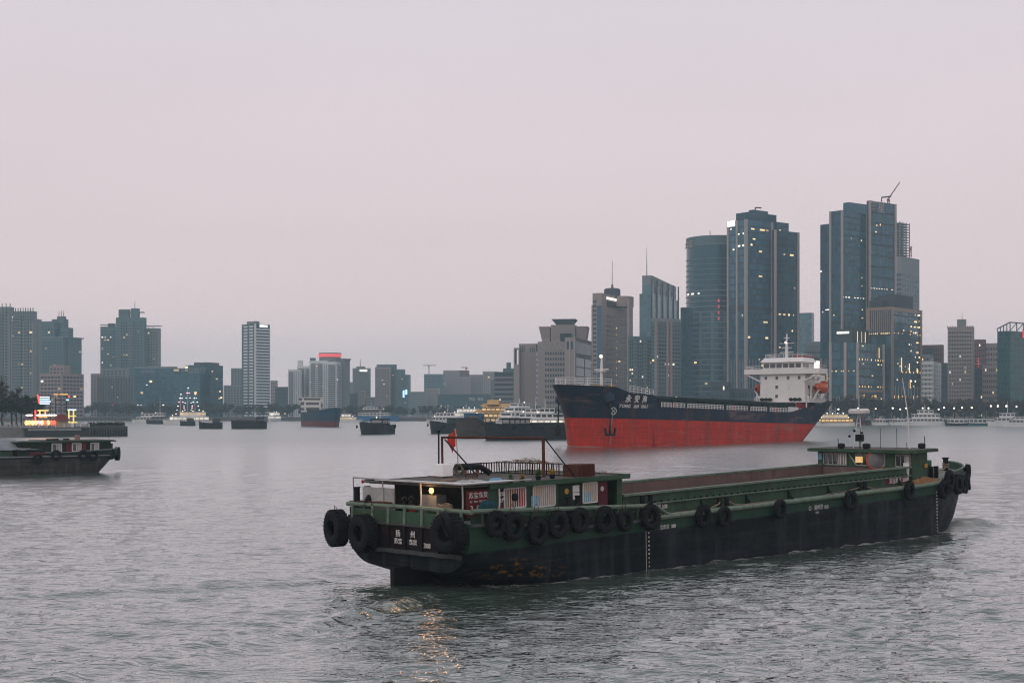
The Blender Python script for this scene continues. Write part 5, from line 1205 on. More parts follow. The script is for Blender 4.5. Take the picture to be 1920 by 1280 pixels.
# lettering and draught marks on the hull
def hull_text(body, s, z, size, mat=None, y=-HB-0.012, rz=0.0, bold=0.01, parent=None):
    return link('lettering', text_mesh(body, size, mat or m_letter_d, bold*size*2), parent or barge, (s, y, z), (R(90), 0, rz))
hull_text('宝鑫货', 1.75, 2.33, 0.28); hull_text('308', 2.55, 2.33, 0.28, m_letter)
hull_text('宝鑫货 308', 2.6, 3.36, 0.34, m_letter, y=-3.69); hull_text('苏宝鑫货 308', 29.6, 3.36, 0.42, m_letter, y=-3.69)
side = MB(); side.bb(27.9, 31.1, -3.675, -3.662, 3.15, 3.55); side.build('name_strip', m_redp, barge)
hull_text('扬州港', 17.6, 2.34, 0.34); hull_text('宝货', 18.5, 2.30, 0.26); hull_text('1250', 17.4, 2.02, 0.18)
m = MB(); m.lathe([(.15, 0), (.15, .012), (.10, .012), (.10, 0), (.15, 0)], 16, (16.6, -HB-.012, 2.35), axis='y'); m.build('load_mark', m_letter_d, barge)
for i in range(10): hull_text(str(20-2*i if i < 10 else 0), 0.32, 2.12-0.235*i, 0.13, m_letter, bold=.02)
m = MB(); m.bb(0.06, 0.10, -HB-.015, -HB-.006, -0.05, 2.25); m.build('draught_line', m_letter_d, barge)
for i in range(13): hull_text(str(26-2*i), 33.05, 2.35-0.235*i, 0.15, m_letter, y=-HB-0.02, bold=.02)
for y, top, bot in ((0.55, '扬', '苏宝'), (-0.62, '州', '鑫货')):
    link('lettering', text_mesh(top, 0.38, m_letter, 0.004), barge, (-13.6, y, 2.92), (R(90), 0, R(-90)))
    link('lettering', text_mesh(bot, 0.32, m_letter, 0.004), barge, (-13.6, y, 2.52), (R(90), 0, R(-90)))
link('lettering', text_mesh('308', 0.36, m_letter, 0.004), barge, (-13.6, -1.72, 2.42), (R(90), 0, R(-90)))

def bitts(s, y, z, label_part='mooring_bitts', h=0.75, turn=0):
    m = MB()
    for d in (-.36, .36): m.lathe([(.16, 0), (.16, h-.06), (.19, h-.06), (.19, h), (.01, h)], 12, (s+d, y, z))
    m.bar((s-.75, y, z+.32), (s+.75, y, z+.32), .07, .07); m.build(label_part, m_black, barge)
bitts(-5.4, -4.35, deck_z(-5.4)+.02, h=1.5); bitts(0.9, -4.2, 2.96, h=1.25); bitts(8.2, -4.15, 2.96, h=.62); bitts(24.0, -4.15, 2.96, h=.6)
bitts(36.0, -3.0, deck_z(36), h=.9); bitts(-12.9, 4.3, 3.7, h=1.5)
for s in (8.2, 24.0):
    m = MB(); m.bb(s-.7, s+.7, -4.4, -3.9, 2.955, 3.03); m.build('bitts_base', m_green_l, barge)

# wheelhouse at the bow
def wheelhouse():
    z0 = 3.3; m = MB(); m.bb(31.35, 33.5, -3.85, 4.1, 2.96, 5.22); wh = m.build('wheelhouse', m_green, barge)
    m = MB(); m.bb(30.7, 34.4, -4.25, 4.6, 5.24, 5.46); rf = m.build('wheelhouse_roof', m_green, barge)
    m = MB(); m.bb(30.8, 34.3, -4.15, 4.5, 5.465, 5.48); m.build('roof_sheet', m_roofp, rf)
    for (y0, y1, kind_) in ((1.55, 3.55, 0), (-1.65, 0.75, 1), (-3.7, -2.55, 2)):
        m = MB(); m.bb(31.32, 31.345, y0, y1, 4.25, 5.12); w = m.build('window', m_glassd, wh)
        m = MB(); x = 31.29
        m.bar((x,y0,4.25),(x,y1,4.25),.06,.07); m.bar((x,y0,5.12),(x,y1,5.12),.06,.07)
        n = 5 if kind_ != 2 else 3
        for i in range(n+1): y = y0+(y1-y0)*i/n; m.bar((x,y,4.25),(x,y,5.12),.05,.06)
        m.build('window_frame', m_whited, w)
        if kind_ == 0:
            m = MB()
            for i in range(6): m.bb(31.30, 31.318, y0+.08+i*.14, y0+.16+i*.14, 4.3, 5.08)
            m.build('blind', m_white, w)
        else:
            m = MB(); m.bb(31.305, 31.318, y0+.1, (y0+y1)/2-.1, 4.3, 5.05); m.build('curtain', m_letter_d, w)
    m = MB(); m.bb(31.25, 31.33, 3.7, 4.0, 4.6, 5.1); m.build('poster', m_lblue, wh)
    m = MB(); m.bb(31.15, 31.32, 0.2, 0.72, 4.46, 4.90); m.build('lit_lamp_panel', glow('wheelhouse_lamp', (1.0, 0.62, 0.25), 0.6), wh)
    m = MB(); m.bar((31.2, 1.3, 5.1), (31.2, 0.7, 4.3), .07, .07); m.build('roof_strut', m_whited, wh)
    m = MB(); m.bb(33.0, 33.35, -3.95, -3.86, 4.1, 4.4); m.build('yellow_box', m_yellow, wh)
    m = MB(); m.tube([(31.0, -3.55, 4.0), (31.0, -3.55, 4.55)], 0.22, 10); m.tube([(31.0, -3.55, 3.3), (31.0, -3.6, 4.1)], 0.17, 8); m.build('white_post', m_white, wh)
    # masts and aerials on the roof
    zr = 5.48
    m = MB()
    for a in range(3): an = 2.1*a; m.bar((32.2+.45*math.cos(an), 1.0+.45*math.sin(an), zr), (32.2+.07*math.cos(an), 1.0+.07*math.sin(an), zr+2.6), .05, .05)
    for k in range(5):
        z = zr+.4+k*.45; r_ = .42-.07*k
        for a in range(3): m.bar((32.2+r_*math.cos(2.1*a), 1.0+r_*math.sin(2.1*a), z), (32.2+r_*math.cos(2.1*a+2.1), 1.0+r_*math.sin(2.1*a+2.1), z+.2), .03, .03)
    mast = m.build('radar_mast', m_white, rf)
    m = MB(); m.bb(31.5, 32.9, 0.6, 1.4, zr+2.62, zr+2.95); m.lathe([(.75,.0),(.8,.12),(.8,.25),(.6,.34),(.01,.36)], 16, (32.2, 1.0, zr+2.6)); m.build('radar_scanner', m_white, mast)
    m = MB(); m.tube([(32.2,1.0,zr+2.9),(32.2,1.0,zr+4.1)], .04, 5); m.build('radar_whip', m_whited, mast)
    m = MB(); m.tube([(33.2, -2.6, zr), (33.05, -2.55, zr+2.6), (32.7, -2.35, zr+5.2)], [.055, .045, .02], 8); m.build('tall_mast', m_white, rf)
    for s, y, h_, r_ in ((32.0, -0.9, 1.55, .02), (32.6, -1.9, 1.5, .02), (31.4, 0.4, 1.6, .02), (33.6, -3.6, 0.9, .03), (31.2, 2.2, 0.75, .03), (33.5, -2.2, 0.45, .02)):
        m = MB(); m.tube([(s, y, zr), (s, y+.02, zr+h_)], r_, 5); m.build('aerial', m_black, rf)
    for s, y, r_ in ((31.3, 2.0, .28), (31.2, -0.2, .30), (33.7, -3.3, .28)):
        m = MB(); m.lathe([(r_*.6, 0), (r_, r_*.3), (r_*.95, r_*1.2), (r_*.4, r_*1.4), (.01, r_*1.42)], 12, (s, y, zr)); m.build('deck_lamp', m_black, rf)
    m = MB(); m.bb(31.3, 31.7, 0.3, 0.8, zr+.55, zr+1.05); m.tube([(31.5,.55,zr),(31.5,.55,zr+.6)], .03, 5); m.build('horn_speaker', m_black, rf)
    for s, y, z in ((31.8, 1.6, .9), (31.9, 0.6, 1.15), (32.0, 1.3, 1.3)):
        m = MB(); m.lathe([(.01,-.1),(.1,-.06),(.1,.06),(.01,.1)], 8, (s, y, zr+z)); m.build('signal_lamp', m_black, mast)
wheelhouse()

# loose gear on the barge, each thing on its own
t = on_barge('radio_dish', 'grey dish with an orange rim leaning by the wheelhouse window', 'dish', (30.9, -1.2, 4.22), R(35))
m = MB(); m.lathe([(.01, .0), (.45, .05), (.62, .16), (.70, .2), (.62, .2), (.45, .1), (.01, .05)], 20, (0,0,.45), axis='x'); m.build('dish', m_grey, t); m = MB(); m.tube([(.2, .68*math.cos(a), .45+.68*math.sin(a)) for a in np.linspace(0, 6.28, 21)[:-1]], .07, 6, closed=True); m.build('rim', m_orange, t)
t = on_barge('tarpaulin_heap', 'crumpled brown tarpaulin beside the wheelhouse', 'tarpaulin', (32.6, -4.25, 2.97))
m = MB(); from mathutils import noise as mn
m.grid([[(x+.1*mn.noise((3*x, 3*y, 5)), y+.1*mn.noise((3*x, 3*y, 9)), max(0.0, (0.38+.35*mn.noise((1.3*x, 2*y, 1))+.22*abs(mn.noise((4*x, 5*y, 2))))*math.exp(-((x)/1.6)**6-((y)/.55)**6)-.03)) for y in np.linspace(-.65, .75, 18)] for x in np.linspace(-2.0, 1.8, 44)]); m.build('cloth', m_tarpb, t)
t = on_barge('anchor_winch', 'dark anchor winch on the barge foredeck', 'winch', (37.4, 0.4, deck_z(37.4)))
m = MB(); m.bb(-.9, .9, -1.3, 1.3, 0, .2); m.build('base', m_green_d, t); m = MB(); m.lathe([(.62,-1.1),(.62,-1.0),(.36,-1.0),(.36,.5),(.62,.5),(.62,.6),(.25,.6),(.25,1.2)], 14, (0,0,.75), axis='y'); m.build('drum', m_black, t)
for y in (-1.2, .75): m = MB(); m.bb(-.35, .35, y, y+.12, .2, 1.0); m.build('side_frame', m_black, t)
t = on_barge('engine_box', 'low dark engine box ahead of the wheelhouse', 'box', (36.3, -1.6, deck_z(36.3)))
m = MB(); m.bb(-.9, .9, -.5, .5, 0, .85); m.build('casing', m_black, t); m = MB(); m.bb(-.95, .95, -.55, .55, .85, .93); m.build('lid', m_green_d, t)
t = on_barge('bow_post', 'stubby black mooring post with wrapped rope at the bow', 'post', (41.0, -1.3, deck_z(41)))
m = MB(); m.lathe([(.2,0),(.2,.9),(.27,.92),(.27,1.02),(.01,1.03)], 12); m.build('post', m_black, t); m = MB(); m.tube([(.24*math.cos(a), .24*math.sin(a), .15+.02*a) for a in np.linspace(0, 22, 60)], .05, 5); m.tube([(-.2, -.1, .3), (-.7, -.2, .1), (-1.3, -.1, .06)], .05, 5); m.build('rope', m_rope, t)
t = on_barge('rope_coil', 'pink rope bundle over the bitts by the hold corner', 'rope', (0.9, -4.25, 3.2))
m = MB()
for i in range(7):
    a0 = i*.13; m.tube([(-.5+a0, -.3, .5-.05*i), (-.3+a0, -.45, .15), (.1+a0, -.5, -.1), (.6+a0*.8, -.42, -.2), (1.1+a0*.4, -.35, -.22)], .035, 5)
m.build('strands', m_rope_p, t)
t = on_barge('mooring_line', 'long pale mooring line lying along the side deck', 'rope', (8.2, -4.3, 2.99))
m = MB(); m.tube([(-6.2,-.2,.02),(-4.6,-.12,.03),(-3,-.22,.03),(-1.6,-.1,.06),(-.6,0,.25),(-.35,.08,.4)], .04, 5); m.tube([(.4,.08,.35),(.9,-.05,.12),(1.6,-.15,.04),(3,.05,.03),(4.6,-.1,.05),(6.0,.1,.04)], .035, 5); m.build('rope', m_rope, t)
t = on_barge('mooring_line', 'short pale mooring line at the forward side bitts', 'rope', (24.0, -4.25, 2.99))
m = MB(); m.tube([(-4.5,.1,.03),(-2.6,0,.06),(-.5,.05,.25)], .035, 5); m.tube([(.4,.08,.3),(1.4,-.1,.05),(3.6,-.05,.03),(6,.05,.03)], .03, 5); m.build('rope', m_rope, t)
t = on_barge('rope_pile', 'tangled tan rope heaped on the stern handrail', 'rope', (-13.1, -2.6, 4.3))
m = MB()
for i in range(5): m.tube([((.25+.05*i)*math.sin(a)*.6, (.55-.04*i)*math.cos(a)*1.1, .08*i+.05*math.sin(3*a+i)-.1) for a in np.linspace(0, 6.28, 15)[:-1]], .05, 5, closed=True)
m.build('coil', m_rope, t)
t = on_barge('rope_pile', 'rope with rags trailing over the far stern rail', 'rope', (-13.45, 3.2, 4.42))
m = MB(); m.tube([(0,.9,0),(0,.3,.05),(.02,-.3,.02),(0,-1.1,.06),(.02,-2.0,.05)], .05, 5); m.tube([(-.1,-.5,0),(-.2,-.6,-.3),(-.18,-.7,-.5)], .03, 5); m.build('strand', m_rust, t)
t = on_barge('tarpaulin_bundle', 'teal tarpaulin bundle in front of the red name board', 'tarpaulin', (-11.8, -4.4, 3.9))
m = MB(); m.grid([[((.55+.08*math.sin(7*a))*math.cos(a)*math.cos(e)*1.1, (.3)*math.sin(a)*math.cos(e), .42+.42*math.sin(e)+.06*math.sin(5*a)) for a in np.linspace(0, 6.283, 19)] for e in np.linspace(-1.4, 1.4, 9)]); m.build('cloth', m_teal, t)
m = MB(); m.tube([(-.6,-.25,0),(-.2,-.36,.22),(.2,-.36,.2),(.6,-.28,.0)], .05, 5); m.build('lashing', m_whited, t)
for nm, lab, loc, r_, h_, mt in (('bucket', 'grey plastic tub on the stern deck under the lamp', (-12.95, -0.75, 3.75), .34, .62, m_bluep), ('bucket', 'small red bucket beside the grey tub', (-12.95, 0.1, 3.75), .22, .5, m_redpl), ('bucket', 'red drum at the far stern corner', (-12.6, 4.2, 3.7), .2, .95, m_redpl),
                                 ('gas_bottle', 'dark gas bottle standing beside the windscreen', (-12.7, 1.05, 3.75), .16, .85, m_black), ('gas_bottle', 'second dark gas bottle in the galley opening', (-12.7, 0.5, 3.75), .16, .9, m_black)):
    t = on_barge(nm, lab, 'bucket' if nm == 'bucket' else 'gas bottle', loc)
    m = MB(); m.lathe([(r_*.85, 0), (r_, h_*.9), (r_*1.08, h_*.9), (r_*1.08, h_), (r_*.9, h_), (r_*.8, h_*.15)] if nm == 'bucket' else [(r_, 0), (r_, h_*.8), (r_*.6, h_*.93), (r_*.3, h_), (.01, h_)], 14); m.build('body', mt, t)
    m = MB(); m.tube([(r_*math.cos(a), 0, h_+.16*math.sin(a)) for a in np.linspace(0, 3.14, 8)], .015, 5); m.build('handle', m_grey, t)
t = on_barge('hanging_lamp', 'bare orange bulb glowing under the stern canopy', 'lamp', (-13.0, -1.45, 5.32))
bulb = glow('bulb_warm', (1.0, 0.42, 0.10), 4.0)
bl = bpy.data.lights.new('bulb_light', 'POINT'); bl.energy = 45.0; bl.color = (1.0, 0.50, 0.17); bl.shadow_soft_size = 0.12
link('bulb_light', bl, t, (-0.16, 0, -0.12))
m = MB(); m.lathe([(.01,-.18),(.10,-.12),(.13,0),(.08,.12),(.01,.14)], 12, (0,0,-.1)); m.build('bulb', bulb, t); m = MB(); m.lathe([(.01,.18),(.06,.16),(.07,.02),(.05,.0)], 10, (0,0,-.02)); m.tube([(0,0,.1),(0,0,.3)], .015, 5); m.build('socket', m_black, t)
t = on_barge('herb_box', 'patch of green plants growing in the galley opening', 'plant', (-12.95, -1.4, 3.72))
m = MB()
for i in range(70):
    x, y, h_ = rnd.uniform(-.12,.12), rnd.uniform(-.5,.5), rnd.uniform(.3,.75); dx = rnd.uniform(-.15,.15); m.add([(x-.03,y,0.1),(x+.03,y,0.1),(x+dx,y+dx,h_)], [(0,1,2)])
m.build('leaves', paint('herb_green', (0.04, 0.16, 0.03), 0.8, 0.4, 4), t); m = MB(); m.bb(-.2,.2,-.6,.6,0,.15); m.build('box', m_wood, t)
t = on_barge('water_tank', 'white plastic water box on the deckhouse roof', 'box', (-8.25, 2.8, 5.50), R(-8))
m = MB(); m.bb(-.32, .32, -.38, .38, .06, .70); m.bb(-.29, .29, -.35, .35, .70, .74); m.build('tank', paint('plastic_white', (0.88, 0.88, 0.88), 0.35, 0.03), t); m = MB(); m.bar((-.45,-.5,.03),(-.45,.9,.03),.12,.06); m.bar((.3,-.5,.03),(.3,.9,.03),.12,.06); m.build('stand', m_wood, t); m = MB(); m.lathe([(.08,0),(.08,.1),(.01,.11)], 10, (0,.5,.4)); m.build('tap', m_black, t)
t = on_barge('hose_coil', 'coil of green hose beside the white water box', 'hose', (-7.5, 2.4, 5.47))
m = MB()
for i in range(6): m.tube([(.12*math.sin(3*a+i)*.3+.04*i-.1, (.36-.02*i)*math.cos(a), .40+(.34-.02*i)*math.sin(a)) for a in np.linspace(0, 6.28, 19)[:-1]], .03, 5, closed=True)
m.build('coil', paint('hose_olive', (0.13, 0.13, 0.09), 0.7, 0.3), t)
t = on_barge('exhaust_duct', 'thick black ribbed duct lying on the roof by the slatted screen', 'duct', (-6.6, 2.7, 5.47))
m = MB(); m.tube([(-.5+.17*i, .25-.09*i, .50 if i < 8 else .50-.13*(i-7)) for i in range(11)], [.16+.012*(i % 2) for i in range(11)], 10); m.build('duct', m_black, t)
m = MB(); m.bb(-.2, .0, 0, .15, 0, .36); m.bb(.5, .65, -.35, -.2, 0, .36); m.build('support', m_wood, t)
t = on_barge('rusty_crate', 'rust brown ribbed box at the end of the roof screen', 'box', (-2.95, -2.55, 5.42), 0)
m = MB(); m.bb(-.72, .72, -.55, .55, 0, .68); m.build('box', m_rust, t)
for i in range(9): m = MB(); m.bb(-.72+.16*i, -.66+.16*i, -.585, -.55, .0, .68); m.build('rib', m_rust, t)
for lab, s, y, hh, mt in (('potted plant with green leaves on the roof edge', -6.9, -3.2, .5, m_leaf), ('potted plant with yellow flowers near the gantry post', -5.6, -3.0, .45, m_yleaf), ('small leafy pot at the corner of the roof', -9.3, -3.5, .4, m_leaf), ('low straggling pot plant next to the canopy edge', -8.5, -3.6, .3, m_yleaf)):
    t = on_barge('potted_plant', lab, 'plant', (s, y, 5.46))
    m = MB(); m.lathe([(.12, 0), (.17, .2), (.19, .2), (.15, .18)], 10); m.build('pot', m_black, t)
    m = MB()
    for i in range(46):
        a, e_, q = rnd.uniform(0, 6.28), rnd.uniform(.1, 1.4), rnd.uniform(.4, 1)*hh; d = Vector((math.cos(a)*math.cos(e_), math.sin(a)*math.cos(e_), math.sin(e_)))*q; sd = Vector((-math.sin(a), math.cos(a), 0))*.05
        b0 = Vector((0,0,.2)); m.add([b0+d*.5-sd, b0+d*.5+sd, b0+d], [(0,1,2)]); m.add([b0-sd*.1, b0+sd*.1, b0+d*.6], [(0,1,2)])
    m.build('leaves', mt, t)
t = on_barge('brushwood', 'dry brushwood piled along the top of the roof screen', 'brushwood', (-3.5, 0.4, 6.12))
m = MB()
for i in range(70):
    y = rnd.gauss(0, 1.1); x = rnd.uniform(-.3, .3); a = rnd.gauss(1.57, .5); l_ = rnd.uniform(.3, .9); m.bar((x, y, rnd.uniform(0, .18)*max(0, 1-abs(y)/2.5)), (x+l_*math.cos(a), y+l_*math.sin(a), rnd.uniform(0, .35)*max(.2, 1-abs(y)/2.2)), .018, .018)
m.build('twigs', m_wood, t)
t = on_barge('brushwood', 'thin branches scattered on the forward end of the roof', 'brushwood', (-1.2, -2.2, 5.42))
m = MB()
for i in range(40): y = rnd.uniform(-1.3, 2); x = rnd.uniform(-.7, .6); a = rnd.uniform(0, 6.28); l_ = rnd.uniform(.3, .9); m.bar((x, y, rnd.uniform(0, .08)), (x+l_*math.cos(a), y+l_*math.sin(a), rnd.uniform(.02, .3)), .015, .015)
m.build('twigs', m_wood, t)
t = on_barge('plank_stack', 'weathered planks laid on the roof above the galley', 'planks', (-10.6, -0.6, 5.5), R(24))
for i in range(4): m = MB(); m.bb(-1.5+.12*i, 1.5-.2*i, -.5+.27*i, -.26+.27*i, 0, .05+.02*i); m.build('plank', (m_wood, m_roofp, m_wood, m_rope)[i], t)
t = on_barge('wash_basin', 'pale blue wash basin upturned on the galley roof', 'basin', (-9.2, -2.3, 5.48))
m = MB(); m.lathe([(.36, 0), (.38, .03), (.28, .17), (.01, .19)], 16); m.build('bowl', m_lblue, t); m = MB(); m.tube([(.37*math.cos(a), .37*math.sin(a), .01) for a in np.linspace(0, 6.28, 19)[:-1]], .025, 5, closed=True); m.build('rim', m_white, t)
t = on_barge('folded_tarpaulin', 'folded grey white tarpaulin on the roof corner by the canopy', 'tarpaulin', (-11.4, -2.7, 5.5), R(-12))
m = MB(); m.grid([[(x, y, .05+.16*max(0, 1-(x/.85)**4)*max(0, 1-(y/.55)**4)+.05*mn.noise((4*x, 5*y, 3))) for y in np.linspace(-.55, .55, 14)] for x in np.linspace(-.85, .85, 20)]); m.build('cloth', m_whited, t); m = MB(); m.tube([(-.2, -.6, .1), (-.2, 0, .24), (-.2, .6, .1)], .02, 5); m.build('cord', m_rope, t)
t = on_barge('crab_pot', 'round wire crab pot lying on the deckhouse roof', 'crab pot', (-8.6, 0.2, 5.47))
m = MB()
for z in (0, .15, .3): m.tube([(.34*math.cos(a), .34*math.sin(a), z+.02) for a in np.linspace(0, 6.28, 15)[:-1]], .015, 5, closed=True)
for k in range(10): m.bar((.34*math.cos(k*.628), .34*math.sin(k*.628), .02), (.34*math.cos(k*.628), .34*math.sin(k*.628), .32), .015, .015)
m.build('wire_frame', m_rust, t)
t = on_barge('red_flag', 'red flag with yellow stars drooping from a thin pole on the roof', 'flag', (-6.4, 3.6, 5.4))
m = MB(); m.tube([(0,0,0),(-.05,.02,1.4),(-.16,.05,2.75)], .03, 6); m.build('pole', m_whited, t)
def flag_pt(u, v): return (-.16-.05*u+.10*math.sin(5*v+3*u)*u, .05+.62*u*(1-.35*v)*(.8+.2*math.sin(3*v)), 2.68-.95*v-.28*u*(1+.4*v)+.05*math.sin(7*u))
m = MB(); m.grid([[flag_pt(u, v) for u in np.linspace(0, 1, 9)] for v in np.linspace(0, 1, 12)]); fl = m.build('cloth', m_flag, t)
for u, v, r_ in ((.35, .18, .07), (.55, .12, .03), (.62, .22, .03), (.6, .33, .03), (.5, .42, .03)):
    p = Vector(flag_pt(u, v)); m = MB(); m.add([(p.x-.06, p.y+r_*(1 if k % 2 == 0 else .42)*math.sin(k*.628), p.z+r_*(1 if k % 2 == 0 else .42)*math.cos(k*.628)) for k in range(10)], [tuple(range(10))]); m.build('star', m_yellow, fl)
t = on_barge('hanging_buoy', 'small red float dangling from the canopy rail', 'float', (-13.3, 3.75, 5.66))
m = MB(); m.lathe([(.01,-.1),(.08,-.05),(.08,.05),(.01,.1)], 10, (0,0,-.16)); m.build('float', m_redpl, t); m = MB(); m.tube([(0,0,0),(0,0,-.1)], .012, 4); m.build('string', m_black, t)

# ------------------------------------------------------------------ the red and blue cargo ship
k_navy, k_red = (0.007, 0.018, 0.040), (0.42, 0.024, 0.007)
m_shipwhite = paint('ship_white', (0.70, 0.69, 0.66), 0.5, 0.06, 0.3, streak=0.0, rust=0.12, rust_col=(0.35, 0.26, 0.19))
m_hatch = paint('hatch_green', (0.012, 0.032, 0.026), 0.7, 0.25, 0.3)
m_navy = paint('ship_navy', k_navy, 0.5, 0.2, 0.3); m_redship = paint('ship_red', (0.24, 0.03, 0.025), 0.6, 0.2, 0.4)
m_lifeb = paint('lifeboat_orange', (0.52, 0.10, 0.03), 0.5, 0.12, 0.5)
ship = thing('cargo_ship', 'large cargo ship, navy over red hull and white bridge aft', 'cargo ship', (SHIP_O.x, SHIP_O.y, 0), (0, -R(1.2), SHIP_H))
SB = 9.3
def stem_x(z): return 0.31*z if z < 7.4 else 2.3+0.46*(z-7.4)+0.034*(z-7.4)**2
def stern_x(z): return -104.0-1.62*max(-1.0, z)
def ship_top(s):
    P = [(-135, 15.0), (-115.5, 14.4), (-111.0, 10.45), (-23.5, 10.45), (-20.5, 13.5), (-11.5, 13.7), (-9.0, 15.0), (9, 15.2)]
    return float(np.interp(s, [p[0] for p in P], [p[1] for p in P]))
def bow_b(t, z):
    fl = min(1, max(0, (z+3)/18)); p = 2.6-0.8*fl
    return SB*(1-(1-min(1, t))**p)**(0.62+0.03*fl)
def ship_hull():
    st = []; NZ = 14
    tt = [0, .012, .03, .06, .1, .16, .24, .34, .46, .6, .78, 1.0]
    def zz(top): return [-3+(top+3)*q for q in np.linspace(0, 1, NZ)]
    for t in reversed(tt):
        s_nom = stem_x(12)-t*22; top = ship_top(s_nom); row = []
        for z in zz(top): row.append((stem_x(z)-t*(22+0.0*z), bow_b(t, z), z))
        st.append(row)
    mid = []
    for s in (-92, -84, -70, -55, -40, -30, -24.5, -23.5, -22.5, -21.0, -20.3):
        mid.append([(s, SB, z) for z in zz(ship_top(s))])
    aft = []
    for t in (0, .02, .06, .12, .2, .32, .46, .62, .8, 1.0):
        row = []
        s_nom = -127+t*11; top = ship_top(s_nom)
        for z in zz(top): row.append((stern_x(z)+t*11.0, SB*(1-(1-t)**2.6)**0.5, z))
        aft.append(row)
    rows = aft+mid
    # join the bow rows behind the parallel body
    bow = [r for r in st if r[-1][0] > -19.5]
    rows = rows+bow
    m = MB(); section_hull(m, rows, 0, False)
    m.build('hull', hull_paint('ship_hull_paint', k_navy, k_red, (7.26, 7.36, 0.10), 0.30, rusty=True), ship, sharp=60)
    m = MB()
    for s0, s1 in ((-125, -109), (-109, -21.5), (-21.5, 5)):
        z = 10.4 if s0 == -109 else (13.35 if s0 > -50 else 13.9); n = 12
        def yb(s):
            if s > -18: return bow_b(max(0, (stem_x(z)-s)/22), z)*0.97
            if s < -100: return SB*(1-(1-min(1, max(0, (s-stern_x(z))/11)))**2.6)**0.5*0.97
            return SB*0.985
        m.grid([[(s, -yb(s), z), (s, yb(s), z)] for s in np.linspace(s0, s1, n)], smooth=False)
    m.build('deck', m_redship, ship)
    m = MB(); m.bb(-21.6, -21.5, -8.9, 8.9, 10.4, 13.35); m.bb(-109, -108.9, -8.9, 8.9, 10.4, 13.9); m.build('deck_break', m_navy, ship)
ship_hull()
def ship_surf(s, z):
    return bow_b((stem_x(z)-s)/22, z)
def surf_frame(s, z, side=1):
    e_ = 0.2; p = Vector((s, ship_surf(s, z), z)); du = Vector((-2*e_, ship_surf(s-e_, z)-ship_surf(s+e_, z), 0)).normalized()
    dv = Vector((0, ship_surf(s, z+e_)-ship_surf(s, z-e_), 2*e_)).normalized(); n = dv.cross(du) if dv.cross(du).y > 0 else du.cross(dv); n.normalize(); dv = n.cross(du)
    if side < 0: p.y, du.y, dv.y, n.y = -p.y, -du.y, -dv.y, -n.y
    return p, du, dv, n
def on_surf(name, me, s, z, off=0.05, turn=0.0, parent=None):
    p, du, dv, n = surf_frame(s, z)
    o = link(name, me, parent or ship); o.matrix_local = Matrix.Translation(p+n*off) @ Matrix((du, dv, n)).transposed().to_4x4() @ Matrix.Rotation(turn, 4, 'Z')
    return o
for i, ch in enumerate('永安海'): on_surf('lettering', text_mesh(ch, 2.0, m_letter, 0.05, 0.03, shear=0.25), -10.0-3.1*i, 12.1)
for i, ch in enumerate('YONG AN HAI'):
    if ch != ' ': on_surf('lettering', text_mesh(ch, 1.2, m_letter, 0.035, 0.03, shear=0.25), -7.6-0.98*i, 10.35)
m = MB(); m.lathe([(.95, 0), (.95, .05), (.75, .05), (.75, 0), (.95, 0)], 20); m.bb(-.62, .62, -.09, .09, 0, .05); m.bb(-.09, .09, -.62, .62, 0, .05)
on_surf('thruster_mark', m.mesh('thruster_mark', m_letter), -5.9, 9.1, turn=R(45))
for i in range(17): on_surf('draught_mark', text_mesh(str(9-i//2), 0.42, m_letter_d, 0.02, 0.02), -5.8, 8.1-0.45*i)
for side in (1, -1):                                                     # anchor bolsters, chains and anchors
    p, du, dv, n = surf_frame(-3.9, 12.2, side)
    out = n.copy(); m = MB(); c0 = p-out*0.8; c1 = p+out*1.0+Vector((0,0,-1.1))
    m.tube([c0, p+out*.1+Vector((0,0,-.1)), c1], [1.75, 1.6, 1.15], 14); bol = m.build('anchor_bolster', m_navy, ship)
    a = c1; m = MB(); m.tube([a, a+Vector((0,0,-5.6))], .19, 6); m.build('anchor_chain', m_black, bol)
    b0 = a+Vector((0,0,-5.4)); m = MB()
    m.bar(b0, b0+Vector((0,0,-2.2)), .5, .4); q = b0+Vector((0,0,-2.2)); hd = du if side > 0 else du
    m.bar(q-hd*1.35, q+hd*1.35, .75, .6)
    for sg in (-1, 1): m.bar(q+hd*1.15*sg, q+hd*1.55*sg+Vector((0,0,1.6)), .5, .35)
    m.build('anchor', m_black, bol)
# hatch coaming
m = MB(); m.bb(-101.0, -25.0, -6.6, 6.6, 10.4, 12.6); hc = m.build('hatch_coaming', m_hatch, ship)
for i in range(8):
    s0 = -100.6+i*9.45
    m = MB(); m.bb(s0, s0+9.2, -6.9, 6.9, 12.62, 13.35); m.build('hatch_cover', m_hatch, hc)
for i in range(24): m = MB(); s = -100+i*3.2; m.bb(s-.12, s+.12, 6.6, 7.2, 10.4, 12.5); m.build('coaming_stay', m_hatch, hc)
# ship's side rails in white panels
for s0, s1 in ((-24.5, -29), (-30, -35.5), (-37, -55), (-57, -68), (-70, -79), (-81, -92), (-99, -101.5), (-104, -107)):
    n = max(2, int(abs(s1-s0)/1.5)); m = MB()
    for z in (10.75, 11.2, 11.65): m.bar((s0, 9.1, z), (s1, 9.1, z), .16, .16)
    for i in range(n+1): s = s0+(s1-s0)*i/n; m.bb(s-.09, s+.09, 9.02, 9.18, 10.4, 11.65)
    m.build('side_rail', m_shipwhite, ship)
m = MB(); m.bb(-98.5, -92.5, 8.7, 8.9, 10.7, 12.1); m.build('gangway', m_shipwhite, ship)
for s in (-33, -62, -86): m = MB(); m.bb(s-.5, s+.5, 7.6, 8.3, 10.4, 11.9); m.build('hose_box', m_redship, ship)
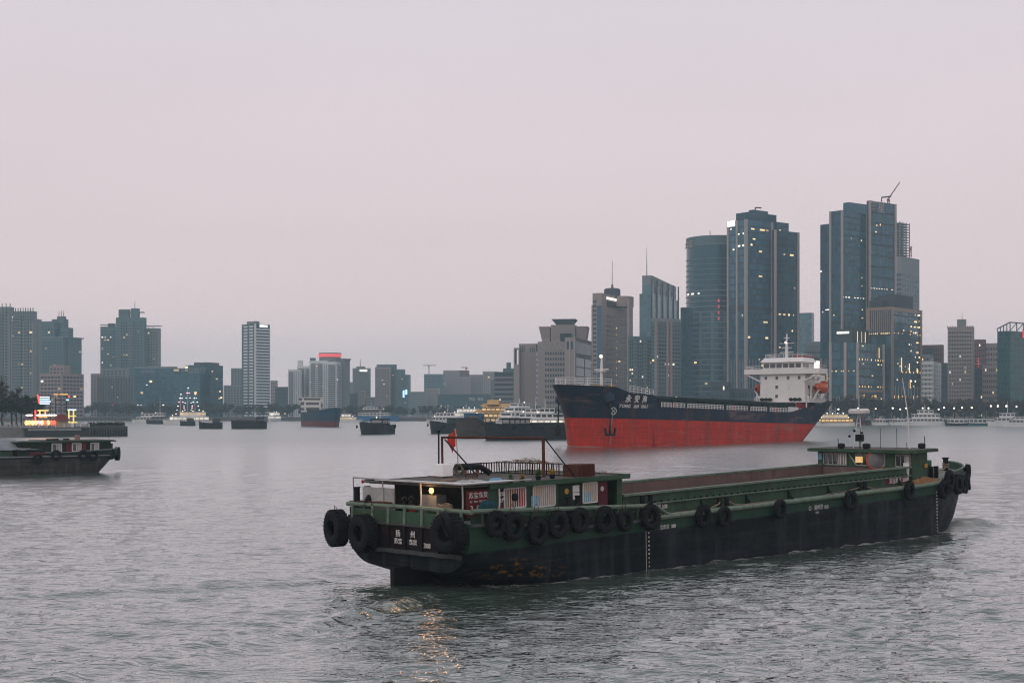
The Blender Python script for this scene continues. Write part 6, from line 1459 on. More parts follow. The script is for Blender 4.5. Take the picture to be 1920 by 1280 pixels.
# forecastle rails, mast, gear
m = MB()
for z in (15.7, 16.3, 16.9):
    m.tube([(stem_x(14.6)-t*22-0.4, sg*bow_b(t, 14.6)*.9, z) for sg in (1, -1) for t in (([.55, .4, .25, .12, .04] if sg == 1 else [.04, .12, .25, .4, .55]))], .07, 5)
for t in (.55, .4, .25, .12, .04):
    for sg in (-1, 1): m.tube([(stem_x(14.6)-t*22-.4, sg*bow_b(t, 14.6)*.9, 14.6), (stem_x(14.6)-t*22-.4, sg*bow_b(t, 14.6)*.9, 16.95)], .07, 5)
m.build('forecastle_rail', m_shipwhite, ship)
m = MB()
for z in (14.3, 14.9, 15.5): m.bar((-11.5, 8.2, z), (-21, 8.9, z-.8), .12, .12)
for i in range(7): s = -11.5-i*1.58; m.bar((s, 8.2+.117*i, 13.4), (s, 8.2+.117*i, 15.5-.13*i), .12, .12)
m.build('forecastle_side_rail', m_shipwhite, ship)
m = MB(); m.tube([(-10.8, 0, 13.4), (-10.8, 0, 19.5), (-10.8, 0, 22.6)], [.42, .36, .22], 8); m.bar((-10.8, -2.2, 19.6), (-10.8, 2.2, 19.6), .3, .25); m.bb(-11.4, -10.2, -1.2, 1.2, 19.0, 19.2); fm = m.build('foremast', m_shipwhite, ship)
m = MB(); m.lathe([(.01,-.5),(.42,-.3),(.45,.2),(.01,.5)], 10, (-10.5, 0, 22.9)); m.build('mast_light', lit_white, fm)
for s, y, mt in ((-5, 3.2, m_yellow), (-6, -3, m_yellow), (-9, 4.5, m_yellow), (-4, 0.5, m_shipwhite)):
    m = MB(); m.lathe([(.6,0),(.6,1.4),(.9,1.5),(.9,2.1),(.01,2.2)], 10, (s, y, 13.4)); m.build('deck_vent', mt, ship)
# bridge
def ship_bridge():
    f, a, w = -105.0, -118.0, 7.5
    m = MB(); m.bb(a, f, -w, w, 14.0, 22.3); h = m.build('deckhouse', m_shipwhite, ship)
    m = MB(); m.bb(-119.5, -103.6, -9.0, 9.0, 13.75, 14.0); m.build('poop_deck_edge', m_shipwhite, ship)
    m = MB(); m.bb(-108.7, -104.2, -7.2, 7.2, 10.4, 13.7); m.build('poop_front', m_redship, ship)
    for y in (-8.6, -5, -2, 2, 5, 8.6): m = MB(); m.bb(-104.2, -103.9, y-.15, y+.15, 10.4, 13.75); m.build('poop_pillar', m_shipwhite, ship)
    for z in (15.6, 18.4, 21.2):
        for y in (-5.6, -1.9, 1.9, 5.6):
            lit_ = False
            m = MB(); m.bb(f, f+.07, y-.42, y+.42, z-.5, z+.5); wn_ = m.build('window', m_glassd if (z > 20 or y in (-1.9,)) else m_shipwhite, h)
            m = MB(); m.bb(f, f+.1, y-.55, y+.55, z-.66, z-.5); m.bb(f, f+.1, y-.55, y+.55, z+.5, z+.62); m.build('window_frame', m_shipwhite, wn_)
        for s in (-107.5, -110.5, -113.5):
            m = MB(); m.bb(s-.42, s+.42, w, w+.07, z-.5, z+.5); m.build('window', m_glassd, h)
    # bridge wings and wheelhouse
    m = MB(); m.bb(-109.5, -104.0, -12.6, 12.6, 22.3, 23.9); wg = m.build('bridge_wing', m_shipwhite, ship)
    for sg in (-1, 1):
        m = MB(); m.bar((-104.6, sg*12.2, 22.3), (-104.6, sg*7.4, 20.2), .45, .35); m.build('wing_brace', m_shipwhite, wg)
        m = MB()
        for z in (24.3, 24.8): m.bar((-104.2, sg*12.4, z), (-104.2, sg*7.0, z), .1, .1); m.bar((-104.2, sg*12.4, z), (-109.3, sg*12.4, z), .1, .1)
        m.build('wing_rail', m_shipwhite, wg)
    m = MB(); m.prism([(-6.6, 23.9), (6.6, 23.9), (6.6, 25.9), (-6.6, 25.9)], lambda y, z: (-112.5, y, z), lambda y, z: (-104.9, y, z)); wh = m.build('wheelhouse', m_shipwhite, ship)
    for i in range(6):
        y = -5.35+i*2.14; m = MB(); m.add([(-104.86,y-.85,24.25),(-104.86,y+.85,24.25),(-104.86,y+.85,25.5),(-104.86,y-.85,25.5),(-104.75,y-.85,24.25),(-104.75,y+.85,24.25),(-104.75,y+.85,25.5),(-104.75,y-.85,25.5)], [(3,2,1,0),(4,5,6,7),(0,1,5,4),(1,2,6,5),(2,3,7,6),(3,0,4,7)]); m.build('bridge_window', m_glassd, wh)
    for s in (-106.2, -108.2): m = MB(); m.bb(s-.8, s+.8, 6.6, 6.68, 24.25, 25.5); m.build('bridge_window', m_glassd, wh)
    m = MB(); m.add([(-113,-7.3,25.9),(-104.3,-7.3,25.9),(-104.3,7.3,25.9),(-113,7.3,25.9),(-112.4,-6.4,27.3),(-105.4,-6.4,27.3),(-105.4,6.4,27.3),(-112.4,6.4,27.3)], [(3,2,1,0),(4,5,6,7),(0,1,5,4),(1,2,6,5),(2,3,7,6),(3,0,4,7)]); rf = m.build('wheelhouse_roof', m_shipwhite, ship)
    m = MB()
    for z in (27.9, 28.4):
        for p0, p1 in (((-105.6,-6.2),(-105.6,6.2)), ((-105.6,6.2),(-112,6.2)), ((-105.6,-6.2),(-112,-6.2))): m.bar((*p0, z), (*p1, z), .09, .09)
    for i in range(9): m.bar((-105.6, -6.2+i*1.55, 27.3), (-105.6, -6.2+i*1.55, 28.4), .09, .09)
    m.build('roof_rail', m_shipwhite, rf)
    m = MB(); m.tube([(-107.5,0,27.2),(-107.5,0,31),(-107.5,0,34.6)], [.55,.4,.2], 8)
    for z, w2 in ((29.0, 2.2), (30.4, 1.6), (31.8, 2.4), (33.4, 1.0)): m.bar((-107.5,-w2,z),(-107.5,w2,z),.22,.2)
    mm = m.build('main_mast', m_shipwhite, ship)
    m = MB(); m.bar((-107.0,-1.6,32.2),(-107.0,1.6,32.2),.3,.35); m.build('radar_scanner', m_black, mm); m = MB(); m.lathe([(.01,-.4),(.4,-.25),(.42,.2),(.01,.4)], 10, (-107.0, 0, 32.0)); m.build('mast_light', lit_white, mm)
    m = MB(); m.lathe([(.01,-.4),(.4,-.25),(.42,.2),(.01,.4)], 10, (-104.4, 12.0, 23.2)); m.build('side_light', glow('port_light', (1.0, 0.30, 0.12), 2.0), mm)
    m = MB(); m.bb(-121, -115, -2.2, 2.2, 22.3, 28.0); m.bb(-120.8, -115.2, -2.0, 2.0, 28.0, 28.4); m.build('funnel', m_redship, ship)
    for i, y in enumerate((-6.3, -4.9, -3.5, 3.5, 4.9, 6.3)): m = MB(); m.lathe([(.01,-.5),(.5,-.5),(.55,0),(.5,.5),(.01,.55)], 10, (-103.9, y, 14.6), axis='x'); m.build('mooring_winch', m_black, ship)
    for y in (-9, -8, 8.4): m = MB(); m.tube([(-105.6, y, 14), (-105.6, y, 15.2), (-105.3, y, 15.6)], .28, 7); m.build('deck_vent', m_shipwhite, ship)
    m = MB()
    for z in (14.4, 14.8, 15.2):
        m.tube([(-104, 9, z), (-112, 9, z), (-118, 7.6, z), (-120.4, 3, z), (-120.6, -3, z)], .06, 5); m.tube([(-104, -9, z), (-112, -9, z), (-118, -7.6, z)], .06, 5)
    for s in range(-118, -103, 2):
        for sg in (-1, 1): m.tube([(s, sg*9*min(1, (124.5+s)/7.5), 14), (s, sg*9*min(1, (124.5+s)/7.5), 15.25)], .06, 5)
    m.build('poop_rail', m_shipwhite, ship)
    # lifeboats hang in davits: things of their own
    SM = ship.matrix_basis if False else Matrix.Translation((SHIP_O.x, SHIP_O.y, 0)) @ Euler((0, -R(1.2), SHIP_H)).to_matrix().to_4x4()
    for sg, lab in ((1, 'orange enclosed lifeboat on the near side of the ship bridge'), (-1, 'orange lifeboat on the far side of the ship bridge')):
        t = link('lifeboat', None); t.matrix_world = SM @ Matrix.Translation((-110.5, sg*10.0, 18.1)); tag(t, lab, 'lifeboat', 'ship lifeboats')
        m = MB(); rows = []
        for x in np.linspace(-3.6, 3.6, 13):
            k_ = max(0.05, 1-abs(x/3.75)**2.6)**.5; rows.append([(x, 1.45*k_*math.cos(a), -.1+1.75*k_*math.sin(a)*(1 if math.sin(a) > 0 else .85)) for a in np.linspace(0, 6.283, 17)])
        m.grid(rows); hl = m.build('hull', m_lifeb, t); m = MB(); m.tube([(x, 1.5*max(.05, 1-abs(x/3.75)**2.6)**.5, 0) for x in np.linspace(-3.5, 3.5, 11)], .09, 5); m.build('fender_band', m_redship, t)
        m = MB(); m.bb(-3.0, -1.2, -.7, .7, 1.2, 2.2); m.build('conning_hatch', m_lifeb, t)
        for s in (-107.6, -113.4):
            m = MB(); m.bar((s, sg*8.8, 14), (s, sg*10.4, 17.0), .35, .35); m.bar((s, sg*8.2, 14), (s, sg*8.4, 20.0), .35, .35); m.bar((s, sg*8.4, 20), (s, sg*11.3, 21.2), .3, .3); m.bar((s, sg*10.4, 17), (s, sg*10.9, 17.6), .35, .3); m.build('davit', m_shipwhite, ship)
ship_bridge()

# ------------------------------------------------------------------ second barge, passing on the other side
LB_O, LB_H = (-59.7, 213.0), R(220)
m_lhull = hull_paint('barge_hull_worn', (0.020, 0.032, 0.028), (0.050, 0.050, 0.045), (2.2, 2.5), 0.5)
lb = thing('cargo_barge', 'weathered grey brown barge with green cabin and white windows near the pier', 'barge', (*LB_O, 0), (0, 0, LB_H))
def left_barge():
    st = []
    for s in (0, .25, .8, 1.6, 2.6, 4, 6, 9, 14, 22, 32, 40, 44):
        hb = 4.2*min(1, (0.25+(s/5.0)**.6)) if s < 5 else 4.2
        zb = -1.2+3.4*(1-min(1, s/5.5))**1.4; zt = 2.55+.55*(1-min(1, s/9))
        if s > 36: hb *= 1-((s-36)/9)**2
        st.append([(s+0.8*(1-q)*(1 if s < 3 else 0), hb*(0.72+.28*q**.6), zb+(zt-zb)*q) for q in np.linspace(0, 1, 9)])
    m = MB(); section_hull(m, [[(r[0][0], 0.0, r[0][2])]+r for r in st]); m.build('hull', m_lhull, lb, sharp=60)
    m = MB(); m.grid([[(s, -min(4.1, 1+s), 2.55+.5*(1-min(1, s/9))), (s, min(4.1, 1+s), 2.55+.5*(1-min(1, s/9)))] for s in (0.2, 3, 6, 9, 14, 44)], smooth=False); m.build('deck', m_deckw, lb)
    for y in (4.28, -4.28):
        m = MB(); m.tube([(x, y*min(1, .3+(max(x,0)/4)**.7), 3.05+.45*(1-min(1, x/9))) for x in (.1, 1, 2, 3.5, 6, 9, 12.2)], .09, 6); m.build('bulwark_rail', m_grey, lb)
        m = MB(); m.tube([(x, y, 2.5) for x in (2.5, 12, 24, 40)], .11, 6); m.build('rubbing_rail', m_grey, lb)
        m = MB(); m.grid([[(x, y*.985*min(1, .3+(max(x,0)/4)**.7), 2.5), (x, y*.985*min(1, .3+(max(x,0)/4)**.7), 3.0+.45*(1-min(1, x/9)))] for x in (.1, 1, 2, 3.5, 6, 9, 12.2)]); m.build('bulwark_plate', m_green_d, lb)
    m = MB(); m.bb(1.9, 15.8, -3.3, 3.3, 2.6, 4.5); cab = m.build('cabin', m_green_d, lb)
    m = MB(); m.bb(1.2, 16.2, -3.7, 3.7, 4.5, 4.66); rf = m.build('roof', m_green, cab)
    m = MB(); m.bb(1.4, 11.6, -3.5, 3.5, 4.67, 4.76); m.build('roof_sheet', m_roofp, rf)
    for x0, x1 in ((3.8, 5.0), (6.5, 7.8), (9.4, 10.8)):
        m = MB(); m.bb(x0, x1, 3.31, 3.33, 3.2, 4.3); w = m.build('window', m_glassd, cab)
        m = MB(); y = 3.37
        for a, c in (((x0,y,3.2),(x1,y,3.2)), ((x0,y,4.3),(x1,y,4.3)), ((x0,y,3.2),(x0,y,4.3)), ((x1,y,3.2),(x1,y,4.3)), (((x0+x1)/2,y,3.2),((x0+x1)/2,y,4.3))): m.bar(a, c, .12, .12)
        m.build('window_frame', m_white, w)
        m = MB(); m.bb(x0+.1, x0+.5, 3.335, 3.345, 3.3, 4.2); m.build('curtain', m_letter_d, w)
    for x0, x1 in ((5.75, 6.3), (8.05, 8.7)): m = MB(); m.bb(x0, x1, 3.31, 3.36, 2.75, 4.35); m.build('red_panel', m_redp, cab)
    for x0, x1 in ((5.1, 5.7), (8.75, 9.3)): m = MB(); m.bb(x0, x1, 3.305, 3.32, 2.75, 4.35); m.build('doorway', m_dark, cab)
    m = MB(); m.bb(5.7, 6.3, .6, 1.2, 4.76, 5.5); m.build('chimney', m_rope_p, rf)
    for x, y in ((7.9, 1.5), (9.8, 2.2), (10.9, 2.6)): m = MB(); m.bb(x-.35, x+.35, y-.3, y+.3, 4.76, 5.0); m.build('roof_clutter', m_black, rf)
    m = MB(); m.bb(1.0, 2.0, -2, 2, 2.9, 4.2); m.build('stern_locker', m_green, cab)
    m = MB(); m.tube([(1.6, 2.0, 4.0), (1.6, 2.0, 6.0)], .03, 5); m.build('aerial', m_black, lb)
    m = MB(); m.bb(16.5, 42, -3.4, 3.4, 2.55, 3.45); m.build('coaming', m_green, lb)
    m = MB(); m.bb(11.8, 14.2, 3.55, 3.6, 2.7, 3.1); m.build('name_strip', m_redp, lb)
    m = MB(); m.grid([[(x, y, 3.5+1.5*(1-(abs(y)/3.7)**2.2)*min(1, max(0.0, (x-12.4)/3.0))**.6+.04*math.sin(3*x+y)) for y in np.linspace(-3.7, 3.7, 13)] for x in np.linspace(12.4, 42, 34)]); m.build('cargo_cover', paint('tarp_grey', (0.19, 0.21, 0.22), 0.7, 0.25, 0.8, streak=0.3), lb)
left_barge()
LM = Matrix.Translation((*LB_O, 0)) @ Euler((0, 0, LB_H)).to_matrix().to_4x4()
for i, (x, y, z, r_) in enumerate(((0.15, 0.6, 2.6, R(60)), (2.0, 3.6, 2.6, R(12)), (5.1, 4.45, 2.5, 0), (6.6, 4.45, 2.65, 0), (10.6, 4.45, 2.7, 0), (13.3, 4.45, 2.2, 0))):
    t = link('tyre_fender', None); t.matrix_world = LM @ Matrix.Translation((x if i else -.35, y, z)) @ Matrix.Rotation(r_, 4, 'Z')
    tag(t, ('big tyre wrapped round the stern tip of the grey barge', 'second tyre from the stern tip of the grey barge', 'third tyre from the stern tip of the grey barge', 'fourth tyre from the stern tip of the grey barge', 'fifth tyre from the stern tip of the grey barge', 'last tyre of the grey barge below its cargo cover')[i], 'tyre', 'tyres on the grey barge')
    link('tyre', T_big if i == 0 else T_mid, t); m = MB(); m.tube([(0, 0, .5), (0, -.1, .95)], .03, 5); m.build('rope', m_rope, t)

# ------------------------------------------------------------------ trees
m_bark = paint('bark_dark', (0.035, 0.028, 0.022), 0.95, 0.3, 1.0)
m_twig = paint('winter_twigs', (0.050, 0.036, 0.029), 0.95, 0.35, 0.25, rnd_obj=0.3)
m_ever = paint('evergreen_leaf', (0.022, 0.034, 0.020), 0.85, 0.4, 0.25, rnd_obj=0.35)
m_ever2 = paint('broadleaf_dull', (0.035, 0.046, 0.030), 0.85, 0.4, 0.25, rnd_obj=0.35)
def tree_meshes(h, rad, crownm, seed, n=900, leaf=0.45, bare=False):
    rg = random.Random(seed); tr = MB()
    tr.tube([(0,0,-.3),(rg.uniform(-.2,.2),rg.uniform(-.2,.2),h*.25),(rg.uniform(-.3,.3),rg.uniform(-.3,.3),h*.5)], [h*.028,h*.022,h*.014], 7)
    tips = []
    for i in range(9 if not bare else 14):
        a = rg.uniform(0, 6.28); z0 = h*rg.uniform(.22,.5); ln = rad*rg.uniform(.55,1.0); e_ = rg.uniform(.3,1.2)
        p1 = Vector((math.cos(a)*ln*.5*math.cos(e_), math.sin(a)*ln*.5*math.cos(e_), z0+ln*.5*math.sin(e_))); p2 = Vector((math.cos(a)*ln*math.cos(e_*.8), math.sin(a)*ln*math.cos(e_*.8), min(h*.95, z0+ln*1.25*math.sin(e_)+h*.12)))
        tr.tube([(0,0,z0), p1, p2], [h*.011, h*.008, h*.003], 5); tips += [p1.lerp(p2, .5), p2]
    cr = MB()
    cl = [(Vector((rg.gauss(0, rad*.42), rg.gauss(0, rad*.42), h*rg.uniform(.42,.92))), rg.uniform(.16,.36)*rad) for _ in range(14)]+[(t_, rad*rg.uniform(.14,.3)) for t_ in tips]
    for i in range(n):
        c, r_ = rg.choice(cl); d = Vector((rg.gauss(0,1), rg.gauss(0,1), rg.gauss(0,.8))); d = d.normalized()*r_*rg.uniform(.3,1.08)**.6; p = c+d
        if p.z < h*.2: continue
        u = Vector((rg.gauss(0,1), rg.gauss(0,1), rg.gauss(0,1))).normalized(); w = u.cross(Vector((rg.gauss(0,1),rg.gauss(0,1),rg.gauss(0,1)))).normalized(); s_ = leaf*rg.uniform(.5,1.2)
        wide = .16 if bare else .62; u = u if not bare else (Vector((d.x, d.y, abs(d.z)+.4)).normalized()+u*.6).normalized(); w = u.cross(w).normalized()
        cr.add([p-u*s_, p+w*s_*wide, p+u*s_, p-w*s_*wide], [(0,1,2,3)])
    return tr.mesh('trunk', m_bark), cr.mesh('crown', crownm)
TREES = {'bare': [tree_meshes(14, 5.2, m_twig, 11+i, 1500, 0.9, True) for i in range(3)], 'ever': [tree_meshes(9, 3.8, m_ever, 31+i, 1000, .5) for i in range(3)], 'dull': [tree_meshes(10, 4.6, m_ever2, 51+i, 1000, .55) for i in range(3)]}
def tree(kind_, label, x, y, z, sc, group):
    t = thing('bare_tree' if kind_ == 'bare' else 'evergreen_tree' if kind_ == 'ever' else 'leafy_tree', label, 'tree', (x, y, z), (0, 0, rnd.uniform(0, 6.28)), group)
    t.scale = (sc*rnd.uniform(.9, 1.15), sc*rnd.uniform(.9, 1.15), sc)
    a, c = rnd.choice(TREES[kind_]); link('trunk', a, t); link('crown', c, t)
NTH = ORD+['fifteenth', 'sixteenth', 'seventeenth', 'eighteenth', 'nineteenth', 'twentieth', 'twenty-first', 'twenty-second', 'twenty-third', 'twenty-fourth', 'twenty-fifth', 'twenty-sixth', 'twenty-seventh', 'twenty-eighth', 'twenty-ninth', 'thirtieth', 'thirty-first', 'thirty-second', 'thirty-third', 'thirty-fourth']
for i in range(27):
    px = 1566+i*15.0+rnd.uniform(-4, 4); Y = 939+rnd.uniform(0, 9)
    tree('bare', f'{NTH[i]} bare winter tree along the promenade, counted from the ship stern', (px-960)/F_PX*Y, Y, GROUND_Z, rnd.uniform(.92, 1.2), 'bare trees along the promenade')
for i in range(20):
    px = 1590+i*19.0+rnd.uniform(-7, 7); Y = 930+rnd.uniform(0, 5)
    tree('ever', f'{NTH[i]} low evergreen under the promenade lamps, counted from the ship stern', (px-960)/F_PX*Y, Y, GROUND_Z, rnd.uniform(.55, .85), 'low evergreens under the lamps')
for i in range(34):
    px = 158+i*13.0+rnd.uniform(-4, 4); Y = 1280+rnd.uniform(0, 25)
    if 500 < px < 505: continue
    tree('dull', f'{NTH[i]} dull leafy tree of the far bank line, counted from the pier', (px-960)/F_PX*Y, Y, GROUND_Z, rnd.uniform(.9, 1.35), 'trees of the far bank line')
for i in range(22):
    px = 640+i*13.5+rnd.uniform(-4, 4); Y = 1275+rnd.uniform(0, 25)
    tree('dull', f'{NTH[i]} leafy tree beyond the river middle, counted from the white flats', (px-960)/F_PX*Y, Y, GROUND_Z, rnd.uniform(.7, 1.2), 'trees beyond the river middle')
for i in range(8):
    px = 960+i*16.0; Y = 1012-i*12
    tree('dull', f'{NTH[i]} leafy tree at the foot of the stone buildings', (px-960)/F_PX*Y+4, Y+14, GROUND_Z, rnd.uniform(.7, 1.0), 'trees below the stone buildings')
for i, (px, Y, sc, k_) in enumerate(((-18, 520, 1.35, 'bare'), (4, 535, 1.15, 'ever'), (22, 545, 1.0, 'bare'), (40, 530, 1.2, 'ever'), (58, 540, 1.1, 'ever'), (-4, 505, 1.25, 'ever'), (30, 560, 1.25, 'ever'), (70, 556, .85, 'ever'))):
    tree(k_, f'{NTH[i]} dark tree of the clump behind the neon landing stage', (px-960)/F_PX*Y, Y, 4.0, sc, 'dark clump by the landing stage')

# ------------------------------------------------------------------ lamps along both banks
lamp_glow = glow('street_lamp_glow', (1.0, 0.86, 0.62), 3.5, 0.4)
post_m = MB(); post_m.tube([(0,0,0),(0,0,7.0)], .1, 6); post_m.bar((0,0,7.0),(0,0,7.3),.3,.3); lamp_post = post_m.mesh('post', m_black)
head_m = MB(); head_m.lathe([(.01,-.55),(.42,-.35),(.55,0),(.42,.35),(.01,.55)], 10, (0,0,7.6)); lamp_head = head_m.mesh('globe', lamp_glow)
def street_lamp(label, px, py, Y, group, sc=1.0):
    p = world_at(px, py, Y); t = thing('street_lamp', label, 'street lamp', (p.x, Y, GROUND_Z), (0,0,0), group)
    h_ = p.z-GROUND_Z; t.scale = (sc, sc, h_/7.6); link('post', lamp_post, t); link('globe', lamp_head, t)
for i, (px, py) in enumerate(((1572, 767), (1609, 765), (1642, 766), (1674, 765), (1688, 767), (1699, 765), (1730, 765), (1741, 765), (1760, 767), (1770, 764), (1789, 765), (1804, 764), (1822, 764), (1858, 761), (1871, 761), (1887, 761), (1906, 762))):
    street_lamp(f'{NTH[i]} lit promenade lamp counted from the ship stern', px, py, 929, 'lit promenade lamps')
for i in range(16):
    street_lamp(f'{NTH[i]} small far bank lamp counted from the pier', 402+i*10.5 if i < 14 else 690+i*8, 783+rnd.uniform(-1, 1), 1266, 'small far bank lamps', .8)

# promenade railing and pontoons
t = thing('promenade_wall', 'low pale stone parapet along the lamp-lit promenade', 'wall', (0,0,0))
m = MB()
for (x0, y0), (x1, y1) in zip(RB[:-1], RB[1:]):
    m.bar((x0, y0-1.2, GROUND_Z+.5), (x1, y1-1.2, GROUND_Z+.5), .5, 1.0)
m.build('parapet', m_quay, t)
m = MB()
for (x0, y0), (x1, y1) in zip(RB[:-1], RB[1:]):
    for k in range(24):
        u = k/24; x, y = x0+(x1-x0)*u, y0+(y1-y0)*u; m.bb(x-.6, x+.6, y-1.9, y-.6, GROUND_Z, GROUND_Z+2.6)
kind(m.build('pier_row', m_quay, t), 'stuff')
for i, (p0, p1, Yp) in enumerate(((1640, 1765, 914), (1775, 1930, 906))):
    t = thing('pontoon', ('long pale landing pontoon behind the white ferry', 'long pale landing pontoon at the end of the promenade')[i], 'pontoon', ((p0-960)/F_PX*Yp, Yp, 0), (0, 0, R(-4)))
    ln = (p1-p0)/F_PX*Yp; m = MB(); m.bb(0, ln, -3, 3, -.5, 1.2); m.build('float', m_grey, t); m = MB(); m.bb(-.3, ln+.3, -3.2, 3.2, 3.6, 4.0); m.build('canopy', m_white, t)
    for k in range(9): m = MB(); x = ln*k/8; m.bb(x-.15, x+.15, -2.8, -2.5, 1.2, 3.6); m.build('post', m_white, t)

# ------------------------------------------------------------------ moored and passing boats
m_hullb = paint('boat_hull_black', (0.018, 0.022, 0.026), 0.55, 0.3, 0.4, wear=0.3, wear_col=(0.06,0.07,0.075)); m_hullbr = paint('boat_hull_brown', (0.060, 0.048, 0.040), 0.7, 0.3, 0.4, rust=0.4, wear=0.3)
m_hullw = paint('boat_hull_white', (0.72, 0.72, 0.70), 0.5, 0.08, 0.5); m_hullt = paint('boat_hull_teal', (0.03, 0.10, 0.13), 0.5, 0.2, 0.5); m_hullm = paint('boat_hull_maroon', (0.055, 0.018, 0.026), 0.5, 0.2, 0.5)
m_bluec = paint('boat_blue', (0.02, 0.14, 0.30), 0.5, 0.2, 0.5); m_gold = paint('boat_gold', (0.42, 0.26, 0.09), 0.5, 0.2, 0.5)
lit_deck = glow('lit_saloon', (1.0, 0.70, 0.34), 0.5, 0.4); lit_deckw = glow('lit_saloon_white', (1.0, 0.92, 0.76), 0.6, 0.4); lit_dot = glow('lit_bulb', (1.0, 0.85, 0.6), 2.5, 0.5); lit_dotw = glow('lit_bulb_white', (0.95, 0.97, 1.0), 2.2, 0.5)
def boat(name, label, cat, px, ywl, L, B, D, head, hullm, decks=(), deckm=None, bow=0.32, rise=0.6, mast=None, rail=True, lights=0, group=None, stern_round=0.12, draught=1.2, bulb=None, extra=None, tyres=0):
    """A boat: hull with raked bow, deck, houses with windows, rail, mast and lamps. decks: (x0, x1, width, z0, height, material, windows, window material) in metres from amidships."""
    Y = depth_of_water(ywl); t = thing(name, label, cat, ((px-960)/F_PX*Y, Y, 0), (0, 0, R(head)), group)
    st = []
    for u in (0, .02, .06, .12, .3, .5, 1-bow, 1-bow*.75, 1-bow*.5, 1-bow*.3, 1-bow*.15, 1-bow*.06, 1.0):
        x = -L/2+L*u; hb = B/2
        if u < stern_round: hb *= .62+.38*math.sin(u/stern_round*math.pi/2)
        if u > 1-bow: hb *= max(0, 1-((u-1+bow)/bow)**2.1)**.75
        zt = D+rise*max(0, (u-.55)/.45)**2+.25*max(0, (.2-u)/.2)
        row = [(x, 0, -draught)]
        for q in np.linspace(0, 1, 6):
            rk = .10*L*bow*max(0, (u-1+bow)/bow)**1.5*(q-.3); row.append((x+rk, hb*(.70+.30*q**.7 if u > 1-bow or u < .1 else .92+.08*q), -draught+(zt+draught)*(.0+q)))
        st.append(row)
    m = MB(); section_hull(m, st); m.build('hull', hullm, t, sharp=55)
    m = MB(); m.grid([[(r[-1][0], -r[-1][1]*.97, r[-1][2]-.12), (r[-1][0], r[-1][1]*.97, r[-1][2]-.12)] for r in st], smooth=False); m.build('deck', deckm or m_deckw, t)
    m = MB(); m.tube([(r[-1][0], r[-1][1], r[-1][2]) for r in st], .1, 5); m.tube([(r[-1][0], -r[-1][1], r[-1][2]) for r in st], .1, 5); m.build('gunwale', m_black if hullm not in (m_hullw,) else m_white, t)
    for (x0, x1, w, z0, h_, mt, nw, wm) in decks:
        m = MB(); m.bb(x0, x1, -w/2, w/2, z0, z0+h_); c = m.build('cabin', mt, t)
        m = MB(); m.bb(x0-.35, x1+.35, -w/2-.35, w/2+.35, z0+h_, z0+h_+.16); m.build('roof', mt, c)
        if nw:
            cw = (x1-x0)/nw; mm = MB(); mm.bb(-cw*.38, cw*.38, -.05, .05, -h_*.24, h_*.24); me = mm.mesh('window', wm or m_glassd)
            for i in range(nw):
                for sg in (-1, 1): link('window', me, c, (x0+cw*(i+.5), sg*(w/2+.02), z0+h_*.58))
            mm = MB(); mm.bb(-.05, .05, -w*.4, w*.4, -h_*.22, h_*.22); me = mm.mesh('window', wm or m_glassd)
            link('window', me, c, (x1+.02, 0, z0+h_*.6)); link('window', me, c, (x0-.02, 0, z0+h_*.6))
    if rail:
        m = MB()
        for sg in (-1, 1):
            pts = [(r[-1][0], sg*r[-1][1]*.95, r[-1][2]+.9) for r in st[2:]]; m.tube(pts, .05, 4)
            for p in pts[::2]: m.tube([(p[0], p[1], p[2]-.95), p], .05, 4)
        m.build('rail', m_white if hullm is m_hullw else m_grey, t)
    if mast:
        for x, z0, h_ in mast:
            m = MB(); m.tube([(x,0,z0),(x,0,z0+h_)], [.16,.07], 6); m.bar((x,-.8,z0+h_*.7),(x,.8,z0+h_*.7),.1,.1); m.bar((x-.7,0,z0+h_*.45),(x+.7,0,z0+h_*.45),.12,.16); m.build('mast', m_white, t)
    for i in range(lights):
        m = MB(); x = -L*.42+L*.84*(i+.5)/lights; top = max([D]+[d[3]+d[4] for d in decks if d[0]-.5 <= x <= d[1]+.5]); m.lathe([(.01,-.3),(.28,-.15),(.28,.15),(.01,.3)], 8, (x, 0, top+.75)); m.bar((x,0,top-.1),(x,0,top+.5),.06,.06); m.build('deck_lamp', bulb or lit_dot, t)
    for i in range(tyres):
        m = MB(); x = -L*.36+L*.74*i/max(1, tyres-1); m.lathe([(.3,-.12),(.55,-.14),(.6,0),(.55,.14),(.3,.12),(.3,-.12)], 10, (x, -B/2-.15, D-.5), axis='y'); m.lathe([(.3,-.12),(.55,-.14),(.6,0),(.55,.14),(.3,.12),(.3,-.12)], 10, (x, B/2+.15, D-.5), axis='y'); m.build('tyre', m_rubber, t)
    if extra: extra(t, L, B, D)
    return t
W = m_glassd
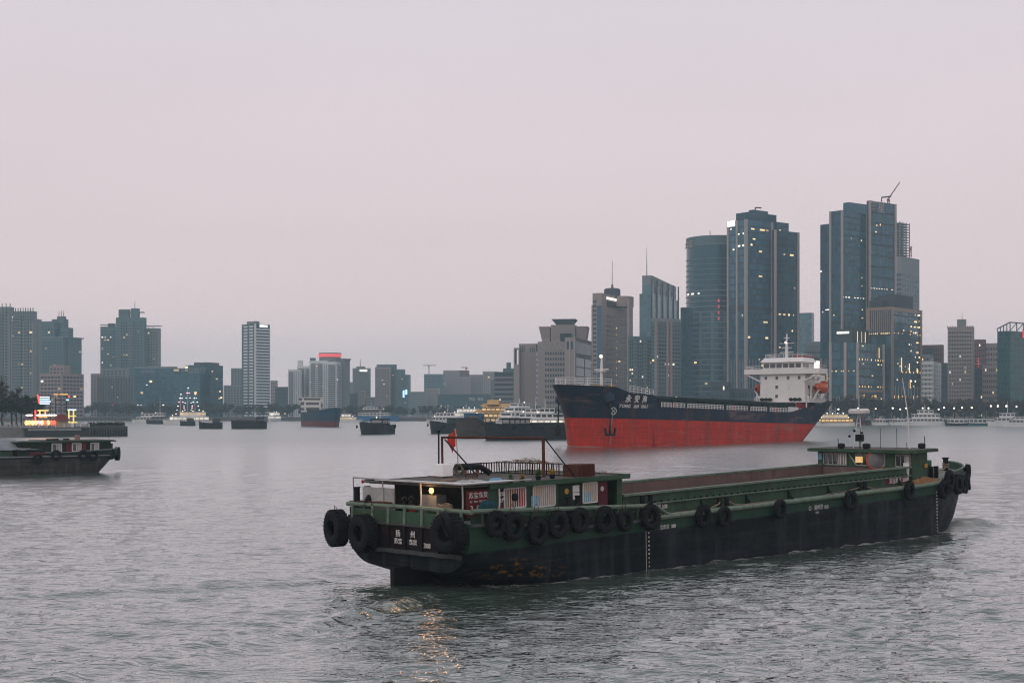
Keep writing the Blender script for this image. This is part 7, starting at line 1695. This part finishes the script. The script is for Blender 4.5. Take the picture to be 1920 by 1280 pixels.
# moored cluster beside the cargo ship's bow
boat('cargo_barge', 'dark barge at the outer end of the moored row, low green wheelhouse', 'barge', 838, 812, 22, 7.5, 3.8, -118, m_hullb, [(-9, -4, 5, 3.8, 2.2, m_green_d, 3, W)], rise=1.2, bow=.25, tyres=6, mast=((-6, 6.0, 3),), group='moored barges')
boat('cargo_barge', 'brown moored barge with a raised blue wheelhouse', 'barge', 888, 819, 26, 9.5, 5.0, -99, m_hullbr, [(-4, 2, 6.0, 5.0, 3.0, m_bluec, 3, W), (2, 8, 6.5, 5.0, 1.0, m_green_d, 0, None)], rise=1.6, bow=.22, tyres=5, group='moored barges')
boat('cargo_barge', 'long dark moored barge lying closest to the cargo ship bow', 'barge', 1008, 824, 36, 8.5, 4.3, 206, m_hullb, [(4, 11, 5.6, 4.4, 2.2, m_dark, 4, m_whited), (-14, 3, 6.2, 4.3, .9, m_green_d, 0, None)], rise=1.1, bow=.24, tyres=9, mast=((8, 6.6, 3.5),), group='moored barges')
boat('dark_tug', 'blunt dark work boat steering alone in mid river', 'boat', 706, 813.5, 22, 8.0, 3.4, -112, m_hullb, [(-6, 0, 5.4, 3.4, 2.4, m_dark, 3, m_whited), (1, 8, 5.2, 3.4, .8, m_black, 0, None)], rise=1.4, bow=.3, tyres=4, mast=((-3, 5.8, 4),), lights=1)
boat('blue_work_boat', 'blue work boat with cream upper decks behind the dark work boat', 'boat', 700, 789.5, 44, 10, 4.6, 170, m_bluec, [(-14, 12, 8.6, 4.6, 2.8, m_hullw, 8, W), (-9, 10, 7.4, 7.5, 2.6, m_hullbr, 6, W), (-4, 8, 6, 10.2, 2.4, m_hullw, 4, W)], mast=((2, 12.8, 6),), lights=2)
# cruise boats behind the moored row
boat('cruise_boat', 'white cruise boat with three lit decks behind the moored barges', 'cruise boat', 874, 797, 32, 8.5, 2.4, -140, m_hullw, [(-13, 10, 8, 2.4, 2.6, m_hullw, 9, lit_deckw), (-11, 7, 7.2, 5.2, 2.6, m_hullw, 8, lit_deckw), (-8, 5, 6.2, 8.0, 2.3, m_hullw, 5, lit_deckw)], mast=((0, 10.4, 3.5),), lights=6, bulb=lit_dotw, group='moored cruise boats')
boat('cruise_boat', 'smaller white cruise boat at the outer end of the row', 'cruise boat', 834, 795, 26, 7.5, 2.2, 160, m_hullw, [(-10, 8, 6.6, 2.2, 2.6, m_hullw, 7, W), (-8, 5, 6, 5.0, 2.6, m_hullw, 5, W)], mast=((-2, 7.8, 4),), lights=3, group='moored cruise boats')
def pagoda(t, L, B, D):
    for k, (w, l_, z) in enumerate(((9.5, 26, 7.6), (8.0, 18, 11.0))):
        m = MB(); n = 12; rows = []
        for i in range(n+1):
            u = i/n*2-1; up = .8*abs(u)**4; rows.append([(u*l_/2, -w/2-.6, z+up), (u*l_/2*.8, 0, z+2.4), (u*l_/2, w/2+.6, z+up)])
        m.grid(rows, smooth=False); r_ = m.build('pagoda_roof', m_gold, t)
        for i in range(8): mm = MB(); mm.lathe([(.01,-.25),(.25,-.12),(.25,.12),(.01,.25)], 8, (-l_/2+l_*(i+.5)/8, -w/2-.7, z-.1)); mm.build('eave_lamp', lit_dot, r_)
    m = MB(); m.prism([(-4.5, 0), (4.5, 0), (0, 3.6)], lambda y, z: (-2, y, 12.6+z*.8), lambda y, z: (5, y, 12.6+z*.8)); m.build('roof_gable', m_gold, t)
boat('pagoda_boat', 'golden pagoda-roofed pleasure boat with strings of lamps', 'cruise boat', 930, 799, 34, 9.5, 2.2, 176, m_hullbr, [(-14, 14, 9, 2.2, 2.5, m_hullbr, 10, lit_deck), (-12, 12, 8.4, 4.9, 2.5, m_gold, 9, lit_deck), (-8, 8, 7, 8.6, 2.2, m_gold, 6, lit_deck)], lights=5, extra=pagoda, group='moored cruise boats')
boat('cruise_boat', 'grey white layered cruise boat beside the golden pagoda boat', 'cruise boat', 968, 801, 34, 9, 2.8, -128, m_hullw, [(-14, 11, 8.4, 2.8, 2.6, m_hullw, 7, W), (-12, 9, 7.8, 5.6, 2.6, m_hullw, 6, W), (-10, 6, 7, 8.4, 2.4, m_hullw, 5, W), (-8, 2, 6, 11.0, 2.0, m_hullw, 3, W)], mast=((-3, 13, 3),), lights=2, group='moored cruise boats')
boat('ferry', 'white ferry with a cross-shaped mast partly hidden by the ship bow', 'ferry', 1004, 803, 30, 8, 2.4, 172, m_hullt, [(-12, 10, 7.4, 2.4, 2.6, m_hullw, 8, W), (-8, 8, 6.4, 5.2, 2.6, m_hullw, 5, W), (-4, 5, 5.4, 8.0, 2.0, m_hullw, 3, W)], mast=((0, 10, 6),), lights=2, group='moored cruise boats')
boat('ferry', 'white and teal open-decked ferry tucked against the ship bow', 'ferry', 1046, 806, 34, 8.5, 2.4, 186, m_hullt, [(-14, 13, 7.8, 2.4, 2.6, m_hullw, 9, lit_deckw), (-13, 11, 7.2, 5.3, 2.4, m_hullw, 9, W), (2, 9, 6, 8.0, 2.2, m_hullw, 3, W)], mast=((6, 10.2, 5),), lights=3, group='moored cruise boats')
# mid-river and far bank
def coaster_top(t, L, B, D):
    m = MB(); m.bb(-L/2+16, L/2-12, -B*.36, B*.36, D, D+1.4); m.build('hatch_cover', m_hatch, t)
boat('coaster', 'small blue coaster with red bottom and white bridge coming on', 'cargo ship', 602, 799, 62, 13, 8.2, -68, hull_paint('coaster_paint', (0.016, 0.055, 0.085), (0.13, 0.035, 0.035), (3.2, 3.3, 0.05), 0.2), [(-29, -20, 10, 8.2, 3.2, m_shipwhite, 3, W), (-28.5, -20.5, 10, 11.4, 3.0, m_shipwhite, 3, W), (-28, -21, 12.5, 14.4, 2.6, m_shipwhite, 6, W)], deckm=m_hatch, rise=2.6, bow=.22, mast=((-24, 17, 5),), extra=coaster_top)
boat('cargo_barge', 'far dark barge lying nearest the blue coaster', 'barge', 467, 803.5, 17.5, 6.5, 3.4, 186, m_hullb, [(-7.5, -3.5, 5, 3.4, 2.2, m_dark, 3, W), (-3, 6, 4.8, 3.4, 1.0, m_hullbr, 0, None)], rise=1.0, bow=.2, tyres=5, group='far dark barges')
boat('cargo_barge', 'far dark barge lying between the lit party boat and another barge', 'barge', 395, 803.5, 11.5, 5.5, 2.8, 196, m_hullb, [(-4.5, -1, 4, 2.8, 2.0, m_dark, 3, W)], rise=.9, bow=.2, tyres=3, group='far dark barges')
def lights_sail(t, L, B, D):
    """Masts with stays strung with bulbs."""
    for k, (x, h_) in enumerate(((-5, 17), (0, 21), (5, 17))):
        m = MB(); m.tube([(x,0,D),(x,0,D+h_)], .14, 5); ms = m.build('light_mast', m_white, t)
        for i in range(7):
            for sg in (-1, 1):
                u = i/6; m = MB(); m.lathe([(.01,-.32),(.3,-.15),(.3,.15),(.01,.32)], 7, (x+sg*4.2*(1-u), -.4, D+2+(h_-2)*u)); m.build('bulb', lit_dotw if (i+k) % 3 else glow('bulb_pink', (1.0, 0.45, 0.5), 4.0), ms)
boat('party_boat', 'party boat rigged with glittering strings of white bulbs', 'boat', 352, 796.5, 34, 8, 2.6, 165, m_hullw, [(-13, 11, 7, 2.6, 2.8, m_hullw, 8, lit_deckw), (-11, 4, 6.2, 5.6, 2.6, m_hullw, 5, lit_deck)], lights=4, extra=lights_sail)
boat('work_boat', 'small black work boat in front of the lit party boat', 'boat', 352, 798, 9, 5, 2.6, 190, m_hullb, [(-3.5, .5, 3.6, 2.6, 2.0, m_dark, 2, W)], rise=.5, bow=.3)
boat('ferry', 'low white ferry by the far bank close to the pier', 'ferry', 279, 793.5, 24, 6.5, 2.0, 175, m_hullw, [(-9, 8, 5.8, 2.0, 2.6, m_hullw, 7, W), (-7, 5, 5, 4.8, 2.2, m_hullw, 4, W)], lights=2)
boat('patrol_boat', 'grey boat with tall mast and red lamp near the low white ferry', 'boat', 300, 794.5, 20, 6, 2.4, 170, m_hullb, [(-7, 5, 5, 2.4, 2.6, m_grey, 4, W), (-3, 3, 4, 5.2, 2.2, m_hullw, 3, W)], mast=((0, 7.4, 11),), lights=1, bulb=lit_red)
boat('ferry', 'small lit ferry passing between the dark barge and blue coaster', 'ferry', 514, 790.5, 20, 6.5, 2.0, -100, m_hullw, [(-8, 7, 6, 2.0, 2.8, m_hullw, 5, lit_deckw), (-6, 5, 5.2, 5.0, 2.6, m_hullw, 4, lit_deckw)], lights=3, bulb=lit_dotw)
boat('motor_launch', 'tiny white launch with a bright cabin beyond the blue coaster', 'boat', 648, 792, 26, 6, 1.8, 182, m_hullw, [(-8, 8, 5, 1.8, 2.4, m_hullw, 6, lit_deck), (-4, 3, 4, 4.4, 2.0, m_hullw, 3, lit_deckw)], lights=2)
boat('motor_launch', 'lone white launch in front of the far bank trees', 'boat', 769, 786.5, 14, 5, 1.8, 178, m_hullw, [(-4, 4, 4, 1.8, 2.4, m_hullw, 3, W)], mast=((0, 4.2, 4),), lights=1)
# along the promenade
boat('cruise_boat', 'gold-lit cruise boat just astern of the cargo ship', 'cruise boat', 1566, 798.2, 23, 7, 1.8, 180, m_hullw, [(-10, 9, 6.4, 1.8, 2.6, m_gold, 8, lit_deck), (-7, 7, 5.6, 4.6, 2.2, m_hullw, 5, lit_deck)], mast=((0, 7, 4.5),), lights=6)
boat('tug', 'dark maroon tug between the gold-lit boat and the police launch', 'boat', 1611, 796.7, 13, 5.5, 2.6, 178, m_hullm, [(-3.5, 3, 3.6, 2.6, 2.2, m_dark, 3, W), (-2, 2, 3, 4.9, 1.8, m_hullm, 2, W)], mast=((0, 6.7, 4),), tyres=3)
boat('police_launch', 'small white launch with red flashing lamp on its roof', 'boat', 1650, 796.7, 10.5, 4, 1.3, 184, m_hullw, [(-3, 2.6, 3, 1.3, 2.0, m_hullw, 3, W)], mast=((0, 3.3, 2.5),), lights=2, bulb=lit_red)
boat('police_launch', 'small white launch with an amber roof lamp by the ferry', 'boat', 1684, 796.7, 10.5, 4, 1.3, 178, m_hullw, [(-3.2, 2.4, 3, 1.3, 2.2, m_hullw, 3, W)], lights=1, bulb=lit_warm)
boat('ferry', 'white ferry with three stepped decks moored at the promenade', 'ferry', 1731, 797.7, 25, 7.5, 1.9, 179, m_hullw, [(-11, 9.5, 6.8, 1.9, 2.5, m_hullw, 9, W), (-9, 6, 6.2, 4.5, 2.5, m_hullw, 6, W), (-5.5, 3, 5, 7.1, 2.2, m_hullw, 3, W)], mast=((-1, 9.4, 4),), group='promenade boats')
boat('water_bus', 'low white water bus with black windows past the ferry', 'boat', 1796, 798.2, 14, 5, 1.5, 3, m_hullb, [(-5.5, 5.5, 4.2, 1.5, 2.4, m_hullw, 4, W)], group='promenade boats')
boat('water_bus', 'second low white water bus with a blue stripe of hull', 'boat', 1834, 798.2, 17, 5.5, 1.5, 181, m_hullt, [(-7, 6, 4.6, 1.5, 2.6, m_hullw, 5, W)], group='promenade boats')
boat('patrol_ship', 'white patrol ship with a broad funnel mast at the picture edge', 'ship', 1886, 798.7, 21, 7, 2.4, 180, m_hullw, [(-7, 6, 5.6, 2.4, 2.6, m_hullw, 5, W), (-4.5, 3, 4.8, 5.2, 2.4, m_hullw, 3, W)], mast=((-1, 7.8, 7), ), group='promenade boats')
boat('motor_yacht', 'grey white motor yacht in front of the patrol ship', 'boat', 1908, 800.2, 16, 5, 1.8, 184, m_hullw, [(-5, 4, 4, 1.8, 2.2, m_hullw, 4, W), (-3, 2, 3.4, 4.2, 1.4, m_hullw, 2, W)], group='promenade boats')

# ------------------------------------------------------------------ the pier with its neon landing stage
def pier():
    a, c = world_at(52, 800, 486), world_at(240, 800, 508)
    d = Vector((c.x-a.x, c.y-a.y, 0)); ln = d.length; rz = math.atan2(d.y, d.x)
    t = thing('pier', 'dark concrete pier with a pale band and planted top', 'pier', (a.x, a.y, 0), (0, 0, rz))
    m = MB(); m.bb(0, ln*.6, 0, 16, -1, 3.0); m.build('quay_block', paint('quay_dark', (0.045, 0.05, 0.052), 0.8, 0.3, 0.3), t)
    m = MB(); m.bb(ln*.6, ln, .4, 16, -1, 3.4); m.build('quay_block', paint('quay_mid', (0.075, 0.08, 0.078), 0.85, 0.3, 0.3, streak=.3), t)
    m = MB(); m.bb(0, ln*.52, -.25, 0, 2.2, 3.0); m.build('pale_band', m_whited, t); m = MB(); m.bb(-1, ln*.6, -.5, 4, 3.02, 3.35); m.build('deck_edge', m_grey, t)
    for i in range(8): m = MB(); x = ln*.02+ln*.58*i/7; m.bb(x-.12, x+.12, -.2, .1, 3.35, 4.6); m.build('rail_post', m_white, t)
    m = MB(); m.bar((0, -.05, 4.5), (ln*.6, -.05, 4.5), .08, .08); m.bar((0, -.05, 3.95), (ln*.6, -.05, 3.95), .06, .06); m.build('rail', m_whited, t)
    for i in range(14): m = MB(); x = ln*.63+ln*.36*i/13; m.bb(x-.12, x+.12, .1, .4, -.4, 2.6); m.build('fender_pile', m_black, t)
    m = MB(); m.bb(ln*.62, ln-.2, .2, .9, 3.4, 3.6); m.build('coping', m_quay, t)
    h = MB(); rg = random.Random(5)
    for i in range(1500):
        p = Vector((rg.uniform(ln*.62, ln-.6), rg.uniform(1, 3.4), 3.5+rg.uniform(0, 1.3)+.3*math.sin(i))); u = Vector((rg.gauss(0,1),rg.gauss(0,1),rg.gauss(0,1))).normalized()*.3; w = Vector((rg.gauss(0,1),rg.gauss(0,1),rg.gauss(0,1))).normalized()*.2; h.add([p-u, p+w, p+u, p-w], [(0,1,2,3)])
    o = h.build('clipped_hedge', m_ever, None, (a.x, a.y, 0), (0, 0, rz)); tag(o, 'low clipped hedge along the end of the pier', 'hedge')
    # landing stage: pavilion, lantern row, neon characters
    P = Matrix.Translation((a.x, a.y, 0)) @ Matrix.Rotation(rz, 4, 'Z')
    def at(name, label, cat, x, y, z, group=None):
        o = link(name, None); o.matrix_world = P @ Matrix.Translation((x, y, z)); return tag(o, label, cat, group)
    u = ln/188.0                                                       # metres for one pixel of width along the pier
    t = at('ticket_pavilion', 'small pavilion with a dark red hipped roof on the pier', 'pavilion', 70*u, 5, 3.0)
    m = MB(); m.bb(-10*u, 10*u, -2, 2, 0, 2.6); m.build('wall', m_curt, t); m = MB(); m.add([(-13*u,-3,2.6),(13*u,-3,2.6),(13*u,3,2.6),(-13*u,3,2.6),(-5*u,0,4.8),(5*u,0,4.8)], [(0,1,5,4),(1,2,5),(2,3,4,5),(3,0,4),(3,2,1,0)]); m.build('roof', m_redp, t)
    orange_l, red_l, pink_l = glow('lantern_orange', (1.0, 0.50, 0.16), 2.2, .4), glow('lantern_red', (1.0, 0.14, 0.08), 1.5, .4), glow('lantern_pink', (1.0, 0.35, 0.55), 2.0)
    stall = at('lantern_stall', 'row of glowing orange lantern stalls on the pier', 'stall', 2*u, 4, 3.0)
    m = MB()
    for i in range(6): m.bb(i*11*u-.1, i*11*u+.1, -.1, .1, 0, 4.2)
    m.bar((0,0,4.2), (56*u,0,4.2), .2, .2); m.build('frame', m_wood, stall)
    for i in range(10):
        m = MB(); m.lathe([(.01,-.9),(.55,-.6),(.7,0),(.55,.6),(.01,.9)], 10, (2.5*u+i*5.6*u, -.3, 1.9)); m.build('lantern', (orange_l, orange_l, lit_warm, orange_l, pink_l, orange_l, red_l, orange_l, red_l, red_l)[i], stall)
    for i, x in enumerate((5, 10, 24, 29, 33, 38, 44, 48, 54)): m = MB(); m.lathe([(.01,-.35),(.8,-.15),(.8,.15),(.01,.35)], 10, (x*u, -.2, 4.5)); m.build('ceiling_lamp', lit_sign, stall)
    neon_y, neon_o, neon_r, neon_w = glow('neon_yellow', (1.0, 0.80, 0.25), 0.8), glow('neon_orange', (1.0, 0.52, 0.12), 0.8), glow('neon_red', (1.0, 0.10, 0.05), 1.6), glow('neon_white', (0.75, 0.88, 1.0), 1.2)
    def neon(name, label, x, strokes, frame):
        t = at(name, label, 'neon sign', x*u, 7, 3.0); m = MB()
        for f0 in frame: m.bar((f0[0][0], f0[0][1], f0[0][2]*.58), (f0[1][0], f0[1][1], f0[1][2]*.58), .2, .2)
        m.build('frame', m_black, t)
        for (x0, z0, x1, z1, mt) in strokes: m = MB(); m.bar((x0*u,-.3,z0*.58), (x1*u,-.3,z1*.58), .3, .45); m.build('neon_stroke', mt, t)
    neon('neon_sign', 'orange neon character on a frame above the lanterns', 26, [(4, 10.6, 24, 10.6, neon_y), (6, 6.6, 22, 6.6, neon_o), (18, 10.4, 18, 7.0, neon_o), (8, 10.4, 8, 6.8, neon_y), (0, 10.8, 0, 4.6, neon_r)], [((0,0,0),(0,0,11)), ((24*u,0,0),(24*u,0,11)), ((0,0,11),(24*u,0,11))])
    neon('neon_sign', 'yellow green neon character at the end of the landing stage', 84, [(2, 11.0, 18, 11.0, neon_w), (4, 10.6, 4, 4.0, neon_y), (13, 10.6, 13, 3.2, neon_y), (3, 7.2, 18, 7.2, neon_y), (-8, 3.4, 20, 3.4, neon_y), (11, 3, 11, 0.4, neon_y)], [((2*u,0,0),(2*u,0,11)), ((16*u,0,0),(16*u,0,11))])
    neon('neon_billboard', 'blue and white striped light panel above the orange character', 30, [(4, 18.6-1.3*k, 22+2*(k == 2), 18.6-1.3*k, (neon_w, blue_neon, neon_w, neon_w)[k]) for k in range(4)]+[(0, 20.2, 3, 15, neon_r)], [((0,0,0),(0,0,20)), ((24*u,0,0),(24*u,0,20)), ((0,0,20),(24*u,0,20))])
    neon('neon_billboard', 'dark tower panel edged with gold lights on the landing stage', 62, [(-2, 20.4, 6, 20.4, neon_o), (9, 20.4, 24, 20.4, neon_o), (21, 17, 26, 17, blue_neon), (26, 19.4, 27, 18.6, neon_r)], [((2*u,0,0),(2*u,0,20)), ((22*u,0,0),(22*u,0,20)), ((2*u,0,14),(22*u,0,14)), ((2*u,0,11),(22*u,0,11)), ((2*u,0,17),(22*u,0,17)), ((12*u,0,0),(12*u,0,20))])
    # bank behind the pier
    poly = [(a.x-60, a.y-26), (a.x-2, a.y+2), (a.x+ln*.25, a.y+14), (a.x+ln*.2, a.y+60), (a.x-10, a.y+130), (a.x-220, a.y+200), (a.x-260, a.y-40)]
    kind(slab('near_bank_ground', poly, -1, 3.4, m_quay), 'structure')
    return a
pier_a = pier()

# people on the bank: one continuous skinned body each
def person_mesh(top, legs, seed):
    rg = random.Random(seed); J = {'pelvis': (0,0,.95), 'chest': (0,.02,1.32), 'neck': (0,.02,1.50), 'head': (0,.04,1.64), 'crown': (0,.03,1.76)}
    sw = rg.uniform(-.12, .12)
    V = [(0,0,.95),(0,.02,1.32),(0,.02,1.5),(0,.04,1.62),(0,.03,1.74),(.19,.02,1.40),(.25,.03+sw,1.13),(.24,.10+sw,.88),(-.19,.02,1.40),(-.25,.03-sw,1.13),(-.24,.10-sw,.88),(.09,0,.86),(.11,.06+sw,.48),(.11,sw,.08),(.12,.14+sw,.04),(-.09,0,.86),(-.11,.06-sw,.48),(-.11,-sw,.08),(-.12,.14-sw,.04)]
    E = [(0,1),(1,2),(2,3),(3,4),(1,5),(5,6),(6,7),(1,8),(8,9),(9,10),(0,11),(11,12),(12,13),(13,14),(0,15),(15,16),(16,17),(17,18)]
    rad = [.15,.17,.06,.11,.09,.07,.05,.035,.07,.05,.035,.09,.065,.045,.04,.09,.065,.045,.04]
    me = bpy.data.meshes.new('body_source'); me.from_pydata(V, E, []); o = bpy.data.objects.new('body_source', me); _work.collection.objects.link(o)
    md = o.modifiers.new('skin', 'SKIN'); sk = me.skin_vertices[0].data
    for i, r_ in enumerate(rad): sk[i].radius = (r_, r_*.8)
    sk[0].use_root = True
    ss = o.modifiers.new('sub', 'SUBSURF'); ss.levels = 1; ss.render_levels = 1
    _work.view_layers[0].update(); out = bpy.data.meshes.new_from_object(o.evaluated_get(_work.view_layers[0].depsgraph)); bpy.data.objects.remove(o)
    skin = paint('skin', (0.35, 0.22, 0.16), 0.7, 0.05); hair = paint('hair_black', (0.012, 0.010, 0.010), 0.8, 0.1)
    out.materials.clear()
    for q in (top, legs, skin, hair): out.materials.append(q)
    for p in out.polygons:
        z = p.center.z; p.material_index = 3 if (z > 1.70 or (z > 1.56 and p.center.y < .0)) else 2 if (z > 1.5 or (z < .95 and abs(p.center.x) > .2)) else 0 if z > .9 else 1; p.use_smooth = True
    out.name = 'body'
    return out
cloth = [paint('coat_'+n_, c_, .85, .1) for n_, c_ in (('navy', (.02,.03,.06)), ('grey', (.16,.16,.17)), ('red', (.25,.03,.03)), ('white', (.5,.5,.48)), ('black', (.015,.015,.016)), ('tan', (.25,.18,.11)))]
names = ('navy', 'grey', 'red', 'white', 'black', 'tan')
for i in range(6):
    tag(link('person', person_mesh(cloth[i], cloth[4 if i != 4 else 0], i), None, (pier_a.x-2.5-i*1.7+rnd.uniform(-.5,.5), pier_a.y+3.5-i*.5, 3.4), (0, 0, rnd.uniform(0, 6.28))), f'person in a {names[i]} coat standing on the bank behind the grey barge', 'person', 'people on the bank')
t = thing('bush', 'rusty orange bush at the water edge of the bank', 'bush', (pier_a.x-9.6, pier_a.y-6, 2.2)); a_, c_ = tree_meshes(4.2, 2.2, paint('rust_leaf', (0.16, 0.075, 0.02), .9, .3), 77, 500, .35); link('trunk', a_, t); link('crown', c_, t)

# ------------------------------------------------------------------ damp evening air over the river
m = MB(); m.bb(-3000, 3000, -60, 5400, -7.0, 226)
haze = m.build('haze', [bpy.data.materials.new('haze_air')])
hm = haze.data.materials[0]; hm.use_nodes = True; hm.node_tree.nodes.clear()
ho = hm.node_tree.nodes.new('ShaderNodeOutputMaterial'); hv = hm.node_tree.nodes.new('ShaderNodeVolumePrincipled')
hv.inputs['Color'].default_value = (0.64, 0.90, 1.0, 1); hv.inputs['Density'].default_value = 0.00018
hm.node_tree.links.new(hv.outputs['Volume'], ho.inputs['Volume'])
kind(haze, 'stuff')
bpy.data.objects.remove(_text_obj)
bpy.data.scenes.remove(_work)
